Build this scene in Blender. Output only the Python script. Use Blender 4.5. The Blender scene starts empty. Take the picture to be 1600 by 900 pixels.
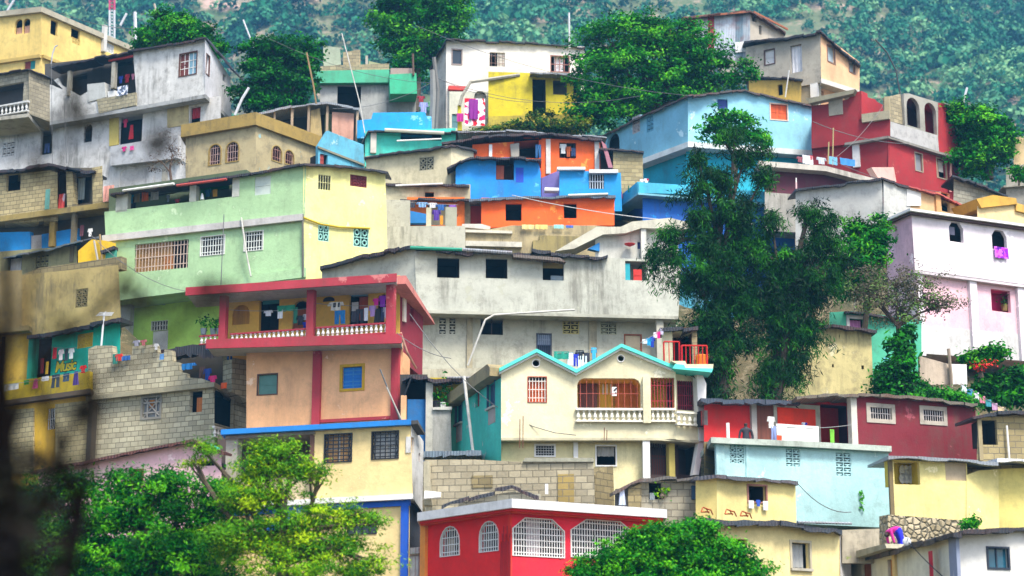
import bpy, math, random
import numpy as np
from mathutils import Vector
from mathutils.geometry import delaunay_2d_cdt
RND = random.Random(7); NR = np.random.default_rng(11)
SC = bpy.context.scene; COL = SC.collection
rad = math.radians
FP, PIT = 2986.0, rad(13.0)
CP, SP = math.cos(PIT), math.sin(PIT)

# ------------------------------------------------------------------ camera, sky, sun, exposure
cd = bpy.data.cameras.new('camera'); CAM = bpy.data.objects.new('camera', cd); COL.objects.link(CAM)
cd.sensor_width = 36; cd.lens = 18 * FP / 800; cd.clip_start = 0.2; cd.clip_end = 3000
CAM.location = (0, 0, 0); CAM.rotation_euler = (rad(90) + PIT, 0, 0)
cd.dof.use_dof = True; cd.dof.focus_distance = 88; cd.dof.aperture_fstop = 0.8
SC.camera = CAM
SUN_EL, SUN_AZ = 56, 152           # azimuth clockwise from +Y (view direction): behind the camera, to its right
w = bpy.data.worlds.new('World'); SC.world = w; w.use_nodes = True
nt = w.node_tree; bg = nt.nodes['Background']; sky = nt.nodes.new('ShaderNodeTexSky'); sky.sky_type = 'NISHITA'
sky.sun_disc = False; sky.sun_elevation = rad(SUN_EL); sky.sun_rotation = rad(SUN_AZ); sky.dust_density = 3.0; sky.air_density = 1.0
nt.links.new(sky.outputs[0], bg.inputs[0]); bg.inputs[1].default_value = 0.09
ld = bpy.data.lights.new('sun', 'SUN'); ld.energy = 1.5; ld.angle = rad(16); ld.color = (1, .95, .86)
sun = bpy.data.objects.new('sun', ld); COL.objects.link(sun)
sun.rotation_euler = (rad(90 - SUN_EL), 0, rad(180 - SUN_AZ))
sun.location = (60, -60, 200)
SC.view_settings.view_transform = 'Standard'; SC.view_settings.look = 'None'
SC.view_settings.exposure = 2.05; SC.view_settings.gamma = 1; SC.view_settings.use_curve_mapping = False
SC.cycles.max_bounces = 6; SC.cycles.diffuse_bounces = 3; SC.cycles.volume_bounces = 0

# ------------------------------------------------------------------ pixels of the 1600x900 photograph -> points at a chosen distance
def ray(x, y):
    u = (x - 800) / FP; v = (450 - y) / FP
    return (u, CP - v * SP, SP + v * CP)
def U(x, y, Y):
    r = ray(x, y); t = Y / r[1]
    return Vector((r[0] * t, Y, r[2] * t))
_DY = [-200, 0, 100, 250, 400, 550, 700, 900, 1000]; _DD = [152, 136, 128, 112, 100, 88, 78, 64, 56]
def D(y): return float(np.interp(y, _DY, _DD))
def px(Y): return Y / FP                     # metres per pixel

class Face:                                  # a vertical plane; s runs along it, z is height, o points towards the viewer
    def __init__(s, P0, P1):
        d = Vector((P1[0] - P0[0], P1[1] - P0[1])); d.normalize()
        s.o = Vector((P0[0], P0[1])); s.u = d; s.n = Vector((d.y, -d.x))
    def shift(s, k):
        f = Face.__new__(Face); f.o = s.o + s.n * k; f.u = s.u; f.n = s.n; return f
    def pt(s, x, y):
        r = ray(x, y); q = r[0] * s.n.x + r[1] * s.n.y; t = s.o.dot(s.n) / q
        p = Vector((r[0] * t, r[1] * t)); return ((p - s.o).dot(s.u), r[2] * t)
    def P(s, a, z, o=0.0):
        return Vector((s.o.x + s.u.x * a + s.n.x * o, s.o.y + s.u.y * a + s.n.y * o, z))
    def Q(s, x, y, o=0.0):
        f = s.shift(o); a, z = f.pt(x, y); return f.P(a, z)
    def Y(s, x, y): return s.Q(x, y).y
    def angle(s): return math.atan2(s.u.y, s.u.x)
def FL(A, B, YA=None, YB=None):              # face through a level edge A-B
    ra, rb = ray(*A), ray(*B)
    if YA is not None:
        pa = U(A[0], A[1], YA); t = pa.z / rb[2]; pb = Vector((rb[0] * t, rb[1] * t, pa.z))
    else:
        pb = U(B[0], B[1], YB); t = pb.z / ra[2]; pa = Vector((ra[0] * t, ra[1] * t, pb.z))
    return Face(pa, pb)
def FY(A, yaw, Y):                           # face through pixel A at distance Y with a yaw (positive: recedes towards larger x)
    p = U(A[0], A[1], Y); return Face(p, p + Vector((math.cos(rad(yaw)), math.sin(rad(yaw)), 0)))

# ------------------------------------------------------------------ materials
SAT = .30
def lin(h, k=1.0):
    h = h.lstrip('#'); o = []
    for i in (0, 2, 4):
        c = int(h[i:i + 2], 16) / 255; c = c / 12.92 if c <= .04045 else ((c + .055) / 1.055) ** 2.4
        o.append(c * k)
    g = .3 * o[0] + .55 * o[1] + .15 * o[2]
    q = 1 + SAT * (max(o) - min(o)) / max(max(o), .01) ** .5      # strong paints a little stronger
    return (*[max(.002, min(.9, g + (c - g) * q)) for c in o], 1.0)
MATS = {}
def _new(key):
    m = bpy.data.materials.new(key); m.use_nodes = True
    return m, m.node_tree, m.node_tree.nodes['Principled BSDF']
def _n(nt, t, **k):
    n = nt.nodes.new(t)
    for a, b in k.items(): setattr(n, a, b)
    return n
def _mix(nt, fac, a, b, mode='MIX'):
    n = _n(nt, 'ShaderNodeMix', data_type='RGBA', blend_type=mode)
    for i, v in ((0, fac), (6, a), (7, b)):
        if hasattr(v, 'links') or hasattr(v, 'is_linked'): nt.links.new(v, n.inputs[i])
        else: n.inputs[i].default_value = v
    return n.outputs[2]
def _noise(nt, vec, scale, detail=5, rough=.6):
    n = _n(nt, 'ShaderNodeTexNoise'); n.inputs['Scale'].default_value = scale; n.inputs['Detail'].default_value = detail
    n.inputs['Roughness'].default_value = rough
    if vec is not None: nt.links.new(vec, n.inputs['Vector'])
    return n.outputs['Fac']
def _ramp(nt, f, a, b, lo=0., hi=1.):
    n = _n(nt, 'ShaderNodeMapRange'); n.inputs[1].default_value = a; n.inputs[2].default_value = b
    n.inputs[3].default_value = lo; n.inputs[4].default_value = hi; nt.links.new(f, n.inputs[0]); return n.outputs[0]
def _map(nt, vec, scale, loc=(0, 0, 0)):
    n = _n(nt, 'ShaderNodeMapping'); n.inputs['Scale'].default_value = scale; n.inputs['Location'].default_value = loc
    nt.links.new(vec, n.inputs[0]); return n.outputs[0]
def _bump(nt, b, h, dist, st=.5):
    n = _n(nt, 'ShaderNodeBump'); n.inputs['Distance'].default_value = dist; n.inputs['Strength'].default_value = st
    nt.links.new(h, n.inputs['Height']); nt.links.new(n.outputs[0], b.inputs['Normal'])

def plaster(col, dirt=.45, k=.82, patch=None, rough=.85):
    """painted render: uneven colour, run-down streaks, peeled patches"""
    key = f'plaster {col} {dirt} {patch}'
    if key in MATS: return MATS[key]
    m, nt, b = _new(key); MATS[key] = m
    v = _n(nt, 'ShaderNodeTexCoord').outputs['Object']; sd = (RND.uniform(0, 90), RND.uniform(0, 90), RND.uniform(0, 90))
    v = _map(nt, v, (1, 1, 1), sd)
    base = lin(col, k)
    big = _noise(nt, v, .45, 4); fine = _noise(nt, v, 6, 6, .7)
    c1 = tuple(x * .80 for x in base[:3]) + (1,)
    c2 = tuple(min(.92, x * 1.1 + .012) for x in base[:3]) + (1,)
    c = _mix(nt, _ramp(nt, big, .32, .68), c1, c2)
    c = _mix(nt, _ramp(nt, fine, .3, .75, 0, .34), c, tuple(x * .62 for x in base[:3]) + (1,))
    st = _noise(nt, _map(nt, v, (1.7, 1.7, .2)), 1.0, 8, .75)
    blot = _noise(nt, v, .42, 7, .6)
    g = (base[0] * .25 + base[1] * .5 + base[2] * .25)
    dc = (.35 * base[0] + .04, .35 * base[1] + .035, .35 * base[2] + .025, 1)
    n = _n(nt, 'ShaderNodeMath', operation='MULTIPLY'); nt.links.new(_ramp(nt, st, .46, .74), n.inputs[0]); nt.links.new(_ramp(nt, blot, .46, .62), n.inputs[1])
    n2 = _n(nt, 'ShaderNodeMath', operation='MULTIPLY'); nt.links.new(n.outputs[0], n2.inputs[0]); n2.inputs[1].default_value = 1.7 * dirt + 1.3 * max(0, dirt - .5); n2.use_clamp = True
    c = _mix(nt, n2.outputs[0], c, dc)
    c = _mix(nt, _ramp(nt, _noise(nt, v, 1.6, 9, .78), .5, .66, 0, .85 * dirt), c, dc)
    pt = _noise(nt, v, .8, 8, .72)
    pc = lin(patch) if patch else tuple(.5 * x + .5 * g * .8 for x in base[:3]) + (1,)
    c = _mix(nt, _ramp(nt, pt, .61 if patch else .66, .64 if patch else .7, 0, .85 if patch else .3 + .5 * dirt), c, pc)
    nt.links.new(c, b.inputs['Base Color']); b.inputs['Roughness'].default_value = rough
    _bump(nt, b, _noise(nt, v, 9, 8, .7), .02, .6)
    return m
def blocks(col, mort='#8d8676', k=.8):
    key = f'blocks {col} {mort}'
    if key in MATS: return MATS[key]
    m, nt, b = _new(key); MATS[key] = m
    tc = _n(nt, 'ShaderNodeTexCoord'); uv = tc.outputs['UV']; ob = tc.outputs['Object']
    br = _n(nt, 'ShaderNodeTexBrick'); nt.links.new(uv, br.inputs['Vector'])
    base = lin(col, k)
    br.inputs['Color1'].default_value = tuple(min(.9, x * 1.14) for x in base[:3]) + (1,)
    br.inputs['Color2'].default_value = tuple(x * .70 for x in base[:3]) + (1,)
    br.inputs['Mortar'].default_value = lin(mort, .62)
    for q, val in (('Scale', 1), ('Mortar Size', .016), ('Brick Width', .44), ('Row Height', .24), ('Mortar Smooth', .3), ('Bias', 0)): br.inputs[q].default_value = val
    big = _noise(nt, ob, .5, 5); c = _mix(nt, _ramp(nt, big, .35, .75, 0, .5), br.outputs['Color'], tuple(x * .5 for x in (base[0], base[1] * .93, base[2] * .7)) + (1,))
    c = _mix(nt, _ramp(nt, _noise(nt, ob, 7, 6, .7), .3, .8, 0, .3), c, (.1, .09, .07, 1))
    nt.links.new(c, b.inputs['Base Color']); b.inputs['Roughness'].default_value = .95
    h = _n(nt, 'ShaderNodeMath', operation='MULTIPLY_ADD'); nt.links.new(br.outputs['Fac'], h.inputs[0]); h.inputs[1].default_value = -1
    nt.links.new(_noise(nt, ob, 12, 6), h.inputs[2]); _bump(nt, b, h.outputs[0], .025, .8)
    return m
def tin(col='#3a3d42', rust=.5, rustcol='#5a3020'):
    key = f'tin {col} {rust}'
    if key in MATS: return MATS[key]
    m, nt, b = _new(key); MATS[key] = m
    ob = _n(nt, 'ShaderNodeTexCoord').outputs['Object']; base = lin(col)
    c = _mix(nt, _ramp(nt, _noise(nt, ob, .7, 6, .7), .45, .62, 0, rust), base, lin(rustcol))
    c = _mix(nt, _ramp(nt, _noise(nt, ob, 4, 6, .7), .3, .8, 0, .4), c, tuple(x * .4 for x in base[:3]) + (1,))
    nt.links.new(c, b.inputs['Base Color']); b.inputs['Roughness'].default_value = .6; b.inputs['Metallic'].default_value = .15
    wv = _n(nt, 'ShaderNodeTexWave'); wv.inputs['Scale'].default_value = 2.6; nt.links.new(ob, wv.inputs['Vector']); _bump(nt, b, wv.outputs['Fac'], .03, .7)
    return m
def plain(col, rough=.7, var=.25, scale=3, k=.85, metal=0):
    key = f'plain {col} {rough} {var} {scale} {metal}'
    if key in MATS: return MATS[key]
    m, nt, b = _new(key); MATS[key] = m
    ob = _n(nt, 'ShaderNodeTexCoord').outputs['Object']; base = lin(col, k)
    c = _mix(nt, _ramp(nt, _noise(nt, ob, scale, 5), .3, .75, 0, 1), base, tuple(x * (1 - var) for x in base[:3]) + (1,))
    nt.links.new(c, b.inputs['Base Color']); b.inputs['Roughness'].default_value = rough; b.inputs['Metallic'].default_value = metal
    return m
def wood(col):
    key = f'wood {col}'
    if key in MATS: return MATS[key]
    m, nt, b = _new(key); MATS[key] = m
    ob = _n(nt, 'ShaderNodeTexCoord').outputs['Object']; base = lin(col, .85)
    c = _mix(nt, _ramp(nt, _noise(nt, _map(nt, ob, (9, 9, .6)), 1, 5), .3, .75), base, tuple(x * .5 for x in base[:3]) + (1,))
    nt.links.new(c, b.inputs['Base Color']); b.inputs['Roughness'].default_value = .7
    return m
def pattern(cols, scale=9):
    """printed fabric: voronoi patches of a few colours"""
    key = f'print {cols} {scale}'
    if key in MATS: return MATS[key]
    m, nt, b = _new(key); MATS[key] = m
    ob = _n(nt, 'ShaderNodeTexCoord').outputs['Object']
    v = _n(nt, 'ShaderNodeTexVoronoi'); v.inputs['Scale'].default_value = scale; nt.links.new(ob, v.inputs['Vector'])
    sp = _n(nt, 'ShaderNodeSeparateColor'); nt.links.new(v.outputs['Color'], sp.inputs[0])
    r = _n(nt, 'ShaderNodeValToRGB'); r.color_ramp.interpolation = 'CONSTANT'; nt.links.new(sp.outputs[0], r.inputs[0])
    while len(r.color_ramp.elements) < len(cols): r.color_ramp.elements.new(.5)
    for i, c in enumerate(cols):
        r.color_ramp.elements[i].position = i / len(cols); r.color_ramp.elements[i].color = lin(c, .9)
    nt.links.new(r.outputs[0], b.inputs['Base Color']); b.inputs['Roughness'].default_value = .9
    return m
def glassy(col):
    key = f'glassy {col}'
    if key in MATS: return MATS[key]
    m, nt, b = _new(key); MATS[key] = m
    b.inputs['Base Color'].default_value = lin(col, .8); b.inputs['Roughness'].default_value = .12
    return m
def leafmat(dark, mid, light, trans=.25):
    key = f'leaf {dark} {mid} {light}'
    if key in MATS: return MATS[key]
    m, nt, b = _new(key); MATS[key] = m
    a = _n(nt, 'ShaderNodeAttribute', attribute_name='tone')
    r = _n(nt, 'ShaderNodeValToRGB'); nt.links.new(a.outputs['Fac'], r.inputs[0])
    e = r.color_ramp.elements; e[0].color = lin(dark, .8); e[1].color = lin(light, .8); q = e.new(.5); q.color = lin(mid, .8)
    nt.links.new(r.outputs[0], b.inputs['Base Color']); b.inputs['Roughness'].default_value = .55
    b.inputs['Specular IOR Level'].default_value = .12
    tr = _n(nt, 'ShaderNodeBsdfTranslucent'); nt.links.new(r.outputs[0], tr.inputs[0])
    mx = _n(nt, 'ShaderNodeMixShader'); mx.inputs[0].default_value = trans
    out = nt.nodes['Material Output']; nt.links.new(b.outputs[0], mx.inputs[1]); nt.links.new(tr.outputs[0], mx.inputs[2]); nt.links.new(mx.outputs[0], out.inputs[0])
    return m
ROOM_SHADE = plain('#221e20', .95, .5, 2)  # recess lining painted near-black: the shade inside the rooms is in its colour
BLACKTIN = tin('#2e3036', .45); GREYTIN = tin('#8a9096', .4); IRON = plain('#1d1d20', .5)
PIPE = plain('#cfcdc4', .6, .4, 2); WHITE = plain('#ecebe6', .6, .2, 2); CONC = plaster('#b9b4a4', .8); CONCD = plaster('#8f8a74', .8)

# ------------------------------------------------------------------ meshes
def tag(o, label=None, cat=None, group=None, kind=None):
    for k, v in (('label', label), ('category', cat), ('group', group), ('kind', kind)):
        if v: o[k] = v
    return o
def origin(o):
    p = Vector((0, 0, 0))
    while o is not None: p += o.location; o = o.parent
    return p
def inside(p, poly):
    c = False; n = len(poly)
    for i in range(n):
        a, b = poly[i], poly[(i + 1) % n]
        if (a[1] > p[1]) != (b[1] > p[1]) and p[0] < (b[0] - a[0]) * (p[1] - a[1]) / (b[1] - a[1]) + a[0]: c = not c
    return c
def convex(q):
    s = [(q[(i + 1) % len(q)][0] - q[i][0]) * (q[(i + 2) % len(q)][1] - q[(i + 1) % len(q)][1]) - (q[(i + 1) % len(q)][1] - q[i][1]) * (q[(i + 2) % len(q)][0] - q[(i + 1) % len(q)][0]) for i in range(len(q))]
    return all(x > 0 for x in s) or all(x < 0 for x in s)
class MB:
    def __init__(s): s.v, s.f, s.uv = [], [], []
    def poly(s, pts, uv=None):
        i = len(s.v); s.v += [tuple(p) for p in pts]; s.f.append(list(range(i, i + len(pts))))
        if uv is None:
            a = Vector(pts[1]) - Vector(pts[0]); L = a.length or 1; a = a / L
            n = a.cross(Vector(pts[2]) - Vector(pts[0])); n = n.normalized() if n.length > 1e-9 else Vector((0, 0, 1)); bb = n.cross(a)
            uv = [((Vector(p) - Vector(pts[0])).dot(a), (Vector(p) - Vector(pts[0])).dot(bb)) for p in pts]
        s.uv += uv
    def quadstrip(s, A, B):
        for i in range(len(A) - 1): s.poly([A[i], A[i + 1], B[i + 1], B[i]])
    def prism(s, f, sz, o0, o1, holes=(), back=True, reveal=None, inset=0.0, ds=0.0):
        """polygon sz [(s,z)] on face f, from offset o0 (behind) to o1 (front); holes are cut in the front only when reveal is set"""
        area = sum(sz[i][0] * sz[(i + 1) % len(sz)][1] - sz[(i + 1) % len(sz)][0] * sz[i][1] for i in range(len(sz)))
        if area < 0: sz = sz[::-1]
        def face(loops, o, flip, k=0.0):
            flat = [p for l in loops for p in l]
            cx = sum(p[0] for p in sz) / len(sz)
            if len(flat) <= 4 and len(loops) == 1 and convex(loops[0]): tris = [flat]
            else:
                ed, k0 = [], 0
                for l in loops: ed += [(k0 + i, k0 + (i + 1) % len(l)) for i in range(len(l))]; k0 += len(l)
                vs, _, fs, _, _, _ = delaunay_2d_cdt([Vector(p) for p in flat], ed, [], 0, 1e-5)
                tris = []
                for t in fs:
                    q = [tuple(vs[i]) for i in t]; c = (sum(p[0] for p in q) / len(q), sum(p[1] for p in q) / len(q))
                    if inside(c, loops[0]) and not any(inside(c, l) for l in loops[1:]): tris.append(q)
            for a in tris:
                ar = (a[1][0] - a[0][0]) * (a[2][1] - a[0][1]) - (a[2][0] - a[0][0]) * (a[1][1] - a[0][1])
                if abs(ar) < 1e-9: continue
                if (ar < 0) != flip: a = a[::-1]
                s.poly([f.P(p[0] + (cx - p[0]) * k, p[1], o) for p in a], [tuple(p) for p in a])
        face([sz] + [list(h) for h in holes], o1, False)
        cx = sum(p[0] for p in sz) / len(sz)
        bk = [(p[0] + (cx - p[0]) * inset + ds, p[1]) for p in sz]
        n = len(sz)
        for i in range(n):
            j = (i + 1) % n; a, c, d, e = sz[i], sz[j], bk[j], bk[i]
            s.poly([f.P(*a, o1), f.P(*e, o0), f.P(*d, o0), f.P(*c, o1)], [(o1 + a[0], a[1]), (o0 + a[0], a[1]), (o0 + c[0], c[1]), (o1 + c[0], c[1])])
        if back: face([bk] + ([list(h) for h in holes] if reveal is not None and abs(o0 - o1) <= reveal + .25 else []), o0, True)
        for h in holes:
            ah = sum(h[i][0] * h[(i + 1) % len(h)][1] - h[(i + 1) % len(h)][0] * h[i][1] for i in range(len(h)))
            h = list(h) if ah > 0 else list(h)[::-1]; r = min(reveal, o1 - o0) if reveal is not None else o1 - o0
            for i in range(len(h)):
                j = (i + 1) % len(h)
                s.poly([f.P(*h[i], o1), f.P(*h[j], o1), f.P(*h[j], o1 - r), f.P(*h[i], o1 - r)])
    def box(s, f, s0, s1, z0, z1, o0, o1): s.prism(f, [(s0, z0), (s1, z0), (s1, z1), (s0, z1)], o0, o1)
    def bar(s, p, q, r, n=5, r2=None):
        p, q = Vector(p), Vector(q); d = (q - p)
        if d.length < 1e-6: return
        d.normalize(); a = d.cross(Vector((0, 0, 1)) if abs(d.z) < .9 else Vector((1, 0, 0))).normalized(); b = d.cross(a)
        r2 = r if r2 is None else r2
        A = [p + (a * math.cos(t) + b * math.sin(t)) * r for t in [2 * math.pi * i / n for i in range(n)]]
        B = [q + (a * math.cos(t) + b * math.sin(t)) * r2 for t in [2 * math.pi * i / n for i in range(n)]]
        for i in range(n): j = (i + 1) % n; s.poly([A[i], A[j], B[j], B[i]])
        s.poly(A[::-1]); s.poly(B)
    def path(s, pts, r, n=5, taper=1.0):
        for i in range(len(pts) - 1):
            k = lambda q: r * (1 - (1 - taper) * q / max(1, len(pts) - 1))
            s.bar(pts[i], pts[i + 1], k(i), n, k(i + 1))
    def ball(s, c, r, sx=1, sy=1, sz=1, n=8, m=6):
        c = Vector(c); rows = []
        for i in range(m + 1):
            t = math.pi * i / m
            rows.append([c + Vector((math.sin(t) * math.cos(2 * math.pi * j / n) * r * sx, math.sin(t) * math.sin(2 * math.pi * j / n) * r * sy, math.cos(t) * r * sz)) for j in range(n)])
        for i in range(m):
            for j in range(n):
                k = (j + 1) % n; s.poly([rows[i][j], rows[i + 1][j], rows[i + 1][k], rows[i][k]], [(0, 0)] * 4)
    def lathe(s, c, prof, n=8):
        c = Vector(c); rows = [[c + Vector((math.cos(2 * math.pi * j / n) * r, math.sin(2 * math.pi * j / n) * r, z)) for j in range(n)] for r, z in prof]
        for i in range(len(rows) - 1):
            for j in range(n): k = (j + 1) % n; s.poly([rows[i][j], rows[i][k], rows[i + 1][k], rows[i + 1][j]], [(0, 0)] * 4)
        s.poly(rows[-1]); s.poly(rows[0][::-1])
    def build(s, name, mat, parent=None, smooth=False, loc=None):
        me = bpy.data.meshes.new(name); o = bpy.data.objects.new(name, me); COL.objects.link(o)
        off = origin(parent) if parent is not None else Vector((0, 0, 0))
        if loc is not None: o.location = Vector(loc) - off; off = Vector(loc)
        v = np.array(s.v, dtype=float).reshape(-1, 3) - np.array(off)
        me.from_pydata(v.tolist(), [], s.f)
        ul = me.uv_layers.new(name='UVMap'); ul.data.foreach_set('uv', np.array(s.uv, dtype=np.float32).ravel())
        me.materials.append(mat)
        if smooth: me.polygons.foreach_set('use_smooth', [True] * len(me.polygons))
        if parent is not None: o.parent = parent
        me.update(); return o

def shape_of(f, r, shape):
    """a true rectangle / arch / clipped arch on face f from a pixel box"""
    x0, y0, x1, y1 = r; xm, ym = (x0 + x1) / 2, (y0 + y1) / 2
    s0, s1 = f.pt(x0, ym)[0], f.pt(x1, ym)[0]; z1, z0 = f.pt(xm, y0)[1], f.pt(xm, y1)[1]
    W, Hh = s1 - s0, z1 - z0
    if shape == 'rect': return [(s0, z0), (s1, z0), (s1, z1), (s0, z1)]
    if shape == 'arch':
        h = min(W / 2, Hh * .7); n = 8
        return [(s0, z0), (s1, z0)] + [((s0 + s1) / 2 + W / 2 * math.cos(t), z1 - h + h * math.sin(t)) for t in [math.pi * i / n for i in range(n + 1)]]
    if shape == 'round':
        return [((s0 + s1) / 2 + W / 2 * math.cos(t), (z0 + z1) / 2 + Hh / 2 * math.sin(t)) for t in [2 * math.pi * i / 14 for i in range(14)]]
    if shape == 'oct':
        a, b = W * .24, Hh * .3
        return [(s0, z0), (s1, z0), (s1, z1 - b), (s1 - a, z1), (s0 + a, z1), (s0, z1 - b)]
    if shape == 'flat':
        a = min(W * .12, Hh * .2)
        return [(s0, z0), (s1, z0), (s1, z1 - a), (s1 - a * .35, z1 - a * .35), (s1 - a, z1), (s0 + a, z1), (s0 + a * .35, z1 - a * .35), (s0, z1 - a)]
ALLW = []
class Wall:
    def __init__(s, h, f, outline, mat, d, name, t, label):
        s.h, s.f, s.mat, s.d, s.name, s.t, s.label = h, f, mat, d, name, t, label
        s.sz = [f.pt(*p) for p in outline]; s.wins = []; ALLW.append(s)
    def win(s, r, name='window', shape='rect', **k):
        s.wins.append((shape_of(s.f, r, shape), name, k)); return s
    def build(s):
        m = MB(); o0, ds = -s.d, 0.0
        if s.d > .9:                       # the body of the house runs straight back into the slope
            c = s.f.P(sum(p[0] for p in s.sz) / len(s.sz), 0); r = Vector((c.x, c.y)).normalized(); o0 = min(-.3, s.d * r.dot(s.f.n)); ds = s.d * r.dot(s.f.u)
        m.prism(s.f, s.sz, o0, 0, [w[0] for w in s.wins], reveal=s.t, inset=.015, ds=ds)
        o = m.build(s.name, s.mat, s.h.root)
        if s.label: o['label'] = s.label
        for poly, name, k in s.wins: opening(s.h.root, s.f, poly, name, **{'t': s.t, **k})
def fit_bar(m, f, poly, a, vertical, th, o0, o1):
    """a bar across the opening at fraction a, clipped to its outline"""
    S = [p[0] for p in poly]; Z = [p[1] for p in poly]
    if vertical:
        c = min(S) + (max(S) - min(S)) * a; hits = []
        for i in range(len(poly)):
            p, q = poly[i], poly[(i + 1) % len(poly)]
            if (p[0] - c) * (q[0] - c) <= 0 and abs(p[0] - q[0]) > 1e-9: hits.append(p[1] + (q[1] - p[1]) * (c - p[0]) / (q[0] - p[0]))
        if len(hits) > 1: m.box(f, c - th / 2, c + th / 2, min(hits), max(hits), o0, o1)
    else:
        c = min(Z) + (max(Z) - min(Z)) * (1 - a); hits = []
        for i in range(len(poly)):
            p, q = poly[i], poly[(i + 1) % len(poly)]
            if (p[1] - c) * (q[1] - c) <= 0 and abs(p[1] - q[1]) > 1e-9: hits.append(p[0] + (q[0] - p[0]) * (c - p[1]) / (q[1] - p[1]))
        if len(hits) > 1: m.box(f, min(hits), max(hits), c - th / 2, c + th / 2, o0 + .004, o1 + .004)
def grow(poly, k):
    cx = (min(p[0] for p in poly) + max(p[0] for p in poly)) / 2; cz = (min(p[1] for p in poly) + max(p[1] for p in poly)) / 2
    W = max(p[0] for p in poly) - min(p[0] for p in poly); Hh = max(p[1] for p in poly) - min(p[1] for p in poly)
    return [(cx + (p[0] - cx) * (W + 2 * k) / W, cz + (p[1] - cz) * (Hh + 2 * k) / Hh) for p in poly]
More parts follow.
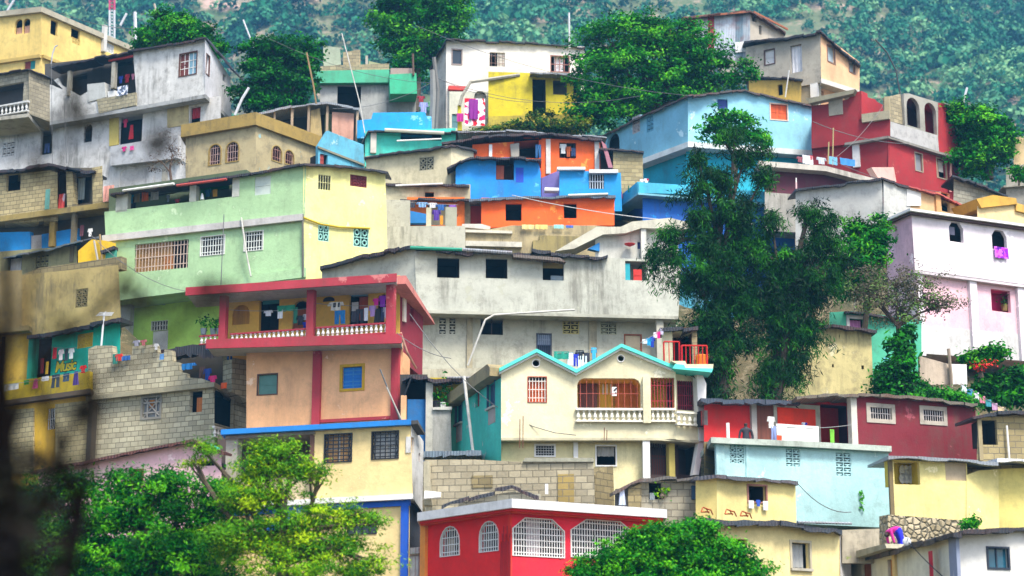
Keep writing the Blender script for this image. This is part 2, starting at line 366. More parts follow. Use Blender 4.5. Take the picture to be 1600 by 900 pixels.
def opening(root, f, poly, name, t=.2, pane=None, pd=.12, room=ROOM_SHADE, depth=.9, frame=None, grille=None, shutter=(), vent=None, cloth=(), sill=None, wlabel=None, muntin=None):
    """one window or door: the recess is its mesh; frame, pane, shutter, grille, curtain are its sub-parts"""
    S0, S1 = min(p[0] for p in poly), max(p[0] for p in poly); Z0, Z1 = min(p[1] for p in poly), max(p[1] for p in poly)
    W, Hh = S1 - S0, Z1 - Z0
    if vent: depth = min(depth, .35)
    cc = f.P((S0 + S1) / 2, 0); rd_ = Vector((cc.x, cc.y)).normalized(); rn, ru = rd_.dot(f.n), rd_.dot(f.u)
    if rn > -.8: bo, bs = depth * rn, depth * ru
    else: bo, bs = -depth, 0.0
    m = MB(); g = grow(poly, .004)
    n = len(g); area = sum(g[i][0] * g[(i + 1) % n][1] - g[(i + 1) % n][0] * g[i][1] for i in range(n))
    if area < 0: g = g[::-1]
    for i in range(n):
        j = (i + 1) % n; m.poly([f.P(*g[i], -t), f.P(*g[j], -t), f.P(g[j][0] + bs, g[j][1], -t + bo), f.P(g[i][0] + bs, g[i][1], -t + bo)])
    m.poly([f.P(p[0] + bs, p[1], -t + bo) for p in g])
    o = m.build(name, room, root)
    if wlabel: o['label'] = wlabel
    if pane:
        m = MB(); m.prism(f, grow(poly, -.002), -pd - .03, -pd); m.build('pane', pane, o)
    if muntin:
        m = MB(); fit = muntin
        for i in range(1, fit[1]): fit_bar(m, f, poly, i / fit[1], True, .05, -pd, -pd + .03)
        for i in range(1, fit[2]): fit_bar(m, f, poly, i / fit[2], False, .05, -pd, -pd + .03)
        m.build('sash', fit[0], o)
    for q in shutter:
        a, fx0, fx1, fy0, fy1 = q[:5]; dd = q[5] if len(q) > 5 else .1
        m = MB(); m.box(f, S0 + W * fx0 + .005, S0 + W * fx1 - .005, Z1 - Hh * fy1 + .005, Z1 - Hh * fy0 - .005, -dd - .05, -dd)
        fr = .07 * W
        if W * (fx1 - fx0) > .3:
            m.box(f, S0 + W * fx0 + .05, S0 + W * fx1 - .05, Z1 - Hh * (fy0 * .5 + fy1 * .5) - .03, Z1 - Hh * (fy0 * .5 + fy1 * .5) + .03, -dd, -dd + .02)
        m.build('door_leaf' if name == 'door' else 'shutter', a, o)
    for q in cloth:
        a, fx0, fx1, fy0, fy1 = q; m = MB(); nn = 10; rows = []
        for yy in (fy0, (fy0 + fy1) / 2, fy1):
            rows.append([f.P(S0 + W * (fx0 + (fx1 - fx0) * i / nn), Z1 - Hh * yy + .01 - .02 * (i % 3 == 1) * (yy == fy1), -.24 + .03 * math.sin(i * 2.1)) for i in range(nn + 1)])
        m.quadstrip(rows[1], rows[0]); m.quadstrip(rows[2], rows[1]); m.build('curtain', a, o)
    if vent:
        a, nx, ny, style = vent; m = MB(); cw, ch = W / nx, Hh / ny; th = min(.05, cw * .13)
        for i in range(nx + 1): m.box(f, S0 + cw * i - th * (i > 0) * (1 if i == nx else .5), S0 + cw * i + th * (i < nx) * (1 if i == 0 else .5), Z0, Z1, -.13, -.01)
        for j in range(ny + 1): m.box(f, S0, S1, Z0 + ch * j - th * (j > 0) * (1 if j == ny else .5), Z0 + ch * j + th * (j < ny) * (1 if j == 0 else .5), -.134, -.014)
        for i in range(nx):
            for j in range(ny):
                cx, cz = S0 + cw * (i + .5), Z0 + ch * (j + .5); r = min(cw, ch) * .34
                if style == 'ring':
                    q = [(cx + r * cw / min(cw, ch) * math.cos(x), cz + r * ch / min(cw, ch) * math.sin(x)) for x in [2 * math.pi * e / 8 + .39 for e in range(8)]]
                    for e in range(8):
                        p0, p1 = q[e], q[(e + 1) % 8]; k = .58
                        m.prism(f, [p0, p1, (cx + (p1[0] - cx) * k, cz + (p1[1] - cz) * k), (cx + (p0[0] - cx) * k, cz + (p0[1] - cz) * k)], -.13, -.02)
                    for (ax, az) in ((1, 0), (-1, 0), (0, 1), (0, -1)):
                        m.box(f, cx + ax * cw * .42 - th * .4, cx + ax * cw * .42 + th * .4, cz + az * ch * .42 - th * .4, cz + az * ch * .42 + th * .4, -.12, -.022)
                elif style == 'cross':
                    for sg in (-1, 1):
                        d = th * .6; m.prism(f, [(cx - cw * .45, cz - sg * ch * .45 - d), (cx + cw * .45, cz + sg * ch * .45 - d), (cx + cw * .45, cz + sg * ch * .45 + d), (cx - cw * .45, cz - sg * ch * .45 + d)], -.12, -.03 - .004 * sg)
                elif style == 'arc':
                    m.box(f, cx - cw * .3, cx + cw * .3, cz - ch * .1, cz + ch * .12, -.12, -.02); m.box(f, cx - cw * .12, cx + cw * .12, cz - ch * .42, cz - ch * .08, -.12, -.024)
        m.build('vent_lattice', a, o)
    if frame:
        a, k = frame; m = MB(); gi, go = grow(poly, -.004), grow(poly, k)
        for i in range(n):
            j = (i + 1) % n; m.prism(f, [gi[i], gi[j], go[j], go[i]], -.06, .035)
        m.build('frame', a, o)
    if grille:
        a, nx, ny = grille[:3]; th = grille[3] if len(grille) > 3 else .03; gd = grille[4] if len(grille) > 4 else -.05
        m = MB()
        for i in range(nx): fit_bar(m, f, poly, (i + .5) / nx, True, th, gd, gd + .02)
        for i in range(ny): fit_bar(m, f, poly, (i + .5) / ny if ny > 1 else .5, False, th, gd, gd + .02)
        if len(grille) > 5:
            for (a0, b0, a1, b1) in grille[5]:
                m.bar(f.P(S0 + W * a0, Z1 - Hh * b0, gd), f.P(S0 + W * a1, Z1 - Hh * b1, gd), th * .6, 4)
        m.build('grille', a, o)
    if sill:
        m = MB(); m.box(f, S0 - .08, S1 + .08, Z0 - .09, Z0 - .004, -.02, .1); m.build('sill', sill, o)
    return o

class House:
    def __init__(s, name, label, cat, f, base, group=None):
        r = bpy.data.objects.new(name, None); COL.objects.link(r); r.location = f.Q(*base); r.empty_display_size = .3
        tag(r, label, cat, group); s.root = r; s.walls = []
    def wall(s, f, outline, mat, d=4.0, name='wall', t=.2, label=None):
        w = Wall(s, f, outline, mat, d, name, t, label); s.walls.append(w); return w
    def ext(s, f, poly, o0, o1, mat, name, label=None):
        m = MB(); m.prism(f, [f.pt(*p) for p in poly], o0, o1); o = m.build(name, mat, s.root)
        if label: o['label'] = label
        return o
    def rect(s, f, r, o0, o1, mat, name, label=None, shape='rect'):
        m = MB(); m.prism(f, shape_of(f, r, shape), o0, o1); o = m.build(name, mat, s.root)
        if label: o['label'] = label
        return o
    def band(s, f, A, B, hpx, o0, o1, mat, name):
        return s.ext(f, [A, B, (B[0], B[1] + hpx), (A[0], A[1] + hpx)], o0, o1, mat, name)
    def post(s, f, x0, x1, y0, y1, mat, name='column', o0=-.15, o1=.15):
        return s.rect(f, (x0, y0, x1, y1), o0, o1, mat, name)
    def roof(s, pts, mat=None, out=.3, back=4.5, rise=.2, th=.06, jag=.05, name='roof', sag=.0, drop=0):
        sheet(s.root, pts, mat or BLACKTIN, out, back, rise, th, jag, name); return s
    def slab(s, pts, hpx, mat, out=.15, back=4.0, name='slab', rise=0):
        P = pts[0]; th = hpx * px(P[0].Y(P[1], P[2])); sheet(s.root, pts, mat, out, back, rise, th, 0, name, True); return s
    def balus(s, f, A, B, hpx, n, mat=None, o0=-.08, o1=.08, rail=.16, railmat=None, name='balustrade'):
        mat = mat or WHITE; f2 = f.shift((o0 + o1) / 2); a, b = f2.pt(*A), f2.pt(*B); hh = hpx * px(f.Y(*A)); m = MB(); d = (o1 - o0) / 2
        z1 = (a[1] + b[1]) / 2; z0 = z1 - hh; rh = hh * rail
        m.box(f2, a[0], b[0], z1 - rh, z1, -d, d); m.box(f2, a[0], b[0], z0, z0 + rh * .7, -d, d)
        o = m.build(name, railmat or mat, s.root); W = (b[0] - a[0]) / n; r = min(W * .36, .085); H0 = hh - rh * 1.7; me = None
        for i in range(n):
            p = f2.P(a[0] + W * (i + .5), z0 + rh * .7)
            if me is None:
                q = MB(); q.lathe(p, [(r * .8, 0), (r * .8, H0 * .08), (r * .45, H0 * .14), (r, H0 * .34), (r * .85, H0 * .5), (r * .42, H0 * .78), (r * .8, H0 * .9), (r * .8, H0)], 8)
                c = q.build('baluster', mat, o, True, p); me = c.data
            else:
                c = bpy.data.objects.new('baluster', me); COL.objects.link(c); c.parent = o; c.location = p - origin(o)
        return s
    def tube(s, pts, r, mat, name, n=6):
        m = MB(); m.path(pts, r, n); return m.build(name, mat, s.root)
    def done(s):
        for w in s.walls: w.build()
        return s.root
def sheet(root, pts, mat, out, back, rise, th, jag, name, under=False):
    """roof sheet or slab: its front edge runs through the pixels pts [(face,x,y)], its back edge lies `back` metres further"""
    F = [f.Q(x, y, out) for f, x, y in pts]; E = [F[0]]
    so = Vector((0, 0, 0)); cnt = 0
    for i in range(len(F) - 1):
        n = max(1, int((F[i + 1] - F[i]).length / .3)) if jag else 1
        for j in range(1, n + 1):
            p = F[i].lerp(F[i + 1], j / n)
            if jag and not (i == len(F) - 2 and j == n):
                cnt += 1
                if cnt % 3 == 0:          # the next sheet: an offset of its own, butted over the last
                    E.append(p + so); so = Vector((0, RND.uniform(-2.6, 1.4) * jag, RND.gauss(0, .6) * jag)); p = p + Vector((.02, 0, 0))
                p = p + so + Vector((0, RND.uniform(-.3, .3) * jag, RND.gauss(0, .3) * jag))
            E.append(p)
    bv = Vector((0, back, rise)); dz = Vector((0, 0, -th)); m = MB(); top = [p + bv for p in E]
    lo = [p + dz * RND.uniform(.7, 1.5 if jag else .7) if jag else p + dz for p in E]; lob = [p + bv + dz for p in E]
    m.quadstrip(lo, E); m.quadstrip(E, top); m.quadstrip(top, lob); m.quadstrip(lob, lo)
    m.poly([E[0], lo[0], lob[0], top[0]]); m.poly([E[-1], top[-1], lob[-1], lo[-1]])
    o = m.build(name, mat, root); return o
def thing(name, label, cat, mb, mat, group=None, smooth=False, loc=None):
    if loc is None: loc = Vector(min(mb.v, key=lambda p: p[2]))
    return tag(mb.build(name, mat, None, smooth, loc), label, cat, group)
def pole(name, label, cat, pts, r, mat, group=None, n=6, taper=1.0):
    m = MB(); m.path(pts, r, n, taper); return thing(name, label, cat, m, mat, group)

# ------------------------------------------------------------------ laundry
def garment(kind, label, f, x, y, w, h, mat, o=.1, group='laundry hung out to dry', name=None):
    """cloth hanging from pixel (x,y) on face f; w,h in pixels"""
    P = f.Q(x, y, o); k = px(P.y); W, Hh = w * k, h * k; m = MB(); u = Vector((f.u.x, f.u.y, 0)); nn = Vector((f.n.x, f.n.y, 0)); ph = RND.uniform(0, 6)
    def part(c0, w0, w1, z0, z1, sk=0):
        NX, NZ = 7, 5; front, backr = [], []
        for i in range(NZ + 1):
            t = i / NZ; ww = w0 + (w1 - w0) * t; rowf, rowb = [], []
            for j in range(NX + 1):
                a = (j / NX - .5); fold = .035 * math.sin(a * 14 + ph + t) * (.4 + t) * min(1, W * 1.6)
                p = P + u * (c0 + sk * t + a * ww) + Vector((0, 0, -(z0 + (z1 - z0) * t) - .03 * W * abs(math.sin(a * 9 + ph)) * (i == NZ))) + nn * fold
                rowf.append(p); rowb.append(p - nn * .012)
            front.append(rowf); backr.append(rowb)
        for i in range(NZ): m.quadstrip(front[i + 1], front[i]); m.quadstrip(backr[i], backr[i + 1])
        m.quadstrip(front[0], backr[0]); m.quadstrip(backr[-1], front[-1])
        m.quadstrip([r[0] for r in front], [r[0] for r in backr]); m.quadstrip([r[-1] for r in backr], [r[-1] for r in front])
    if kind == 'sheet': part(0, W, W * .97, 0, Hh)
    elif kind == 'shirt': part(0, W * .62, W * .66, 0, Hh); part(-W * .36, W * .2, W * .24, 0, Hh * .42, -W * .09); part(W * .36, W * .2, W * .24, 0, Hh * .42, W * .09)
    elif kind == 'trousers': part(0, W, W * .98, 0, Hh * .3); part(-W * .26, W * .45, W * .38, Hh * .29, Hh, -W * .05); part(W * .26, W * .45, W * .38, Hh * .29, Hh, W * .05)
    elif kind == 'dress': part(0, W * .55, W, 0, Hh)
    elif kind == 'shorts': part(0, W, W, 0, Hh * .45); part(-W * .27, W * .46, W * .5, Hh * .44, Hh); part(W * .27, W * .46, W * .5, Hh * .44, Hh)
    nm = name or {'sheet': 'towel', 'shirt': 'shirt', 'trousers': 'trousers', 'dress': 'dress', 'shorts': 'shorts'}[kind]
    return thing(nm, label, nm, m, mat, group, True, P)
def line(label, P, Q, sag=.15, r=.012, mat=None, name='washing_line', cat='washing line', group=None):
    pts = [P.lerp(Q, i / 8) - Vector((0, 0, sag * 4 * (i / 8) * (1 - i / 8))) for i in range(9)]
    return pole(name, label, cat, pts, r, mat or plain('#9a9a98', .6), group, 4)

# ------------------------------------------------------------------ vegetation
def leafmesh(name, C, size, tone, mat, parent=None, mode='leaf', up=None, aspect=.5):
    N = len(C); n = NR.normal(size=(N, 3))
    if up is not None: n = n * .5 + up
    n /= np.linalg.norm(n, axis=1)[:, None] + 1e-9
    t = NR.normal(size=(N, 3))
    if mode == 'strand': t = NR.normal(size=(N, 3)) * .62 + np.array([0, 0, -.75])
    a = t - n * (t * n).sum(1)[:, None] if mode == 'leaf' else t
    a /= np.linalg.norm(a, axis=1)[:, None] + 1e-9
    b = np.cross(n, a); b /= np.linalg.norm(b, axis=1)[:, None] + 1e-9
    L = size[:, None]; Wd = L * aspect
    if mode == 'leaf': V = np.stack([C - a * L * .5, C + b * Wd * .5 + a * L * .04, C + a * L * .5, C - b * Wd * .5 + a * L * .04], 1)
    else: V = np.stack([C - b * Wd * .5, C + a * L * .55 - b * Wd * .6, C + a * L, C + a * L * .5 + b * Wd * .6], 1)
    V = V.reshape(-1, 3)
    off = origin(parent) if parent is not None else Vector((0, 0, 0)); V = V - np.array(off)
    me = bpy.data.meshes.new(name); me.vertices.add(N * 4); me.vertices.foreach_set('co', V.astype(np.float32).ravel())
    me.loops.add(N * 4); me.loops.foreach_set('vertex_index', np.arange(N * 4, dtype=np.int32))
    me.polygons.add(N); me.polygons.foreach_set('loop_start', np.arange(0, N * 4, 4, dtype=np.int32))
    me.update(calc_edges=True)
    at = me.attributes.new('tone', 'FLOAT', 'POINT'); at.data.foreach_set('value', np.repeat(tone, 4).astype(np.float32))
    me.materials.append(mat); o = bpy.data.objects.new(name, me); COL.objects.link(o)
    if parent is not None: o.parent = parent
    return o
BARK = plain('#5f5443', .95, .5, 4)
LK, NK, PK = .7, 2.0, 4
def tree(name, label, base, Y, blobs, mat, leaf=.3, n=5000, trunk=.22, group=None, clump=.5, per=22, mode='leaf', bark=None, depth=.85, limbs=True, aspect=.5, cat='tree', shell=.5, crown='crown', bot=None, fork=.45):
    """blobs: (x,y,rx,ry[,dY]) in pixels at distance Y"""
    r = bpy.data.objects.new(name, None); COL.objects.link(r); B = U(base[0], base[1], Y)
    r.location = B; tag(r, label, cat, group); k = px(Y)
    n = int(n * NK); per = per * PK
    vol = np.array([b[2] * b[3] for b in blobs], float); cnt = np.maximum(3, (n / per * vol / vol.sum())).astype(int)
    C, T, S, UPS = [], [], [], []
    for b, q in zip(blobs, cnt):
        c = np.array(U(b[0], b[1], Y + (b[4] if len(b) > 4 else 0))); R = np.array([b[2] * k, min(b[2], b[3] * 1.3) * k * depth, b[3] * k])
        d = NR.normal(size=(q, 3)); d /= np.linalg.norm(d, axis=1)[:, None]
        rr = (shell + (1 - shell) * NR.random(q) ** .6) * (1 + .22 * NR.normal(size=q))
        cc = c + d * R * rr[:, None]
        tn = np.clip(.48 + .26 * NR.normal(size=q), 0, 1)
        pos = np.repeat(cc, per, 0) + NR.normal(size=(q * per, 3)) * clump * np.array([1, 1, .5]) * np.repeat(NR.uniform(.55, 1.15, q), per)[:, None] * .62
        C.append(pos); T.append(np.clip(np.repeat(tn, per) + .13 * NR.normal(size=q * per), 0, 1)); UPS.append(np.repeat(d * np.array([.55, .55, .55]) + np.array([0, -.15, .6]), per, 0))
        S.append(leaf * LK * (.6 + .8 * NR.random(q * per)))
    C = np.concatenate(C); T = np.concatenate(T); S = np.concatenate(S); UPS = np.concatenate(UPS)
    leafmesh(crown, C, S, T, mat, r, mode, UPS, aspect)
    m = MB(); top = U(blobs[0][0], blobs[0][1], Y)
    fk = B.lerp(top, fork); fk.x += .12 * trunk
    m.path([B, B.lerp(fk, .5) + Vector((trunk * .3, 0, 0)), fk], trunk, 8, .7)
    m.build('trunk', bark or BARK, r)
    if limbs:
        m = MB()
        for b in blobs:
            e = U(b[0], b[1], Y + (b[4] if len(b) > 4 else 0)); mid = fk.lerp(e, .5) + Vector((RND.uniform(-.3, .3), RND.uniform(-.3, .3), RND.uniform(-.1, .4)))
            m.path([fk - Vector((0, 0, .1)), mid, e], trunk * .5, 5, .3)
            for _ in range(4):
                q = e + Vector((RND.uniform(-1, 1) * b[2] * k * .8, RND.uniform(-1, 1) * b[2] * k * .5, RND.uniform(-.5, .9) * b[3] * k))
                m.path([mid.lerp(e, RND.uniform(.2, .9)), q], trunk * .2, 4, .3)
        m.build('limbs', bark or BARK, r)
    return r
# ------------------------------------------------------------------ the land: one sheet from the valley floor up the slope, and the mountain behind
def earth(name, cols, scale):
    m, nt, b = _new(name); ob = _n(nt, 'ShaderNodeTexCoord').outputs['Object']
    c = _mix(nt, _ramp(nt, _noise(nt, ob, scale, 8, .7), .38, .62), lin(cols[0], .8), lin(cols[1], .8))
    c = _mix(nt, _ramp(nt, _noise(nt, ob, scale * 3.3, 6, .7), .52, .66), c, lin(cols[2], .8))
    nt.links.new(c, b.inputs['Base Color']); b.inputs['Roughness'].default_value = .95; _bump(nt, b, _noise(nt, ob, scale * 8, 8, .7), .3, .8); return m
def ridge(x, Y):
    z = 52 + (Y - 330) * .80 if Y < 560 else 236 + (Y - 560) * .5
    z += 9 * math.sin(x * .018 + 1.2) + 6 * math.sin(x * .041 + Y * .02) + 4 * math.sin(x * .09 - Y * .05)
    return z
def grid(name, xs, ys, fz, mat):
    m = MB(); me = bpy.data.meshes.new(name); V = [(x, y, fz(x, y)) for y in ys for x in xs]; nx = len(xs)
    F = [(j * nx + i, j * nx + i + 1, (j + 1) * nx + i + 1, (j + 1) * nx + i) for j in range(len(ys) - 1) for i in range(nx - 1)]
    me.from_pydata(V, [], F); me.materials.append(mat); me.polygons.foreach_set('use_smooth', [True] * len(F))
    o = bpy.data.objects.new(name, me); COL.objects.link(o); return tag(o, kind='structure')
grid('mountain', [-420 + 7 * i for i in range(121)], [332 + 7 * i for i in range(70)], ridge, earth('mountainside', ('#7a7a5c', '#4a6138', '#c0a090'), .03))
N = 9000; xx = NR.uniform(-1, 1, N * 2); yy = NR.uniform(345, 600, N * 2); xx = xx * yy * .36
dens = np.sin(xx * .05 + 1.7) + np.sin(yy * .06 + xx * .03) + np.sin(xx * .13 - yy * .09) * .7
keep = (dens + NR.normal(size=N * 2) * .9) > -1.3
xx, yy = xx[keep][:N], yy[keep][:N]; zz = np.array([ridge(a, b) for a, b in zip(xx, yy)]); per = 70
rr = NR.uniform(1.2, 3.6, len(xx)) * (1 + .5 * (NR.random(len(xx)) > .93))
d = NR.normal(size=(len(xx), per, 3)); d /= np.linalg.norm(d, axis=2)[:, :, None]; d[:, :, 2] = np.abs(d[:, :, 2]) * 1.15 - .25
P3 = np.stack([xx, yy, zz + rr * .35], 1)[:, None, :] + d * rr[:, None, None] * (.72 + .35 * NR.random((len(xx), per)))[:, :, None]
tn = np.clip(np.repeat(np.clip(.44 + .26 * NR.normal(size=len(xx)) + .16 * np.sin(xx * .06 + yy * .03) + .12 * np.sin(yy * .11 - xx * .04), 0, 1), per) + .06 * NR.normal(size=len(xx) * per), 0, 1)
o = leafmesh('hillside_woodland', P3.reshape(-1, 3), np.repeat(rr, per) * NR.uniform(.25, .5, len(xx) * per), tn, leafmat('#123f30', '#347c58', '#8cb880', .1), None, 'leaf', d.reshape(-1, 3) * 1.0, .8)  # leaf greens shifted towards blue: part of the distance haze is painted in
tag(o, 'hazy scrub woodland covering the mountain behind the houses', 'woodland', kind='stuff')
# haze between the town and the mountain
HZ = MB(); zlo, zhi = -6, 660
c = [(-480, -75), (480, -75), (480, 860), (-480, 860)]
HZ.poly([(x, y, zlo) for x, y in c[::-1]]); HZ.poly([(x, y, zhi) for x, y in c])
for i in range(4):
    a, b = c[i], c[(i + 1) % 4]; HZ.poly([(*a, zlo), (*b, zlo), (*b, zhi), (*a, zhi)])
hm = bpy.data.materials.new('haze'); hm.use_nodes = True; hn = hm.node_tree; hn.nodes.remove(hn.nodes['Principled BSDF'])
pv = hn.nodes.new('ShaderNodeVolumePrincipled'); pv.inputs['Color'].default_value = (.18, .58, 1, 1); pv.inputs['Density'].default_value = .00034; pv.inputs['Anisotropy'].default_value = .1
hn.links.new(pv.outputs[0], hn.nodes['Material Output'].inputs['Volume'])
tag(HZ.build('haze', hm), kind='stuff')
# ================================================================== houses along the top of the slope
def P(c, dirt=.45, patch=None): return plaster(c, dirt, patch=patch)
FR_BROWN = wood('#6a4030'); FR_WHITE = WHITE; DARKGLASS = glassy('#27323d')
# yellow two storey house at the corner, top of the slope
fa = FL((0, 25), (65, 12), YB=131); fb = FL((65, 12), (205, 72), YA=131)
h = House('yellow_house', 'yellow two storey house with a twin arched window under a grey roof edge', 'house', fa, (65, 130))
ym = P('#efd48c', .5)
w = h.wall(fa, [(-40, 30), (65, 14), (65, 150), (-40, 150)], ym)
w.win((23, 30, 35, 53), 'window', 'arch', cloth=[(plain('#c9a08a'), 0, 1, .5, 1)]); w.win((35.5, 29, 47, 52), 'window', 'arch', cloth=[(plain('#c9a08a'), 0, 1, .42, 1)])
w.win((38, 95, 55, 109), shutter=[(plain('#2e8a8e'), .5, 1, 0, 1), (plain('#8a3a33'), 0, .5, 0, 1)])
w = h.wall(fb, [(65, 14), (210, 76), (210, 160), (65, 150)], ym)
w.win((79, 32, 90, 55)); w.win((111, 45, 125, 61)); w.win((112, 60, 126, 70), 'vent_block', vent=(ym, 3, 2, 'ring')); w.win((163, 68, 178, 82), 'vent_block', vent=(WHITE, 3, 3, 'ring'))
h.slab([(fa, -40, 22), (fa, 65, 10), (fb, 210, 73)], 9, P('#b8b09a', .7), .25, 5)
h.band(fa, (-40, 101), (65, 86), 5, 0, .22, P('#c8ae6c'), 'ledge'); h.band(fb, (65, 86), (120, 108), 5, 0, .22, P('#c8ae6c'), 'ledge')
h.post(fb, 158, 163, 40, 82, P('#d9d6cf'), o0=.02, o1=.3); h.done()
# white weathered house with a porch under a black tin roof
fa = FL((215, 167), (320, 148), YB=117); fb = FL((320, 148), (360, 185), YA=117)
h = House('white_house', 'weathered white house with a jutting upper room and a tin roofed porch', 'house', fa, (260, 262))
wm = P('#e2e1dc', 1.0); wl = P('#e4e3e0', 1.0)
w = h.wall(fa, [(208, 82), (320, 60), (320, 149), (215, 168)], wm, 3.2); w.win((281, 83, 307, 117), frame=(FR_BROWN, .06), shutter=[(wood('#7a3a30'), 0, .52, 0, 1)], pane=glassy('#8fb4c4'), muntin=(WHITE, 4, 3))
w = h.wall(fb, [(320, 60), (360, 122), (361, 186), (320, 149)], P('#e4e3e6', .5), 2.5); w.win((322, 86, 327, 117), frame=(FR_BROWN, .05)); w.win((348, 117, 353, 128)); w.win((350, 140, 354, 146))
h.roof([(fa, 78, 104), (fa, 200, 79), (fa, 322, 58), (fb, 352, 96), (fb, 382, 128)], out=.35, back=3, rise=.6, jag=.05, th=.1)
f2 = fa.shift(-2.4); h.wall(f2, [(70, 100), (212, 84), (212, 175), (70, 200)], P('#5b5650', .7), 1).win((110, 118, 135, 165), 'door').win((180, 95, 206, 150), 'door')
h.ext(fa, [(170, 94), (208, 86), (208, 89), (170, 96)], -.1, .05, plain('#c0473f'), 'beam'); h.post(fa, 176, 181, 98, 138, CONC); h.post(fa, 107, 111, 112, 150, CONC)
h.wall(fa, [(-30, 150), (45, 134), (80, 128), (90, 122), (95, 132), (125, 150), (137, 143), (137, 160), (215, 150), (215, 170), (-30, 212)], wm, .2)
h.ext(fa, [(137, 132), (164, 129), (166, 152), (138, 160)], -.6, .05, P('#c9cbc6', .5), 'cistern'); h.ext(fa, [(168, 143), (180, 141), (181, 152), (169, 153)], -.6, .0, WHITE, 'basin')
h.ext(fa, [(153, 156), (214, 145), (214, 165), (156, 178)], -.25, .12, blocks('#b5ad90'), 'parapet')
h.slab([(fa, -30, 208), (fa, 215, 166), (fa, 321, 147), (fb, 361, 185)], 6, P('#aeb0ae', .9), .1, 3.5)
f3 = fa.shift(-.7)
w = h.wall(f3, [(-40, 205), (80, 185), (180, 168), (345, 150), (345, 300), (-40, 300)], wl, 3)
w.win((64, 196, 82, 241), 'door'); w.win((131, 194, 144, 222), shape='arch', grille=(IRON, 4, 3)); w.win((186, 178, 222, 232), 'door'); w.win((297, 167, 313, 194), 'door', cloth=[(plain('#b02434'), 0, .9, 0, .6)])
w.win((3, 222, 23, 245), 'vent_block', vent=(wl, 3, 3, 'arc'))
h.ext(f3, [(172, 182), (186, 179), (186, 226), (172, 229)], 0, .1, P('#d8c678'), 'pilaster'); h.ext(f3, [(262, 160), (295, 157), (295, 195), (262, 200)], 0, .06, P('#c9b98a', .8), 'pilaster')
h.ext(f3, [(180, 232), (285, 214), (285, 250), (180, 262)], .1, .5, P('#c9ccd0', .9), 'parapet')
w = h.wall(f3.shift(.06), [(160, 262), (290, 240), (290, 310), (160, 310)], wl, 2); w.win((187, 262, 236, 300), shape='flat'); w.win((240, 255, 290, 296), shape='flat', room=wood('#4a2a20')); h.post(f3, 255, 262, 262, 290, CONC)
h.done()
garment('dress', 'red dress hanging in the white house doorway beside yellow pilaster', f3, 206, 195, 10, 24, plain('#c02038'), -.05); garment('shirt', 'small pink shirt hanging near the lintel of the white house doorway', f3, 196, 186, 9, 14, plain('#d0406a'), -.05)
garment('trousers', 'navy trousers hung from the plain doorway of the white house', f3, 74, 224, 11, 16, plain('#1e3f7a'), .15)
garment('sheet', 'striped pale towel over the block parapet of the tin roofed porch', fa, 192, 134, 22, 16, pattern(('#e8e8ee', '#b8c2d2', '#5a6478'), 7), .18); garment('shirt', 'blue shirt hanging in the dark porch under the tin roof', fa, 189, 119, 9, 12, plain('#2c4ab0'), -.6)
garment('shirt', 'crimson shirt hanging in the dark porch beside a blue one', fa, 199, 116, 9, 14, plain('#b02a3c'), -.6); garment('shirt', 'pink shirt hanging in the porch against the white wall', fa, 208, 115, 6, 10, plain('#d88aa0'), -.5)
garment('shirt', 'magenta shirt hung on the low white parapet under the red dress', f3, 194, 229, 9, 8, plain('#c22a80'), .6); garment('shorts', 'pink shorts hung on the low white parapet beside a magenta shirt', f3, 206, 228, 8, 7, plain('#e05a9c'), .6)
# concrete block annex with white balustrade at the edge
fa = FL((0, 182), (45, 174), YB=113); fb = FY((45, 174), 55, 113)
h = House('block_annex', 'grey block room with a wide dark opening above a small white balustrade', 'house', fa, (20, 195))
w = h.wall(fa, [(-40, 124), (0, 118), (45, 108), (45, 162), (-40, 175)], blocks('#b3ad99'), 2.4); w.win((-30, 134, 36, 166), 'opening', room=plain('#4a4440'))
h.wall(fb, [(45, 108), (78, 122), (78, 190), (45, 178)], blocks('#aaa28c'), 2); h.roof([(fa, -40, 121), (fa, 45, 107), (fb, 80, 121)], back=3, rise=.3, out=.3)
h.balus(fa, (-30, 168), (45, 160), 18, 12, P('#d8d8d4', .6), .05, .25); h.slab([(fa, -40, 187), (fa, 45, 177)], 6, CONC, .35, 3); h.done()
pole('street_lamp', 'thin grey street lamp leaning before the yellow house wall', 'street lamp', [U(80, 100, 119), U(82, 84, 119), U(86, 73, 119), U(90, 71, 119)], .045, plain('#b9bcc2', .5))
# tan house with arched windows
fa = FL((283, 215), (400, 197), YB=110); fb = FL((400, 197), (515, 238), YA=110)
tn = P('#bcae88', .95, '#8fb6bb'); tb = P('#a88f52', .9)
h = House('tan_house', 'tan rendered house with small arched barred windows and a brown parapet', 'house', fa, (400, 285))
w = h.wall(fa, [(290, 210), (400, 192), (400, 300), (290, 300)], P('#bfb089', .9)); 
for r in ((327, 226, 345, 257), (354, 222, 373, 252)): w.win(r, shape='arch', room=plain('#5a2a2a'), grille=(plain('#c9a9a0'), 5, 3, .025), frame=(P('#a88f52'), .06))
w = h.wall(fb, [(400, 192), (516, 236), (516, 310), (400, 300)], tn)
for r in ((425, 228, 440, 252), (445, 235, 459, 257)): w.win(r, shape='arch', room=plain('#5a2a2a'), grille=(plain('#b88a80'), 4, 2, .025), frame=(P('#b09a62'), .06))
h.slab([(fa, 283, 195), (fa, 400, 175), (fb, 516, 218)], 21, tb, .3, 4, 'parapet'); h.done()
f2 = FY((500, 250), 38, 109.0)
h = House('blue_lean_to', 'sky blue lean-to wall beside the tan house with a red window', 'shed', f2, (540, 262))
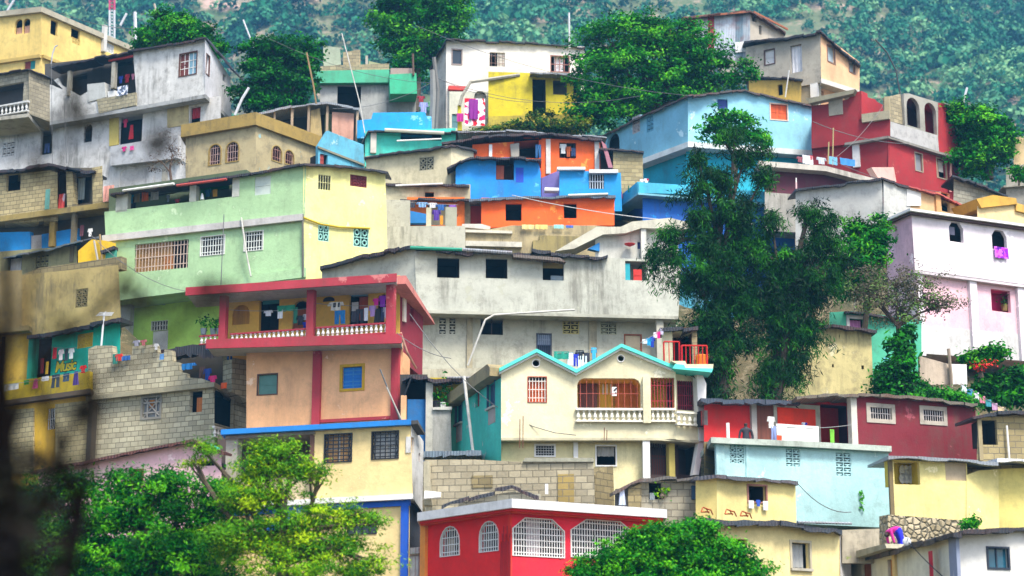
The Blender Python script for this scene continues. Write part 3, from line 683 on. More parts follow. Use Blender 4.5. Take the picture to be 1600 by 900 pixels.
w = h.wall(f2, [(497, 228), (512, 204), (568, 226), (570, 290), (497, 290)], P('#6fb4cc', .8, '#a9c4c4'), .3); w.win((500, 241, 512, 257), shutter=[(wood('#a04034'), 0, .6, 0, 1)]); h.ext(f2, [(496, 229), (568, 257), (568, 260), (496, 232)], 0, .12, CONCD, 'ledge'); h.done()
# tin porch with curtains above the tan parapet
f2 = FY((410, 180), 10, 114)
h = House('tin_porch', 'open porch on thin posts with a pink curtain under pale tin roofing', 'porch', f2, (480, 225))
h.roof([(f2, 404, 176), (f2, 455, 165), (f2, 510, 159), (f2, 560, 168)], GREYTIN, .3, 3.5, .3, .12)
for a, b, y in ((427, 430, 172), (454, 458, 168), (480, 484, 165), (509, 513, 164), (556, 560, 170)): h.post(f2, a, b, y, 225, wood('#b09a80'), o0=-.06, o1=.06)
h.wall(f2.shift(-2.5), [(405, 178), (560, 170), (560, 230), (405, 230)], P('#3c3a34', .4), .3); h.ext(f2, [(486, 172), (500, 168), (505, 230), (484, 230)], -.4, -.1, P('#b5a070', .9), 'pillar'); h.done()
garment('sheet', 'pink curtain hung between the posts of the tin porch', f2, 536, 176, 36, 46, plain('#c99a86'), -.1, name='curtain'); garment('sheet', 'olive curtain hanging behind the pink one in the tin porch', f2, 518, 178, 22, 42, plain('#6b7a58'), -.5, name='curtain')
# grey house with green parapet
fa = FY((500, 130), 4, 126); fs = FY((608, 130), 6, 125)
h = House('green_parapet_house', 'grey house with sea green parapet and block walls on its roof', 'house', fa, (560, 200))
w = h.wall(fa, [(500, 130), (608, 130), (608, 220), (500, 220)], P('#b0b2ae', .7)); w.win((527, 134, 564, 168), 'opening', depth=1.6)
h.wall(fa, [(604, 150), (650, 150), (650, 210), (604, 210)], P('#9ba09c', .7), 3)
gp = P('#5fb893', .55); h.ext(fa, [(492, 114), (608, 112), (608, 132), (500, 133), (490, 128)], -2, .45, gp, 'parapet'); h.ext(fs, [(608, 120), (650, 118), (651, 150), (609, 150)], -1.5, .5, P('#4fb58c'), 'balcony')
bl = blocks('#b3a888'); h.ext(fa, [(500, 104), (608, 100), (608, 113), (500, 115)], -2.2, .1, bl, 'wall'); h.ext(fa, [(505, 70), (531, 74), (533, 100), (505, 104)], -1.8, -.1, P('#a9b49c'), 'wall'); h.ext(fa, [(536, 80), (563, 76), (563, 100), (536, 101)], -1.6, -.2, bl, 'wall')
h.ext(fa, [(571, 86), (575, 86), (575, 102), (571, 102)], -.4, -.1, CONC, 'column'); h.ext(fa, [(576, 86), (602, 92), (602, 101), (576, 101)], -2.5, -1.2, P('#a8b088'), 'wall'); h.ext(fs, [(610, 108), (646, 108), (648, 116), (610, 118)], -1.2, .2, P('#b09a90'), 'slab'); h.done()
pole('antenna_mast', 'long thin pale pole leaning in front of the green parapet house', 'pole', [U(570, 208, 112), U(562, 160, 113), U(534, 52, 114)], .038, plain('#bdbcb4', .6, .4), n=5)
pole('antenna_mast', 'wooden pole with pale tip rising from the tin porch', 'pole', [U(494, 162, 113.6), U(490, 135, 113.6), U(479, 82, 113.6)], .06, wood('#9a8058'), n=5)
# sky blue parapet house
fa = FY((560, 205), 5, 113)
h = House('blue_parapet_house', 'house with a stepped sky blue parapet over turquoise walls', 'house', fa, (640, 250))
h.wall(fa, [(558, 188), (580, 186), (583, 176), (664, 175), (666, 181), (674, 182), (675, 214), (558, 216)], P('#3aa3dc', .6, '#88c4dc'), 2)
f2 = fa.shift(.5); tq = P('#5fcdbd', .6); w = h.wall(f2, [(570, 205), (712, 200), (712, 260), (570, 260)], tq, 2); w.win((626, 205, 690, 219), 'opening', room=plain('#2a5a60')); h.post(f2, 579, 588, 207, 240, P('#d9d4c8'), o0=0, o1=.2)
h.roof([(f2, 565, 222), (f2, 575, 204), (f2, 620, 203), (f2, 735, 206)], out=.4, back=2.5, th=.07); h.tube([f2.Q(601, 203, .5), f2.Q(694, 208, .5)], .12, plain('#c9c4b4', .6), 'gutter', 8); h.tube([f2.Q(620, 220, .6), f2.Q(690, 217, .6)], .05, WHITE, 'pipe'); h.done()
# beige house with ring vents
fa = FL((570, 250), (705, 236), YB=107); fb = FY((705, 236), 35, 107)
h = House('beige_house', 'beige house with a ringed block vent under a ragged black roof', 'house', fa, (640, 290))
bg_ = P('#dcd2b0', .6); w = h.wall(fa, [(572, 244), (640, 236), (705, 226), (705, 320), (572, 320)], bg_); w.win((655, 245, 678, 266), 'vent_block', vent=(P('#a9a58c'), 2, 2, 'ring'))
h.wall(fb, [(705, 226), (740, 236), (740, 300), (705, 300)], bg_, 2); h.roof([(fa, 569, 245), (fa, 640, 235), (fa, 705, 225), (fb, 745, 234)], out=.3, back=3, rise=.3, th=.1, jag=.07); h.done()
f2 = FY((600, 300), 3, 103.5)
h = House('beige_shed', 'low beige shed with a small dark hatch between black roofs', 'shed', f2, (670, 340))
w = h.wall(f2, [(600, 288), (735, 288), (735, 360), (600, 360)], P('#c9c0a0', .8), 2.5); w.win((664, 300, 678, 312)); h.roof([(f2, 601, 286), (f2, 733, 289)], out=.3, back=2, th=.1); h.tube([f2.Q(618, 290, .4), f2.Q(692, 287, .4)], .05, WHITE, 'pipe')
h.roof([(f2, 625, 311), (f2, 680, 312), (f2, 738, 311)], out=1.0, back=1.2, th=.1, jag=.07); h.done()
# white house top centre
fl = FY((697, 62), -60, 129); ff = FL((697, 62), (913, 73), YA=129)
wc = P('#ece7df', .45)
h = House('white_gabled_house', 'long white house with three small windows and a red lintel', 'house', ff, (760, 200))
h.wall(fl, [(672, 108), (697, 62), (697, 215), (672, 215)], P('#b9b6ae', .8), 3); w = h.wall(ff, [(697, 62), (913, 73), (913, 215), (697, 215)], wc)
w.win((707, 78, 721, 100), frame=(plain('#9a8a84'), .08), pane=DARKGLASS); w.win((765, 82, 789, 104), shutter=[(plain('#c9c3b8'), .5, 1, 0, 1)], grille=(plain('#8a6a60'), 4, 2, .025)); w.win((861, 88, 889, 112), frame=(plain('#a06a60'), .05), cloth=[(plain('#e9e4ea'), .2, .7, 0, 1)], muntin=(plain('#a06a60'), 4, 2))
h.roof([(fl, 671, 108), (fl, 697, 60), (ff, 800, 65), (ff, 915, 73)], out=.25, back=5, th=.08, rise=.5); h.band(ff, (700, 136), (727, 137), 6, 0, .35, plain('#d0504a'), 'lintel')
w2 = h.wall(ff.shift(.4), [(702, 143), (765, 143), (765, 215), (702, 215)], P('#d5d4c2', .6), .5); w2.win((706, 178, 716, 200), 'door', shutter=[(plain('#5c8a90'), 0, 1, 0, 1)]); w2.win((741, 142, 760, 195), 'door', 'arch'); h.done()
ff2 = FY((762, 150), 6, 126)
h = House('yellow_annex', 'bright yellow annex with black doorways below the long white house', 'house', ff2, (800, 190))
yl = P('#d6c648', .7, '#b9b078'); w = h.wall(ff2, [(763, 112), (832, 114), (905, 120), (905, 205), (763, 205)], yl, 3); w.win((832, 123, 853, 176), 'door', depth=1.5); w.win((864, 125, 886, 148), room=plain('#7a7468')); w.win((896, 126, 904, 146))
h.roof([(ff2, 828, 112), (ff2, 912, 116)], GREYTIN, .8, 2, .1, .1); h.tube([ff2.Q(812, 117), ff2.Q(735, 128, .3), ff2.Q(722, 150, .3), ff2.Q(718, 165, .3)], .12, CONC, 'arch'); h.ext(ff2, [(715, 165), (720, 165), (722, 205), (715, 205)], -.1, .2, plain('#e0d040'), 'column')
h.ext(ff2, [(762, 186), (905, 182), (905, 200), (762, 205)], -.2, .6, P('#bfae50', .9), 'ledge'); h.done()
garment('sheet', 'red and white flowered bedspread hung by the yellow annex', ff2, 742, 154, 34, 46, pattern(('#f0e6ea', '#d03040', '#f4eef0', '#c02a6a', '#eee2e4'), 4), .5, name='bedspread'); garment('sheet', 'purple blanket hung over the flowered bedspread', ff2, 740, 155, 15, 34, plain('#8a1f8e'), .62, name='blanket'); garment('sheet', 'small magenta cloth on a corner beside the flowered bedspread', ff2, 719, 177, 11, 14, plain('#b5208a'), .5)
garment('shirt', 'lilac shirt hung near the black poles by the sky blue parapet', FY((660, 165), 5, 118), 662, 160, 14, 18, plain('#a9b0e0'), 0); garment('shirt', 'dark red shirt on a hook near the green balcony', FY((655, 148), 5, 120), 658, 150, 12, 10, plain('#9a3040'), 0)
# light blue house
fa = FL((1005, 247), (1075, 219), YB=112); fb = FY((1075, 219), 14, 112)
lb = P('#9fd6ea', .4, '#c4dde2')
h = House('light_blue_house', 'large light blue house with orange shutters under a bent thin roof', 'house', fb, (1140, 245))
w = h.wall(fa, [(944, 212), (1000, 184), (1075, 150), (1075, 222), (1003, 250), (944, 262)], P('#8fc8de', .5, '#b9d6dd')); w.win((988, 181, 1000, 208), 'vent_block', vent=(P('#c9c4c4'), 2, 4, 'ring')); w.win((1010, 181, 1021, 206), 'vent_block', vent=(P('#7ab8d4'), 2, 4, 'arc')); w.win((948, 208, 968, 236), 'opening', 'arch')
w = h.wall(fb, [(1075, 150), (1165, 142), (1272, 167), (1272, 236), (1075, 222)], lb); w.win((1204, 163, 1230, 187), shutter=[(wood('#e06a2e'), 0, .5, 0, 1), (wood('#e06a2e'), .5, 1, 0, 1)], frame=(plain('#e6cdb8'), .06)); w.win((1121, 155, 1137, 172), shutter=[(plain('#2a3f8a'), 0, 1, 0, 1)])
h.roof([(fa, 941, 211), (fa, 1000, 182), (fa, 1076, 148), (fb, 1165, 140), (fb, 1275, 166)], tin('#4a4442', .6), .3, 5, .8, .1, .03)
h.slab([(fa, 1003, 248), (fa, 1075, 221), (fb, 1272, 235)], 9, P('#e4ece8', .5), .35, 4); f3 = fa.shift(-.4); f4 = fb.shift(-.4)
h.wall(f3, [(1000, 250), (1072, 225), (1072, 300), (1000, 300)], P('#3fb0c8', .5)); h.wall(f4, [(1072, 225), (1275, 240), (1275, 300), (1072, 300)], P('#45b8d0', .5)); h.done()
f2 = FY((940, 240), 4, 108)
h = House('stone_shed', 'rough tan stone room with a dark side gap beside orange house', 'shed', f2, (970, 300)); h.wall(f2, [(958, 233), (1004, 236), (1006, 310), (958, 310)], blocks('#b9aa80', '#a89a78'), 3); h.wall(f2.shift(-1), [(936, 230), (960, 232), (960, 290), (936, 290)], P('#5a4a44'), .5).win((940, 238, 956, 270), 'door'); h.roof([(f2, 936, 231), (f2, 1006, 236)], out=.3, back=3, th=.08); h.ext(f2, [(939, 222), (946, 228), (957, 264), (950, 264)], .1, .25, plain('#a8707a'), 'gutter'); h.done()
# peach and grey house top right
fa = FL((1180, 125), (1282, 105), YB=129); fb = FL((1283, 125), (1343, 152), YA=129)
h = House('peach_hilltop_house', 'grey and peach house with dark sagging roof and white hanging sheet', 'house', fa, (1282, 160))
w = h.wall(fa, [(1165, 74), (1282, 50), (1282, 129), (1250, 135), (1165, 118)], P('#b3ac9c', .8)); w.win((1235, 70, 1253, 113), 'door', cloth=[(plain('#e6e6ea'), 0, 1, 0, 1)]); w.win((1195, 78, 1210, 100), frame=(plain('#5a3a34'), .06), shutter=[(plain('#d8d8d6'), 0, 1, 0, 1)])
w = h.wall(fb, [(1282, 50), (1343, 97), (1343, 142), (1330, 145), (1283, 124)], P('#f0c39c', .4)); w.win((1293, 73, 1304, 97), frame=(plain('#8a6a5a'), .08), pane=glassy('#aab6ba')); w.win((1327, 97, 1335, 113), frame=(plain('#8a6a5a'), .08), pane=glassy('#aab6ba'))
h.slab([(fb, 1283, 122), (fb, 1343, 141)], 8, P('#e4ddd4'), .2, 3); h.roof([(fa, 1163, 64), (fa, 1230, 58), (fa, 1282, 47), (fb, 1310, 72), (fb, 1345, 101)], out=.4, back=4, rise=.3, th=.12, jag=.08)
f3 = fb.shift(-.5); h.wall(f3, [(1281, 128), (1320, 145), (1320, 190), (1281, 180)], P('#e8b48c')).win((1283, 142, 1287, 153)); f4 = fa.shift(-.2); h.wall(f4, [(1250, 130), (1283, 126), (1283, 190), (1250, 190)], P('#a8a28e', .9)); h.post(f4, 1268, 1280, 131, 165, WHITE, o0=0, o1=.2)
f5 = fa.shift(1.2); w = h.wall(f5, [(1170, 126), (1252, 124), (1252, 190), (1170, 190)], P('#e3c070', .7), 1.5); w.win((1215, 132, 1223, 149)); h.roof([(f5, 1165, 120), (f5, 1215, 119), (f5, 1255, 124)], out=.3, back=2, th=.1); h.done()
pole('pipe', 'thin white pipe against the yellow wall under the white sheet', 'pipe', [f5.Q(1227, 152, .4), f5.Q(1233, 110, .6)], .05, WHITE)
# rusty corrugated shack
fa = FL((1075, 90), (1170, 82), YB=133); fb = FY((1170, 82), 45, 133)
h = House('tin_shack', 'shack of rusty grey corrugated sheets on the hilltop', 'shack', fa, (1170, 90))
for i, (a, b, c) in enumerate([(1072, 1087, '#8a4038'), (1087, 1106, '#aeb6c0'), (1106, 1116, '#8c2f34'), (1116, 1131, '#a9b4be'), (1131, 1149, '#b8c2cc'), (1149, 1161, '#6f8490'), (1161, 1172, '#9aa4ac')]):
    h.wall(fa, [(a, 30 - (a - 1072) * .14), (b, 30 - (b - 1072) * .14), (b, 95), (a, 95)], tin(c, .55, '#7a3828'), .08 + .02 * (i % 2), name='metal_sheet')
h.rect(fa, (1149, 66, 1165, 82), .02, .1, WHITE, 'metal_sheet'); h.wall(fb, [(1172, 22), (1225, 48), (1225, 95), (1172, 95)], P('#c9bfae'), 2).win((1186, 40, 1190, 54)).win((1175, 24, 1182, 34))
h.roof([(fa, 1066, 27), (fa, 1172, 15), (fb, 1228, 50)], tin('#5a4038', .8), .4, 4, .4, .1); h.band(fa, (1070, 29), (1172, 19), 3, .3, .38, wood('#a8684a'), 'beam'); h.band(fb, (1172, 19), (1225, 46), 3, .3, .38, wood('#a8684a'), 'beam'); h.done()
# red house upper right
fa = FY((1388, 215), -26, 109); fb = FL((1391, 190), (1465, 212), YA=109)
rd, rl = P('#8e1a26', .45, '#a84a48'), P('#a42c32', .5, '#a85a54')
h = House('red_terraced_house', 'unfinished red house with open arches and ragged block walls on its terrace', 'house', fa, (1388, 300))
f2 = fa.shift(-2.0)
h.wall(fa, [(1268, 165), (1290, 163), (1325, 155), (1333, 145), (1346, 142), (1347, 182), (1391, 178), (1391, 214), (1320, 226), (1268, 232)], rd, 3.5)
h.wall(FL((1346, 160), (1388, 176), YA=fa.Y(1346, 160) + .02).shift(.03), [(1346, 142), (1355, 146), (1356, 152), (1367, 155), (1372, 160), (1380, 164), (1381, 182), (1346, 186)], rl, .3)
h.rect(fa, (1295, 155, 1317, 180), 0, .04, P('#a39c8a', .8), 'bare_render'); h.rect(fa, (1348, 177, 1391, 190), .0, .25, P('#aaa288', .9), 'beam'); h.ext(fa, [(1262, 158), (1340, 143), (1336, 150), (1268, 165)], .0, .5, P('#8f8a72', .9), 'beam')
h.ext(fb, [(1391, 190), (1465, 212), (1467, 237), (1391, 213)], -.2, .02, P('#b9b8b6', .8), 'parapet')
h.ext(fa, [(1381, 150), (1388, 150), (1388, 178), (1381, 178)], -.5, -.1, P('#b9ab88'), 'column'); h.ext(fb, [(1389, 150), (1412, 145), (1416, 193), (1391, 188)], -.5, -.25, blocks('#b9ae90'), 'wall')
fb2 = fb.shift(-.06); w = h.wall(fb2, [(1412, 146), (1420, 146), (1466, 160), (1466, 213), (1414, 197)], P('#aaa79c', .8), .25); w.win((1417, 153, 1437, 198), 'arch', 'arch', depth=2.0, room=P('#7a2a32'), t=.25); w.win((1445, 161, 1463, 208), 'arch', 'arch', depth=1.5, room=P('#b0303a'))
w = h.wall(fb2, [(1465, 160), (1506, 170), (1507, 246), (1466, 237)], rl, 3); w.win((1478, 170, 1490, 193), shape='arch'); h.ext(fb, [(1470, 160), (1504, 169), (1500, 175), (1482, 166)], 0, .08, P('#b9b2a6'), 'beam')
h.slab([(fa, 1320, 223), (fa, 1388, 212), (fb, 1465, 236), (fb, 1507, 247)], 4, P('#8f8c84', .8), .12, 2.5)
fa3, fb3 = fa.shift(-.25), fb.shift(-.25); h.wall(fa3, [(1270, 228), (1390, 214), (1390, 320), (1270, 320)], rd); w = h.wall(fb3, [(1388, 214), (1500, 247), (1490, 330), (1388, 320)], rl); w.win((1430, 240, 1441, 267), frame=(plain('#b0a08a'), .05), pane=glassy('#8a8a90'), cloth=[(WHITE, 0, .9, .3, 1)]); w.win((1464, 249, 1478, 278), frame=(plain('#b0a08a'), .06), cloth=[(plain('#b08a7a'), 0, .5, 0, 1), (plain('#e0d8d0'), .5, 1, 0, .6)])
h.post(fa3, 1333, 1344, 221, 262, P('#d5d5d4'), o0=0, o1=.15); h.tube([fb3.Q(1486, 237, .2), fb3.Q(1485, 300, .2)], .08, P('#e0a8a0'), 'downpipe'); h.done()
# ================================================================== houses across the middle of the slope
# concrete block house with red pipe bench and blue band at the frame's edge
fa = FL((0, 340), (170, 318), YB=103)
BLK = blocks('#c2b48a', '#7d745c'); BLKD = blocks('#9a8c66', '#6a614c')
h = House('block_house', 'bare block house on a slab above blue painted walls, black tin roof', 'house', fa, (80, 440))
w = h.wall(fa, [(-40, 276), (40, 270), (78, 266), (90, 270), (90, 345), (-40, 350)], BLK, 3); w.win((10, 272, 32, 298), 'opening', depth=1.5)
h.wall(fa.shift(-.6), [(88, 262), (145, 262), (145, 330), (88, 332)], P('#6b6250', .9), 1).win((89, 266, 103, 330), 'door').win((116, 276, 142, 318), 'opening', cloth=[(plain('#a9b4b4'), .05, .5, 0, .8)])
h.wall(fa, [(103, 268), (113, 268), (116, 326), (105, 328)], BLK, .4); h.wall(fa, [(144, 262), (160, 259), (161, 320), (145, 322)], BLK, 1.2)
h.roof([(fa, -40, 272), (fa, 40, 262), (fa, 76, 254), (fa, 110, 262), (fa, 148, 266)], out=.4, back=3.2, rise=.5, th=.14, jag=.05); h.slab([(fa, -40, 343), (fa, 172, 315)], 9, P('#a5925a', .8), .35, 3.5)
h.rect(fa, (71, 296, 78, 327), .01, .03, plain('#6fa59a'), 'patch')
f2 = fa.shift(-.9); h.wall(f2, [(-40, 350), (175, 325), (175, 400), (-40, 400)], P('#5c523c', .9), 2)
bb = P('#2a8fd0', .5); h.ext(fa, [(-40, 362), (42, 360), (42, 391), (-40, 392)], -.6, -.3, bb, 'wall'); h.ext(fa, [(60, 364), (76, 362), (76, 386), (60, 387)], -.6, -.3, bb, 'wall'); h.ext(fa, [(82, 360), (116, 354), (116, 378), (83, 384)], -.6, -.3, bb, 'wall'); h.ext(fa, [(40, 366), (60, 364), (60, 388), (41, 389)], -.5, -.4, P('#a9a4a0'), 'door')
h.post(fa, 75, 83, 335, 384, P('#a88f52', .9), o0=-.4, o1=-.1); h.post(fa, 113, 119, 320, 410, P('#7a7058', .9), o0=-.1, o1=.15)
h.roof([(fa, 5, 402), (fa, 60, 392), (fa, 158, 369)], tin('#5f6a6c', .4), .7, 1.4, .4, .09); f3 = fa.shift(.1)
w = h.wall(f3, [(-40, 396), (120, 384), (122, 470), (-40, 470)], P('#98936a', .95), 2); w.win((55, 398, 76, 424), 'vent_block', vent=(P('#98936a'), 3, 3, 'arc')); w.win((12, 400, 34, 425), 'opening', cloth=[(plain('#c9c4c4'), 0, .8, .1, 1)])
h.done()
garment('sheet', 'red and lilac cloth in the doorway of the bare block house', fa, 97, 303, 13, 26, pattern(('#c04a4a', '#b8a8b8', '#c85a56'), 2), -.3)
fy = FY((150, 400), -14, 98)
h = House('yellow_shack', 'small mustard yellow shack with a teal door behind grey poles', 'shack', fy, (150, 440))
h.wall(fy, [(122, 392), (143, 374), (165, 376), (181, 380), (181, 445), (158, 440), (122, 420)], P('#e0bd2a', .5), 1.5); h.rect(fy, (165, 392, 182, 436), 0, .06, P('#4fa08c'), 'door'); h.ext(fy, [(160, 394), (182, 386), (182, 391), (162, 398)], -.2, .3, BLACKTIN, 'roof')
h.tube([fy.Q(147, 376, .3), fy.Q(153, 408, .3), fy.Q(157, 446, .3)], .06, plain('#a9a49a'), 'pole'); h.tube([fy.Q(156, 366, .25), fy.Q(162, 440, .2)], .05, wood('#a08860'), 'pole'); h.done()
garment('shirt', 'white shirt hung under the slab beside the green house', fa, 141, 357, 9, 13, WHITE, .3); garment('sheet', 'dark maroon cloth hung under the slab above the yellow shack', fa, 128, 352, 8, 18, plain('#5a2a34'), .1)
garment('sheet', 'salmon sheet draped by the block pillar next to green parapet', fa, 170, 290, 20, 26, plain('#eeb0a0'), .4); garment('sheet', 'blue cloth bundled on the slab end by the salmon sheet', fa, 179, 312, 18, 8, plain('#3a6aa8'), .5)
# green and yellow house
fa = FL((165, 368), (470, 336), YB=95); fb = FY((474, 340), 27, fa.Y(474, 340))
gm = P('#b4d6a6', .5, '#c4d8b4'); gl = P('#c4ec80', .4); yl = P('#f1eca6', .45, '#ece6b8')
h = House('green_house', 'pale green three storey house with a pale yellow side wall', 'house', fa, (474, 440))
w = h.wall(fa, [(163, 331), (300, 315), (374, 306), (374, 278), (478, 259), (476, 338), (165, 370)], gm, .3); w.win((398, 275, 423, 304), 'window', shutter=[(plain('#c9d6cc'), 0, 1, 0, 1, .03)])
h.wall(fa.shift(-.35), [(376, 280), (476, 262), (476, 335), (376, 345)], gm, 3)
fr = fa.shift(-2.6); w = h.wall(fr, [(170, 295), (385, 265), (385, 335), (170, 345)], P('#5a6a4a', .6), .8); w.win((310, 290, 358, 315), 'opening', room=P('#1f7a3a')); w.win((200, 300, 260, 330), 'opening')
for a, b, y0, y1 in ((181, 199, 302, 331), (296, 306, 290, 316), (363, 374, 275, 308)): h.post(fa, a, b, y0, y1, P('#c4c8bc', .6), o0=-.35, o1=0)
h.roof([(fa, 172, 302), (fa, 270, 287), (fa, 400, 268), (fa, 477, 253), (fb, 540, 258), (fb, 606, 268)], out=.35, back=3, rise=.5, th=.1, jag=.05); h.tube([fa.Q(192, 298, .45), fa.Q(272, 287, .45)], .07, WHITE, 'pipe'); h.tube([fa.Q(276, 290, .5), fa.Q(354, 280, .5)], .07, plain('#b05048'), 'pipe')
h.band(fa, (162, 369), (475, 335), 10, -.1, .18, P('#c9c6c2', .5), 'ledge'); f1 = fa.shift(-.06)
w = h.wall(f1, [(180, 376), (476, 343), (476, 500), (400, 440), (180, 470)], gm, 4)
w.win((210, 378, 294, 422), shutter=[(wood('#b08a5a'), 0, .68, 0, 1, .16), (wood('#c88a58'), .52, .7, .45, 1, .14)], grille=(plain('#c8b4a4'), 17, 3, .045)); gw = (plain('#e6ece6'), 9, 3, .04)
w.win((314, 369, 351, 398), grille=gw, frame=(WHITE, .03)); w.win((382, 362, 411, 391), grille=(plain('#e6ece6'), 7, 3, .04), frame=(WHITE, .03))
w = h.wall(fb, [(474, 259), (540, 262), (602, 269), (606, 420), (560, 450), (474, 440)], yl, 4); w.win((497, 273, 517, 297), 'vent_block', vent=(P('#e6e4b0'), 5, 2, 'none')); w.win((547, 274, 573, 292), 'vent_block', vent=(plain('#7a2228'), 5, 4, 'arc'))
tv = P('#9fd4c8'); w.win((497, 348, 514, 377), 'vent_block', vent=(tv, 2, 2, 'ring')); w.win((552, 356, 576, 386), 'vent_block', vent=(tv, 2, 2, 'ring'))
h.tube([fb.Q(474, 340, .1), fb.Q(500, 350, .1), fb.Q(530, 355, .1), fb.Q(578, 357, .1)], .06, P('#c9b040'), 'conduit'); h.tube([fa.Q(377, 340, .25), fa.Q(384, 390, .25), fa.Q(392, 432, .25)], .045, PIPE, 'downpipe')
h.tube([fb.Q(473, 335, .08), fb.Q(473.5, 432, .08)], .06, plain('#6a6a5e'), 'downpipe')
h.slab([(fa, 176, 456), (fa, 478, 418)], 15, gm, .02, 3, 'beam'); f4 = fa.shift(-2.0)
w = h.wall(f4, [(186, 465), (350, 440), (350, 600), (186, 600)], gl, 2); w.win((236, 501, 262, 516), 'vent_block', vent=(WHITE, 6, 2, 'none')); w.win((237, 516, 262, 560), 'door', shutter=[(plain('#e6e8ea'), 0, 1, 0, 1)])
for x, y in ((247, 467), (256, 474), (264, 463), (273, 470), (280, 461)): w.win((x - 2.5, y - 4, x + 2.5, y + 3), 'vent_hole')
h.post(fa.shift(-1.2), 187, 203, 466, 600, P('#b0b2a6', .6), o0=-.3, o1=.1); h.done()
for a in (('shirt', 205, 300, 9, 19, '#4a9ad0', 'blue shirt first on the line above the green parapet'), ('sheet', 214, 302, 11, 15, '#a89a78', 'tan cloth on the line between blue shirt and orange towel'), ('sheet', 227, 300, 12, 15, '#ff8a1e', 'bright orange towel on the line above the green parapet'), ('sheet', 242, 300, 14, 13, '#c9ccd6', 'pale grey towel beside the orange one above green parapet'), ('sheet', 336, 296, 8, 12, '#e0b020', 'yellow cloth hung against dark green wall of porch'), ('shirt', 325, 296, 10, 12, '#2a6a9a', 'teal blue shirt beside the yellow cloth in the green porch'), ('shirt', 263, 304, 6, 12, '#8a98b0', 'grey blue shirt in the shade of the green porch'), ('shirt', 277, 311, 10, 6, '#b03040', 'red cloth heaped behind the green parapet')):
    garment(a[0], a[6], fa, a[1], a[2], a[3], a[4], plain(a[5]), -.9)
line('clothes line behind the green parapet', fa.Q(190, 302, -.9), fa.Q(300, 297, -.9), .1)
pole('bottle', 'clear plastic bottle standing on the green parapet', 'bottle', [fa.Q(316, 312, -.1), fa.Q(316, 305, -.1), fa.Q(316, 302, -.1)], .11, plain('#d5dde0', .3), None, 8, .3)
# tan blurred house at the edge
fa = FL((0, 520), (185, 497), YB=92)
tm = P('#b5a26c', .95, '#8f7f52')
h = House('ochre_house', 'stained ochre house with one small lattice window beside the green house', 'house', fa, (60, 600))
w = h.wall(fa, [(30, 430), (185, 414), (190, 520), (30, 540)], tm, 4); w.win((118, 451, 137, 480), 'vent_block', vent=(P('#7d7048'), 2, 3, 'ring')); h.wall(fa.shift(.5), [(-40, 425), (34, 422), (34, 515), (-40, 520)], P('#8f7c50', .95), 3); h.ext(fa, [(28, 432), (60, 418), (122, 410), (188, 400), (188, 420), (28, 440)], -.5, -.05, BLKD, 'wall')
h.slab([(fa, -40, 516), (fa, 45, 508)], 8, P('#8a7a50', .9), .7, 2); w = h.wall(fa.shift(.1), [(-40, 520), (48, 512), (48, 640), (-40, 640)], P('#c6a44e', .9), 3); w.win((-2, 525, 8, 550)); h.done()
# turquoise house with graffiti
ft = FL((0, 628), (140, 607), YB=88.5)
fb = ft.shift(-1.3)
h = House('turquoise_house', 'turquoise house with painted lettering, black roof and a yellow terrace wall', 'house', ft, (80, 720))
tq = P('#35bfa6', .5, '#58c9b4'); w = h.wall(fb, [(45, 525), (188, 500), (188, 640), (45, 640)], tq, 3); w.win((55, 527, 80, 592), 'door', depth=1.5); w.win((121, 521, 145, 543), 'vent_block', vent=(P('#dcbf58'), 4, 3, 'ring'))
h.roof([(fb, 42, 524), (fb, 100, 515), (fb, 189, 496)], out=.6, back=3, rise=.4, th=.16, jag=.05); h.post(fb, 48, 55, 527, 600, P('#2a9a80'), o0=0, o1=.2)
h.wall(ft, [(-40, 602), (45, 592), (140, 580), (140, 612), (-40, 632)], P('#cdb648', .8), .25, 'parapet'); h.slab([(ft, -40, 632), (ft, 141, 607)], 7, P('#5c4a34', .8), .3, 3)
fc = ft.shift(-.1); w = h.wall(fc, [(-40, 640), (140, 616), (140, 760), (-40, 760)], P('#d8b052', .8), 3); w.win((74, 638, 88, 671), grille=(WHITE, 5, 1, .03)); h.ext(fc, [(-40, 645), (54, 638), (54, 740), (-40, 740)], 0, .08, BLK, 'wall'); h.ext(fc, [(88, 632), (141, 626), (142, 740), (89, 740)], 0, .08, BLK, 'wall')
h.post(ft, 138, 145, 628, 740, P('#4a4030', .9), o0=-.2, o1=.1); h.done()
cu = bpy.data.curves.new('painted_lettering', 'FONT'); cu.body = 'Music'; cu.extrude = .004; cu.size = .75; cu.shear = .15; cu.offset = .012; cu.space_character = .85
def text_on(cu, f, x, y, o, mat, parent, name):
    ob = bpy.data.objects.new(name, cu); COL.objects.link(ob); p = f.Q(x, y, o); dg = bpy.context.evaluated_depsgraph_get(); dg.update()
    me = bpy.data.meshes.new_from_object(ob.evaluated_get(dg)); bpy.data.objects.remove(ob)
    m2 = bpy.data.objects.new(name, me); COL.objects.link(m2); me.materials.clear(); me.materials.append(mat)
    m2.parent = parent; m2.location = p - origin(parent); m2.rotation_euler = (rad(90), 0, f.angle()); return m2
TURQ = h.root
text_on(cu, fb, 85.5, 582, .012, plain('#d8c81e'), TURQ, 'lettering')
cu2 = cu.copy(); cu2.offset = .05; text_on(cu2, fb, 85.5, 582, .004, plain('#14241e'), TURQ, 'lettering_outline')
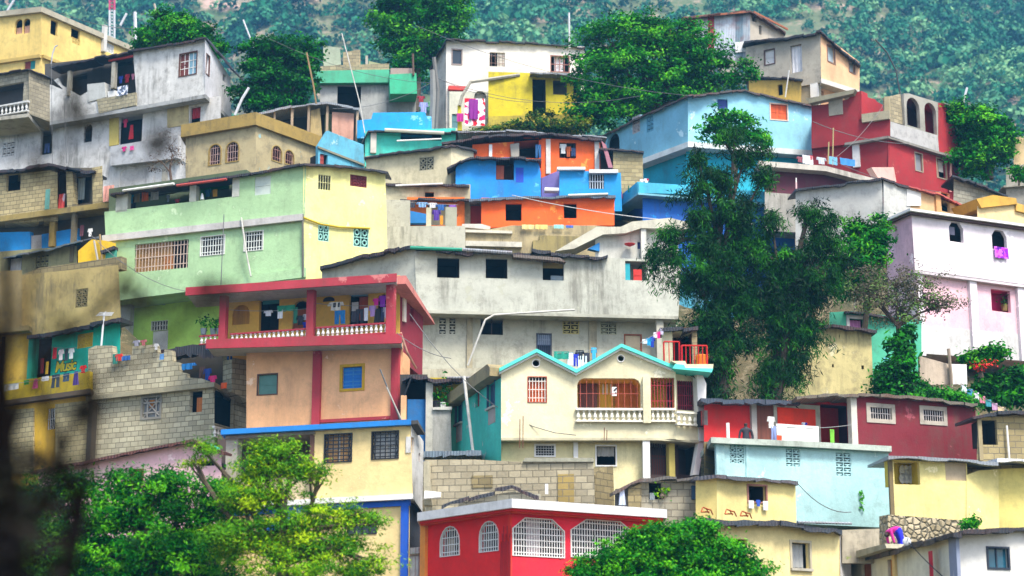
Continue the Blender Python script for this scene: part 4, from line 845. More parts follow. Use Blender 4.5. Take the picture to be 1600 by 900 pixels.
for a in (('sheet', 86, 543, 9, 18, '#b8203c', 'crimson towel first on the line before the turquoise wall'), ('shirt', 96, 546, 12, 17, '#e4dce0', 'white shirt between crimson and black washing on turquoise wall'), ('sheet', 104, 545, 7, 19, '#22303a', 'black cloth between two white shirts on the turquoise wall'), ('shirt', 112, 544, 12, 17, '#cfd8da', 'pale shirt last on the line before the turquoise wall'), ('sheet', 74, 565, 7, 20, '#c8a820', 'mustard cloth in the turquoise doorway'), ('sheet', 66, 560, 8, 24, '#7a2030', 'dark red cloth hanging deep in the turquoise doorway')):
    garment(a[0], a[6], fb, a[1], a[2], a[3], a[4], plain(a[5]), .35)
line('short clothes line across the turquoise wall', fb.Q(80, 542, .35), fb.Q(120, 543, .35), .05)
for a in (('sheet', 18, 600, 34, 9, '#dcdcd8', 'long white cloth over the yellow terrace wall'), ('shirt', 10, 602, 12, 8, '#c9b898', 'beige shirt over the yellow terrace wall'), ('sheet', 41, 594, 12, 7, '#2f8a3c', 'green cloth on the yellow terrace wall'), ('dress', 56, 592, 14, 15, '#f07aa8', 'pink dress hung over the yellow terrace wall'), ('sheet', 71, 588, 16, 7, '#e4e6ea', 'short white towel beside the pink dress'), ('trousers', 87, 585, 19, 21, '#1f2c38', 'black trousers hung over the yellow terrace wall'), ('shorts', 104, 583, 14, 13, '#27405a', 'navy shorts between black trousers and purple dress'), ('dress', 119, 580, 13, 22, '#3c1f72', 'purple dress hung on the yellow terrace wall'), ('shirt', 130, 571, 14, 12, '#d0392e', 'red shirt in a heap at the end of the yellow terrace')):
    garment(a[0], a[6], ft, a[1], a[2], a[3], a[4], plain(a[5]), .3)
line('clothes line along the yellow terrace wall', ft.Q(-20, 603, .32), ft.Q(138, 578, .32), .12)
m = MB(); p = fb.Q(158, 543, .6); q = fb.Q(163, 488, .6); m.path([p, q], .05, 6); k = q - Vector((0, 0, .2))
for i in range(4): m.bar(k + Vector((-.35 + .02 * i, .15 * i - .2, .08 * i)), k + Vector((.4, .15 * i - .2, .08 * i)), .018, 4)
m.bar(k + Vector((0, -.3, 0)), k + Vector((0, .3, .3)), .02, 4); thing('tv_antenna', 'white television antenna on a pole before the turquoise wall', 'antenna', m, plain('#dfe3e6', .4))
# unfinished block house
fa = FL((137, 620), (335, 600), YB=85.5); fb = FY((335, 600), 68, 85.5)
BW = blocks('#c9c2a6', '#8a8068')
h = House('unfinished_house', 'unfinished block house with a stepped broken top and braced window', 'house', fa, (335, 720))
h.wall(fa, [(138, 545), (150, 540), (175, 540), (177, 556), (190, 554), (206, 554), (207, 541), (243, 538), (246, 552), (256, 552), (257, 546), (268, 547), (270, 566), (279, 566), (280, 581), (291, 583), (292, 590), (314, 591), (333, 598), (335, 604), (137, 624)], BW, .3, 'parapet')
h.slab([(fa, 134, 619), (fa, 335, 597), (fb, 401, 634)], 7, P('#a8a084', .8), .25, 3)
f1 = fa.shift(-.05); w = h.wall(f1, [(143, 624), (335, 604), (335, 760), (143, 760)], BW, 3); w.win((223, 621, 250, 652), frame=(plain('#8a867a'), .1), grille=(plain('#a9a49a'), 2, 2, .06, -.05, [(0, 0, 1, 1), (0, 1, 1, 0)]), shutter=[(wood('#c08040'), .3, .6, .1, .5)], pane=plain('#7d8082')); w.win((297, 611, 316, 644), 'opening', shutter=[(wood('#b8703c'), .45, 1, .3, 1)])
f2 = fb.shift(-.05); w = h.wall(f2, [(333, 604), (400, 636), (402, 760), (333, 760)], BW, 2.5); w.win((334, 612, 366, 665), 'arch', 'flat', depth=1.6)
h.balus(f2, (334, 656), (368, 684), 18, 7, WHITE, .1, .25)
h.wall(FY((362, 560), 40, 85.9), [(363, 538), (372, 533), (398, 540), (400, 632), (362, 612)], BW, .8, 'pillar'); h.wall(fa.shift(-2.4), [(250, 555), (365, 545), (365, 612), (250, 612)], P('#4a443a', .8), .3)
fr = fa.shift(-1.0); h.roof([(fr, 247, 548), (fr, 300, 540), (fr, 366, 531)], out=.6, back=1.8, rise=.3, th=.5, jag=.06); h.done()
for a in (('sheet', 180, 553, 10, 16, '#2a7a6a', 'teal cloth over the broken block wall'), ('shirt', 186, 553, 14, 11, '#c03a34', 'red shirt heaped on the broken block wall'), ('sheet', 197, 556, 16, 7, '#3a6ab0', 'blue cloth over the notch of broken block wall'), ('shirt', 213, 532, 14, 9, '#8a8a98', 'grey shirt laid on the highest block course'), ('shirt', 224, 531, 12, 9, '#a05a5a', 'faded red shirt laid on the highest block course'), ('sheet', 253, 553, 8, 9, '#6a9ad0', 'light blue cloth on the step of the block wall'), ('shirt', 244, 537, 9, 10, '#e8e8ea', 'white shirt on the corner of the block wall')):
    garment(a[0], a[6], fa, a[1], a[2], a[3], a[4], plain(a[5]), .15)
for a in (('sheet', 327, 533, 12, 13, '#2f5a9a', 'blue towel on the line before dark tin roof'), ('sheet', 346, 532, 13, 12, '#24508c', 'second blue towel beside the block pillar'), ('trousers', 360, 530, 10, 33, '#2a5a94', 'long blue jeans hanging on the block pillar'), ('shirt', 292, 568, 36, 9, '#2a78b8', 'blue and white shirt spread on stepped blocks'), ('trousers', 316, 573, 12, 22, '#5a3a2c', 'brown trousers hung in the gap of the block house'), ('shirt', 324, 576, 15, 19, '#2448a0', 'royal blue shirt hung near a pink one'), ('shirt', 332, 587, 15, 13, '#f0508a', 'pink shirt at the slab corner of the block house'), ('sheet', 350, 598, 12, 9, '#ff7a1a', 'orange cloth on the slab edge of the block house')):
    garment(a[0], a[6], fa, a[1], a[2], a[3], a[4], plain(a[5]), -.25)
line('clothes line under the dark tin of the block house', fa.Q(312, 535, -.25), fa.Q(366, 529, -.25), .05)
# orange house group
fo = FY((715, 350), 2, 102.5)
og = P('#ee7426', .4, '#e89a60')
h = House('orange_house', 'long low orange house with two square black windows', 'house', fo, (840, 370))
w = h.wall(fo, [(752, 309), (960, 309), (960, 352), (862, 352), (752, 356)], og, 3); w.win((790, 318, 815, 345), depth=1.4); w.win((881, 318, 901, 341), depth=1.4)
h.wall(fo.shift(-1.3), [(712, 312), (756, 312), (756, 360), (712, 360)], P('#a02a1c', .4), .4); h.ext(fo, [(722, 352), (752, 352), (766, 356), (766, 361), (722, 357)], -1.2, .3, P('#dcd6cc'), 'ledge')
h.roof([(fo, 733, 311), (fo, 800, 307), (fo, 962, 305)], tin('#5a6a78', .3), .35, 3, .3, .12, .03); h.tube([fo.Q(888, 305, .45), fo.Q(950, 303, .45)], .06, WHITE, 'pipe'); h.done()
f2 = FY((715, 270), 3, 106)
br = P('#2a8fd8', .55, '#6ab0dc')
h = House('bright_blue_house', 'bright blue house with a brown shuttered window and a curved wall top', 'house', f2, (780, 320))
w = h.wall(f2, [(712, 262), (722, 252), (740, 246), (800, 246), (832, 249), (842, 256), (845, 270), (845, 325), (712, 325)], br, 2.5); w.win((775, 248, 803, 281), shutter=[(wood('#9a4a34'), 0, .45, .3, .95)], room=wood('#5a2c24')); h.rect(f2, (806, 262, 818, 285), 0, .008, P('#1e52c8'), 'patch')
h.roof([(f2, 698, 262), (f2, 720, 250), (f2, 735, 244), (f2, 780, 245), (f2, 846, 248)], out=.5, back=2.2, rise=.2, th=.1, jag=.05); h.done()
f3 = FY((850, 275), 3, 106.6); f3b = FY((874, 266), 3, 106)
h = House('blue_balcony_house', 'blue walled terrace with barred opening and white sills below orange room', 'house', f3b, (920, 320))
w = h.wall(f3b, [(874, 265), (970, 270), (972, 330), (874, 330)], P('#2f97d4', .55, '#58a8d8'), 2); w.win((920, 272, 944, 295), grille=(plain('#c4d0dc'), 6, 1, .05)); h.wall(FY((846, 275), -35, 107.2), [(846, 278), (874, 266), (874, 330), (846, 330)], P('#9a8ac4', .4), .6)
h.band(f3b, (870, 263), (914, 263), 4, -.1, .3, WHITE, 'sill'); h.band(f3b, (920, 267), (965, 267), 5, -.1, .3, WHITE, 'sill'); h.ext(f3b, [(850, 297), (872, 298), (872, 302), (850, 302)], 0, .6, WHITE, 'ledge'); h.done()
f4 = FY((850, 240), 4, 108.5)
h = House('orange_house', 'orange upper room with white corner posts and black roof', 'house', f4, (890, 300))
w = h.wall(f4, [(846, 216), (938, 220), (938, 300), (846, 300)], og, 3); w.win((874, 223, 900, 247), grille=(plain('#3a3438'), 5, 1, .03)); h.post(f4, 853, 860, 218, 272, P('#e4ddd2'), o0=-.1, o1=.12); h.post(f4, 929, 936, 218, 266, P('#e4ddd2'), o0=-.1, o1=.12)
w = h.wall(f4.shift(-.1), [(738, 226), (850, 218), (850, 290), (738, 290)], og, 2); w.win((803, 215, 842, 247), 'door', depth=1.4); h.post(f4, 764, 769, 226, 245, WHITE, o0=-.1, o1=.05); h.ext(f4, [(797, 226), (811, 224), (811, 248), (799, 248)], -.08, .1, P('#a9a294'), 'column')
h.roof([(f4, 690, 222), (f4, 745, 214), (f4, 800, 209), (f4, 862, 208), (f4, 942, 217)], out=.5, back=3.5, rise=.3, th=.12); f5 = f4.shift(-1.5); h.roof([(f5, 715, 205), (f5, 790, 204), (f5, 870, 208), (f5, 948, 214)], GREYTIN, .3, 3, .4, .08); h.ext(f4, [(700, 216), (760, 206), (835, 204), (835, 209), (700, 224)], -2.6, -.8, wood('#6a3a2c'), 'beam'); h.done()
garment('shirt', 'white shirt hanging in the orange upper window', f4, 880, 225, 11, 16, WHITE, .1); garment('shirt', 'brown shirt hanging in the orange upper window beside white', f4, 888, 229, 9, 17, plain('#b05a2a'), .12); garment('shorts', 'navy shorts at the end of the orange window bars', f4, 896, 231, 7, 14, plain('#28406a'), .1); garment('trousers', 'blue jeans hung by the doorway of the orange upper room', f4, 841, 226, 9, 22, plain('#3a6a9a'), .15)
# grey terrace and lower walls below the orange house
f6 = FY((600, 370), 3, 100.8)
h = House('grey_terrace', 'pale grey terrace wall and column with orange lean-to behind', 'terrace', f6, (660, 400))
cg = P('#bfbdac', .85); h.wall(f6, [(602, 355), (650, 353), (727, 353), (727, 420), (602, 420)], cg, 3); h.wall(f6.shift(-.3), [(602, 312), (641, 313), (641, 360), (602, 360)], cg, 1.5)
fb = f6.shift(-2.3); h.wall(fb, [(636, 308), (726, 308), (726, 360), (636, 360)], P('#e07a3a', .5), .5).win((668, 318, 712, 352), 'door'); h.ext(fb, [(641, 333), (666, 338), (666, 352), (641, 352)], .1, .5, plain('#2a7ab8'), 'tarp'); h.post(f6, 666, 674, 322, 354, P('#c9c4a8'), o0=-.6, o1=-.3); h.post(f6, 696, 714, 322, 354, P('#a9a894'), o0=-.5, o1=-.2); h.done()
for a in (('sheet', 645, 316, 8, 9, '#2a2a3a', 'black cloth first on the grey terrace line'), ('shirt', 660, 316, 18, 8, '#8ab0d8', 'pale blue shirt on the grey terrace line'), ('shirt', 676, 317, 14, 8, '#e4e6ee', 'white shirt on the grey terrace line'), ('shirt', 689, 319, 16, 10, '#3a66a8', 'blue shirt on the grey terrace line'), ('shirt', 707, 320, 12, 14, '#8a5ab0', 'violet shirt last on the grey terrace line'), ('shirt', 682, 328, 13, 17, '#5a3a9a', 'deep purple shirt hung below the terrace line'), ('sheet', 690, 337, 5, 15, '#e09a20', 'narrow amber cloth in the terrace doorway'), ('shirt', 711, 335, 8, 7, '#1e1e2a', 'black shirt on the column end by dark red recess')):
    garment(a[0], a[6], f6, a[1], a[2], a[3], a[4], plain(a[5]), -.4)
line('clothes line over the grey terrace', f6.Q(640, 316, -.4), f6.Q(716, 320, -.4), .03)
f7 = FY((727, 370), 4, 101.5)
h = House('retaining_wall', 'stained tan retaining wall with stepped coping under the orange house', 'wall', f7, (840, 400)); tw = P('#b8a983', .95, '#988a60')
h.wall(f7, [(725, 362), (766, 358), (800, 352), (930, 352), (962, 356), (962, 420), (725, 420)], tw, 1.5); h.ext(f7, [(727, 360), (800, 362), (800, 366), (727, 364)], 0, .2, P('#d9d2c0'), 'ledge'); h.ext(f7, [(832, 378), (842, 378), (842, 370), (905, 372), (905, 410), (832, 410)], 0, .35, P('#9f9160', .9), 'wall'); h.ext(f7, [(727, 378), (815, 380), (815, 388), (727, 386)], 0, .3, P('#d5d0c0', .7), 'ledge')
h.done()
garment('sheet', 'cream cloth drying on the coping below the orange house', f7, 825, 351, 20, 7, plain('#efdca0'), .2); garment('sheet', 'second cream cloth beside it below the orange house', f7, 846, 351, 20, 7, plain('#ecd590'), .22); garment('sheet', 'pale turquoise cloth drying under the second black window', f7, 873, 351, 16, 6, plain('#a4dcd8'), .2); garment('sheet', 'small blue cloth drying under the second black window', f7, 890, 352, 12, 4, plain('#4a6ab8'), .22)
# stair and white room left of the casuarina
f8 = FY((940, 400), 6, 98.5)
h = House('stair_house', 'white room under a sloping concrete stair beside the strong blue house', 'house', f8, (980, 420)); sw = P('#dcdbd0', .6)
w = h.wall(f8, [(930, 366), (1000, 358), (1060, 358), (1060, 440), (930, 440)], sw, 2); w.win((996, 378, 1001, 389), shutter=[(plain('#2a2f7a'), 0, 1, 0, 1)])
h.ext(f8, [(866, 396), (930, 358), (968, 358), (985, 350), (1045, 344), (1075, 352), (1075, 362), (1000, 360), (975, 368), (940, 370), (895, 392)], -1.5, .5, P('#cfcbb8', .8), 'stair'); h.ext(f8, [(918, 390), (936, 380), (936, 394)], -.2, .2, plain('#2a80c0'), 'patch'); h.post(f8, 1000, 1008, 360, 420, sw, o0=.1, o1=.4); h.done()
m = MB(); c = f8.Q(984, 385, .4); m.lathe(c, [(.05, 0), (.28, .1), (.3, .14)], 10); thing('basin', 'small red basin hung on the white room wall', 'basin', m, plain('#d42a30'))
# strong blue house behind the casuarina
fa = FL((960, 318), (997, 290), YB=105); fb = FY((997, 290), 8, 105)
h = House('strong_blue_house', 'deep blue house with a sky blue parapet behind the dark casuarina', 'house', fb, (1005, 440))
pb = P('#5cb8d6', .5); h.ext(fa, [(958, 316), (997, 284), (997, 302), (962, 328)], -.2, .05, pb, 'parapet'); h.ext(fb, [(997, 285), (1070, 290), (1245, 304), (1245, 322), (1070, 304), (997, 302)], -.2, .1, pb, 'parapet'); h.slab([(fa, 961, 326), (fa, 997, 301), (fb, 1245, 321)], 3, P('#8ac4d4'), .05, 3)
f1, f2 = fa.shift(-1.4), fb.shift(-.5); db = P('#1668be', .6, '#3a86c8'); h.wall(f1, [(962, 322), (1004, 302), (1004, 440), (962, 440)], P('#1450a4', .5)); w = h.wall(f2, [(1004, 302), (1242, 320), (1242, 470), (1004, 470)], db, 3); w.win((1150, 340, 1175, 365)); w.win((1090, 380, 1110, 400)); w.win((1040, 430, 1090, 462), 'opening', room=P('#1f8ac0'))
h.wall(fb.shift(.4), [(1030, 440), (1190, 450), (1190, 580), (1030, 580)], P('#5aa6c0', .9), 2); h.done()
for i, (c, l) in enumerate((('#c8283a', 'red cloth over the sky blue parapet'), ('#d8404a', 'second red cloth lower on the sky blue parapet'), ('#2a8a6a', 'green cloth on the sky blue parapet rail'))): garment('sheet', l, fa, 966 + 5 * i + (6 if i == 2 else 0), 304 - 4 * i - (6 if i == 2 else 0), 5, 11, plain(c), .15)
garment('shirt', 'white shirt propped on the sky blue parapet end', fb, 1003, 280, 7, 9, WHITE, -.3); garment('shirt', 'pale red shirt propped beside the white one on sky blue parapet', fb, 1010, 279, 8, 10, pattern(('#e8e0e4', '#b03a4a', '#e4dce0'), 8), -.3)
# ================================================================== people (one skinned body each)
def person(label, P0, joints, edges, radii, mat, hair=None, clothes=(), scale=1, yaw=0):
    """joints in metres relative to P0; clothes: (joint indices, material, extra) painted per face by nearest joint"""
    me = bpy.data.meshes.new('person'); c, s_ = math.cos(yaw), math.sin(yaw)
    V = [Vector((j[0] * c - j[1] * s_, j[0] * s_ + j[1] * c, j[2])) * scale for j in joints]; me.from_pydata([tuple(v) for v in V], edges, [])
    o = bpy.data.objects.new('person', me); COL.objects.link(o)
    md = o.modifiers.new('skin', 'SKIN'); o.modifiers.new('sub', 'SUBSURF').levels = 2
    for i, r in enumerate(radii): me.skin_vertices[0].data[i].radius = (r[0] * scale, r[1] * scale) if isinstance(r, tuple) else (r * scale, r * scale)
    me.skin_vertices[0].data[0].use_root = True
    dg = bpy.context.evaluated_depsgraph_get(); dg.update(); m2 = bpy.data.meshes.new_from_object(o.evaluated_get(dg)); bpy.data.objects.remove(o)
    o = bpy.data.objects.new('person', m2); COL.objects.link(o); o.location = P0; m2.materials.clear(); m2.materials.append(mat)
    own = {}
    for idx, mt in clothes:
        m2.materials.append(mt)
        for i in idx: own[i] = len(m2.materials) - 1
    for p in m2.polygons:
        p.use_smooth = True; ctr = Vector(p.center); k = min(range(len(V)), key=lambda i: (V[i] - ctr).length - .3 * (radii[i][0] if isinstance(radii[i], tuple) else radii[i])); p.material_index = own.get(k, 0)
    return tag(o, label, 'person')
J_E = [(0, 1), (1, 2), (2, 3), (3, 4), (2, 5), (5, 6), (6, 7), (2, 8), (8, 9), (9, 10), (0, 11), (11, 12), (12, 13), (13, 14), (0, 15), (15, 16), (16, 17), (17, 18)]
J_R = [(.16, .12), (.15, .11), (.17, .11), .055, .1, .06, .045, .035, .06, .045, .035, .09, .07, .05, .045, .09, .07, .05, .045]
# ================================================================== peach house with the red balcony
fa = FL((400, 544), (625, 529), YB=80); Yc = fa.Y(622, 540); fb = FY((622, 540), 78, Yc)
red = P('#b2404a', .5, '#c07a76'); pe = P('#fcc69a', .4, '#f8d4b8'); pu = P('#f2c672', .4)
h = House('peach_house', 'peach house with a red roofed balcony, red columns and white balusters', 'house', fa, (500, 690))
fw = fa.shift(-1.1)
w = h.wall(fw, [(352, 455), (625, 430), (625, 530), (352, 545)], pu, 3)
w.win((363, 476, 390, 507), 'window', 'arch', shutter=[(wood('#b8863c'), 0, 1, 0, 1)]); w.win((405, 463, 436, 520), 'door', pane=None, shutter=[(plain('#4a8a90'), .1, .95, .02, .2)]); w.win((457, 469, 482, 516), 'door', 'arch', shutter=[(wood('#a05a34'), 0, 1, .3, 1)])
w.win((545, 453, 575, 512), 'door', shutter=[(wood('#a8492c'), .5, .98, .18, .8), (plain('#8ab4c8'), .1, .9, .03, .15), (plain('#d5dae4'), .1, .45, .3, .8)]); w.win((588, 459, 607, 505), 'window', 'arch')
h.rect(fw, (505, 464, 523, 471), .0, .02, plain('#2a2020'), 'arch_recess', shape='arch')
h.slab([(fa, 290, 449), (fa, 620, 427)], 13, red, 1.0, .12, 'fascia'); h.slab([(fa, 292, 451), (fa, 619, 429)], 10, P('#cfcbc6', .6), .85, 2.6, 'roof_slab'); h.slab([(fa, 322, 530), (fa, 628, 521)], 15, red, .35, .12, 'fascia'); h.slab([(fa, 324, 533), (fa, 626, 524)], 11, P('#c9c4bc', .6), .2, 2.0, 'balcony_slab')
h.ext(fb, [(622, 431), (665, 500), (668, 508), (622, 444)], -.3, .35, P('#d98a80', .5), 'roof_slab')
for a, b, y0, y1 in ((347, 357, 458, 532), (483, 494, 448, 530), (607, 619, 438, 524)): h.post(fa, a, b, y0, y1, red, o0=.0, o1=.3)
h.balus(fa, (360, 521), (483, 513), 17, 17, WHITE, .05, .21, railmat=red); h.balus(fa, (494, 512), (607, 503), 18, 15, WHITE, .05, .21, railmat=red); h.balus(fa, (312, 525), (347, 522), 15, 5, WHITE, .05, .21, railmat=red)
w = h.wall(fw, [(385, 548), (630, 530), (626, 700), (385, 700)], pe, 4)
w.win((403, 585, 433, 616), shutter=[(plain('#5f8a80'), 0, 1, 0, 1)], frame=(plain('#6a4a3a'), .04)); w.win((535, 573, 566, 607), shutter=[(plain('#2478c8'), 0, 1, 0, 1)], frame=(P('#d8b050'), .12), muntin=(plain('#4a8ac8'), 2, 6))
h.post(fw, 490, 502, 550, 700, red, o0=0, o1=.2); h.post(fw, 613, 625, 540, 700, red, o0=0, o1=.2); h.band(fw, (502, 656), (613, 650), 5, 0, .1, red, 'skirting')
fr = FY((622, 540), 70, fw.Y(624, 540)); mr = P('#8a1c30', .5, '#a0505a'); w = h.wall(fr, [(624, 436), (645, 470), (661, 492), (660, 590), (624, 560)], mr, 2); w.win((641, 480, 646, 503)); h.ext(fr, [(624, 545), (640, 560), (638, 690), (624, 690)], -2, .02, pe, 'wall')
h.tube([fr.Q(626, 520, .3), fr.Q(636, 550, .4), fr.Q(650, 575, .3)], .06, P('#d8a894'), 'conduit'); h.post(fr, 628, 632, 463, 503, P('#e8d8c8'), o0=.02, o1=.1); h.done()
for a in (('sheet', 447, 477, 32, 9, '#2a8a68', 'green drape strung across the peach balcony door'), ('sheet', 462, 480, 7, 26, '#2f7a60', 'narrow green cloth hanging at the end of the drape'), ('shirt', 419, 485, 15, 9, '#e6e6ec', 'white shirt on the balcony before the dark doorway'), ('sheet', 438, 484, 9, 14, '#eef0f2', 'white towel on the balcony beside the brown arch door'), ('shirt', 470, 493, 16, 15, '#1c1c26', 'black shirt heaped on the balcony near the red column'), ('shirt', 478, 503, 12, 9, '#1e34b0', 'bright blue shirt on the balcony rail by the column'), ('shirt', 477, 491, 8, 9, '#e4e4ea', 'white cap-like cloth above the blue shirt by column'),
          ('shirt', 525, 472, 26, 13, '#e4e0d4', 'cream and black shirt high on the balcony wall'), ('trousers', 531, 485, 18, 22, '#2f78b4', 'blue jeans hung on the balcony before yellow wall'), ('sheet', 526, 473, 12, 7, '#1a1a20', 'black square of cloth in front of the cream shirt'), ('trousers', 562, 483, 14, 23, '#1e2236', 'navy trousers hung at the red brown door'), ('sheet', 572, 481, 7, 21, '#dfe2ea', 'long white cloth beside the navy trousers'), ('shirt', 582, 478, 12, 17, '#b894c8', 'lilac shirt on the balcony near the arched window'), ('dress', 590, 482, 13, 25, '#191a22', 'big black garment low on the balcony rail'), ('shirt', 588, 466, 11, 12, '#d82a9a', 'hot pink shirt at the arched balcony window'), ('shirt', 598, 462, 13, 18, '#9a3ac0', 'purple patterned shirt at the arched balcony window'), ('shirt', 603, 480, 10, 18, '#e6e2ee', 'white shirt last beside the corner column'), ('sheet', 598, 481, 6, 21, '#26305a', 'dark blue strip of cloth between shirts by corner column'), ('sheet', 603, 495, 6, 10, '#e0b070', 'tan cloth under the white shirt by corner column'), ('sheet', 553, 486, 8, 18, '#2a2a3a', 'charcoal towel in the open balcony door')):
    garment(a[0], a[6], fa, a[1], a[2], a[3], a[4], plain(a[5]), -.15)
line('clothes line along the peach balcony, door side', fa.Q(357, 484, -.15), fa.Q(483, 482, -.15), .08); line('clothes line along the peach balcony, corner side', fa.Q(494, 474, -.15), fa.Q(607, 476, -.15), .08)
for i, x in enumerate((318, 333, 343)):
    m = MB(); c = fa.Q(x, 523, .1); m.lathe(c, [(.11, 0), (.15, .28)], 8); pt = thing('potted_plant', ('potted plant nearest the eave end on the red balcony', 'potted plant in the middle of three on the red balcony', 'potted plant nearest the column on the red balcony')[i], 'potted plant', m, plain('#7a8a90'), 'potted plants on the red balcony')
    leafmesh('foliage', np.array(c) + np.array([0, 0, .5]) + NR.normal(size=(60, 3)) * .14, NR.uniform(.12, .22, 60), NR.random(60), leafmat('#123c14', '#2c7a2a', '#5aa83a'), pt)
# grey concrete house
fa = FL((650, 484), (1055, 494), YA=90); fl = FY((652, 440), -32, 90)
gc = P('#c4c6b8', .8, '#a9aa98'); gd = P('#c9c8b4', .7)
h = House('grey_concrete_house', 'long bare grey concrete house with square black windows and a ragged tin roof', 'house', fa, (800, 600))
w = h.wall(fa, [(648, 392), (850, 398), (1065, 408), (1060, 495), (651, 485)], gc, 4)
w.win((683, 403, 718, 434), depth=1.6); w.win((759, 404, 793, 435), depth=1.6); w.win((848, 408, 881, 438), depth=1.2, shutter=[(P('#b8a468'), 0, 1, 0, .3, .3), (plain('#8a9aa4'), .4, 1, .7, 1, .2)]); w.win((977, 408, 1010, 438), shutter=[(plain('#2aa0ac'), 0, .25, .1, 1), (plain('#c43a2a'), .4, .8, .4, 1)], room=plain('#b8b4a8'))
h.wall(fl, [(503, 420), (640, 388), (650, 391), (654, 500), (503, 500)], gc, 3)
h.roof([(fl, 500, 416), (fl, 560, 402), (fl, 600, 394), (fl, 640, 384), (fa, 720, 390), (fa, 800, 394), (fa, 950, 398)], out=.4, back=3.2, rise=.3, th=.14, jag=.09)
h.tube([fa.Q(641, 387, .55), fa.Q(722, 390, .55)], .09, plain('#2a8a70'), 'gutter', 8); h.tube([fa.Q(723, 390, .55), fa.Q(800, 395, .55)], .09, GREYTIN, 'gutter', 8); h.ext(fa, [(800, 402), (872, 407), (882, 414), (868, 412), (800, 406)], .1, .6, tin('#6a6058', .7), 'roof_sheet')
h.slab([(fa, 650, 484), (fa, 1060, 494)], 5, P('#b8b8a8', .7), .1, 2, 'slab'); f1 = fa.shift(-.9)
w = h.wall(f1, [(655, 487), (1060, 497), (1060, 640), (655, 640)], gd, 3)
w.win((685, 488, 698, 523), 'vent_block', vent=(gd, 1, 4, 'arc')); w.win((701, 488, 713, 523), 'vent_block', vent=(gd, 1, 4, 'arc')); w.win((751, 491, 786, 523), muntin=(wood('#4a342c'), 2, 1)); w.win((839, 522, 861, 556), 'door', shutter=[(plain('#93a0b0'), 0, 1, 0, .5, .05)], grille=(plain('#4a5a78'), 7, 1, .035), frame=(plain('#5a5a60'), .04))
w.win((879, 499, 905, 522), 'vent_block', vent=(P('#c4b87a'), 2, 3, 'arc')); w.win((938, 500, 964, 523), 'vent_block', vent=(P('#b9b99c'), 2, 4, 'arc')); w.win((977, 524, 1001, 560), 'door', shutter=[(P('#e2cfae'), 0, 1, 0, 1, .05)], frame=(wood('#a05a3c'), .06))
for a, b in ((729, 738), (920, 932)): h.post(f1, a, b, 488, 600, P('#b5ac90', .8), o0=0, o1=.12)
h.post(fa, 1027, 1038, 494, 580, P('#c9c6b4'), o0=-.5, o1=-.1); h.wall(fa.shift(-.2), [(655, 577), (780, 574), (780, 640), (655, 640)], P('#c9c4ac', .8), .5)
h.tube([fa.Q(731, 571, .7), fa.Q(758, 500, .8), fa.Q(772, 492, .8), fa.Q(898, 484, .8)], .05, PIPE, 'downpipe', 8); h.done()
# teal drop wall below the tap: narrow passage with blue door
f2 = FY((640, 640), 3, 79.5)
h = House('passage_house', 'narrow grey passage with a blue metal door and yellow alcove', 'house', f2, (660, 720))
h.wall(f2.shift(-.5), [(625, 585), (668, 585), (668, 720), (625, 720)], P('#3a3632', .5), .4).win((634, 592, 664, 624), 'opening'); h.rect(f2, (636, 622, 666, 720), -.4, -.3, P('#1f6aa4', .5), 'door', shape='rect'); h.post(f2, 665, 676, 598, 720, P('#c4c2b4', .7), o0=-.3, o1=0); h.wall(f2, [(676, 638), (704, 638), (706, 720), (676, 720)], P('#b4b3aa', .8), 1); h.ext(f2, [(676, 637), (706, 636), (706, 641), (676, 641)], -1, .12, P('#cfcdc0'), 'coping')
h.wall(f2.shift(-1.6), [(672, 590), (740, 590), (740, 645), (672, 645)], P('#d0b830', .8, '#8a8a5a'), .4); h.post(f2, 626, 635, 617, 680, pe, o0=-.3, o1=-.1); h.roof([(f2, 628, 592), (f2, 640, 585), (f2, 668, 588), (f2, 740, 590)], out=.2, back=2, th=.14, jag=.07); h.tube([f2.Q(698, 590, .25), f2.Q(742, 590, .25)], .05, GREYTIN, 'pipe')
h.tube([f2.Q(643, 588, .3), f2.Q(632, 618, .3)], .035, IRON, 'brace'); h.done()
m = MB(); c = f2.Q(682, 637, -.3); m.lathe(c, [(.13, 0), (.17, .28)], 8); pt = thing('potted_plant', 'dark potted plant on the coping of yellow alcove', 'potted plant', m, plain('#2a2a2c')); leafmesh('foliage', np.array(c) + np.array([0, 0, .45]) + NR.normal(size=(70, 3)) * .16, NR.uniform(.12, .25, 70), NR.random(70), leafmat('#123c14', '#2c7a2a', '#5aa83a'), pt)
m = MB(); c = f2.Q(692, 637, -.3); m.lathe(c, [(.12, 0), (.14, .22)], 8); pt = thing('potted_plant', 'white pot with tall climbing plant on the yellow alcove coping', 'potted plant', m, WHITE); leafmesh('foliage', np.array(c) + np.array([.06, 0, .75]) + NR.normal(size=(70, 3)) * np.array([.12, .1, .35]), NR.uniform(.12, .25, 70), NR.random(70), leafmat('#123c14', '#2c7a2a', '#5aa83a'), pt)
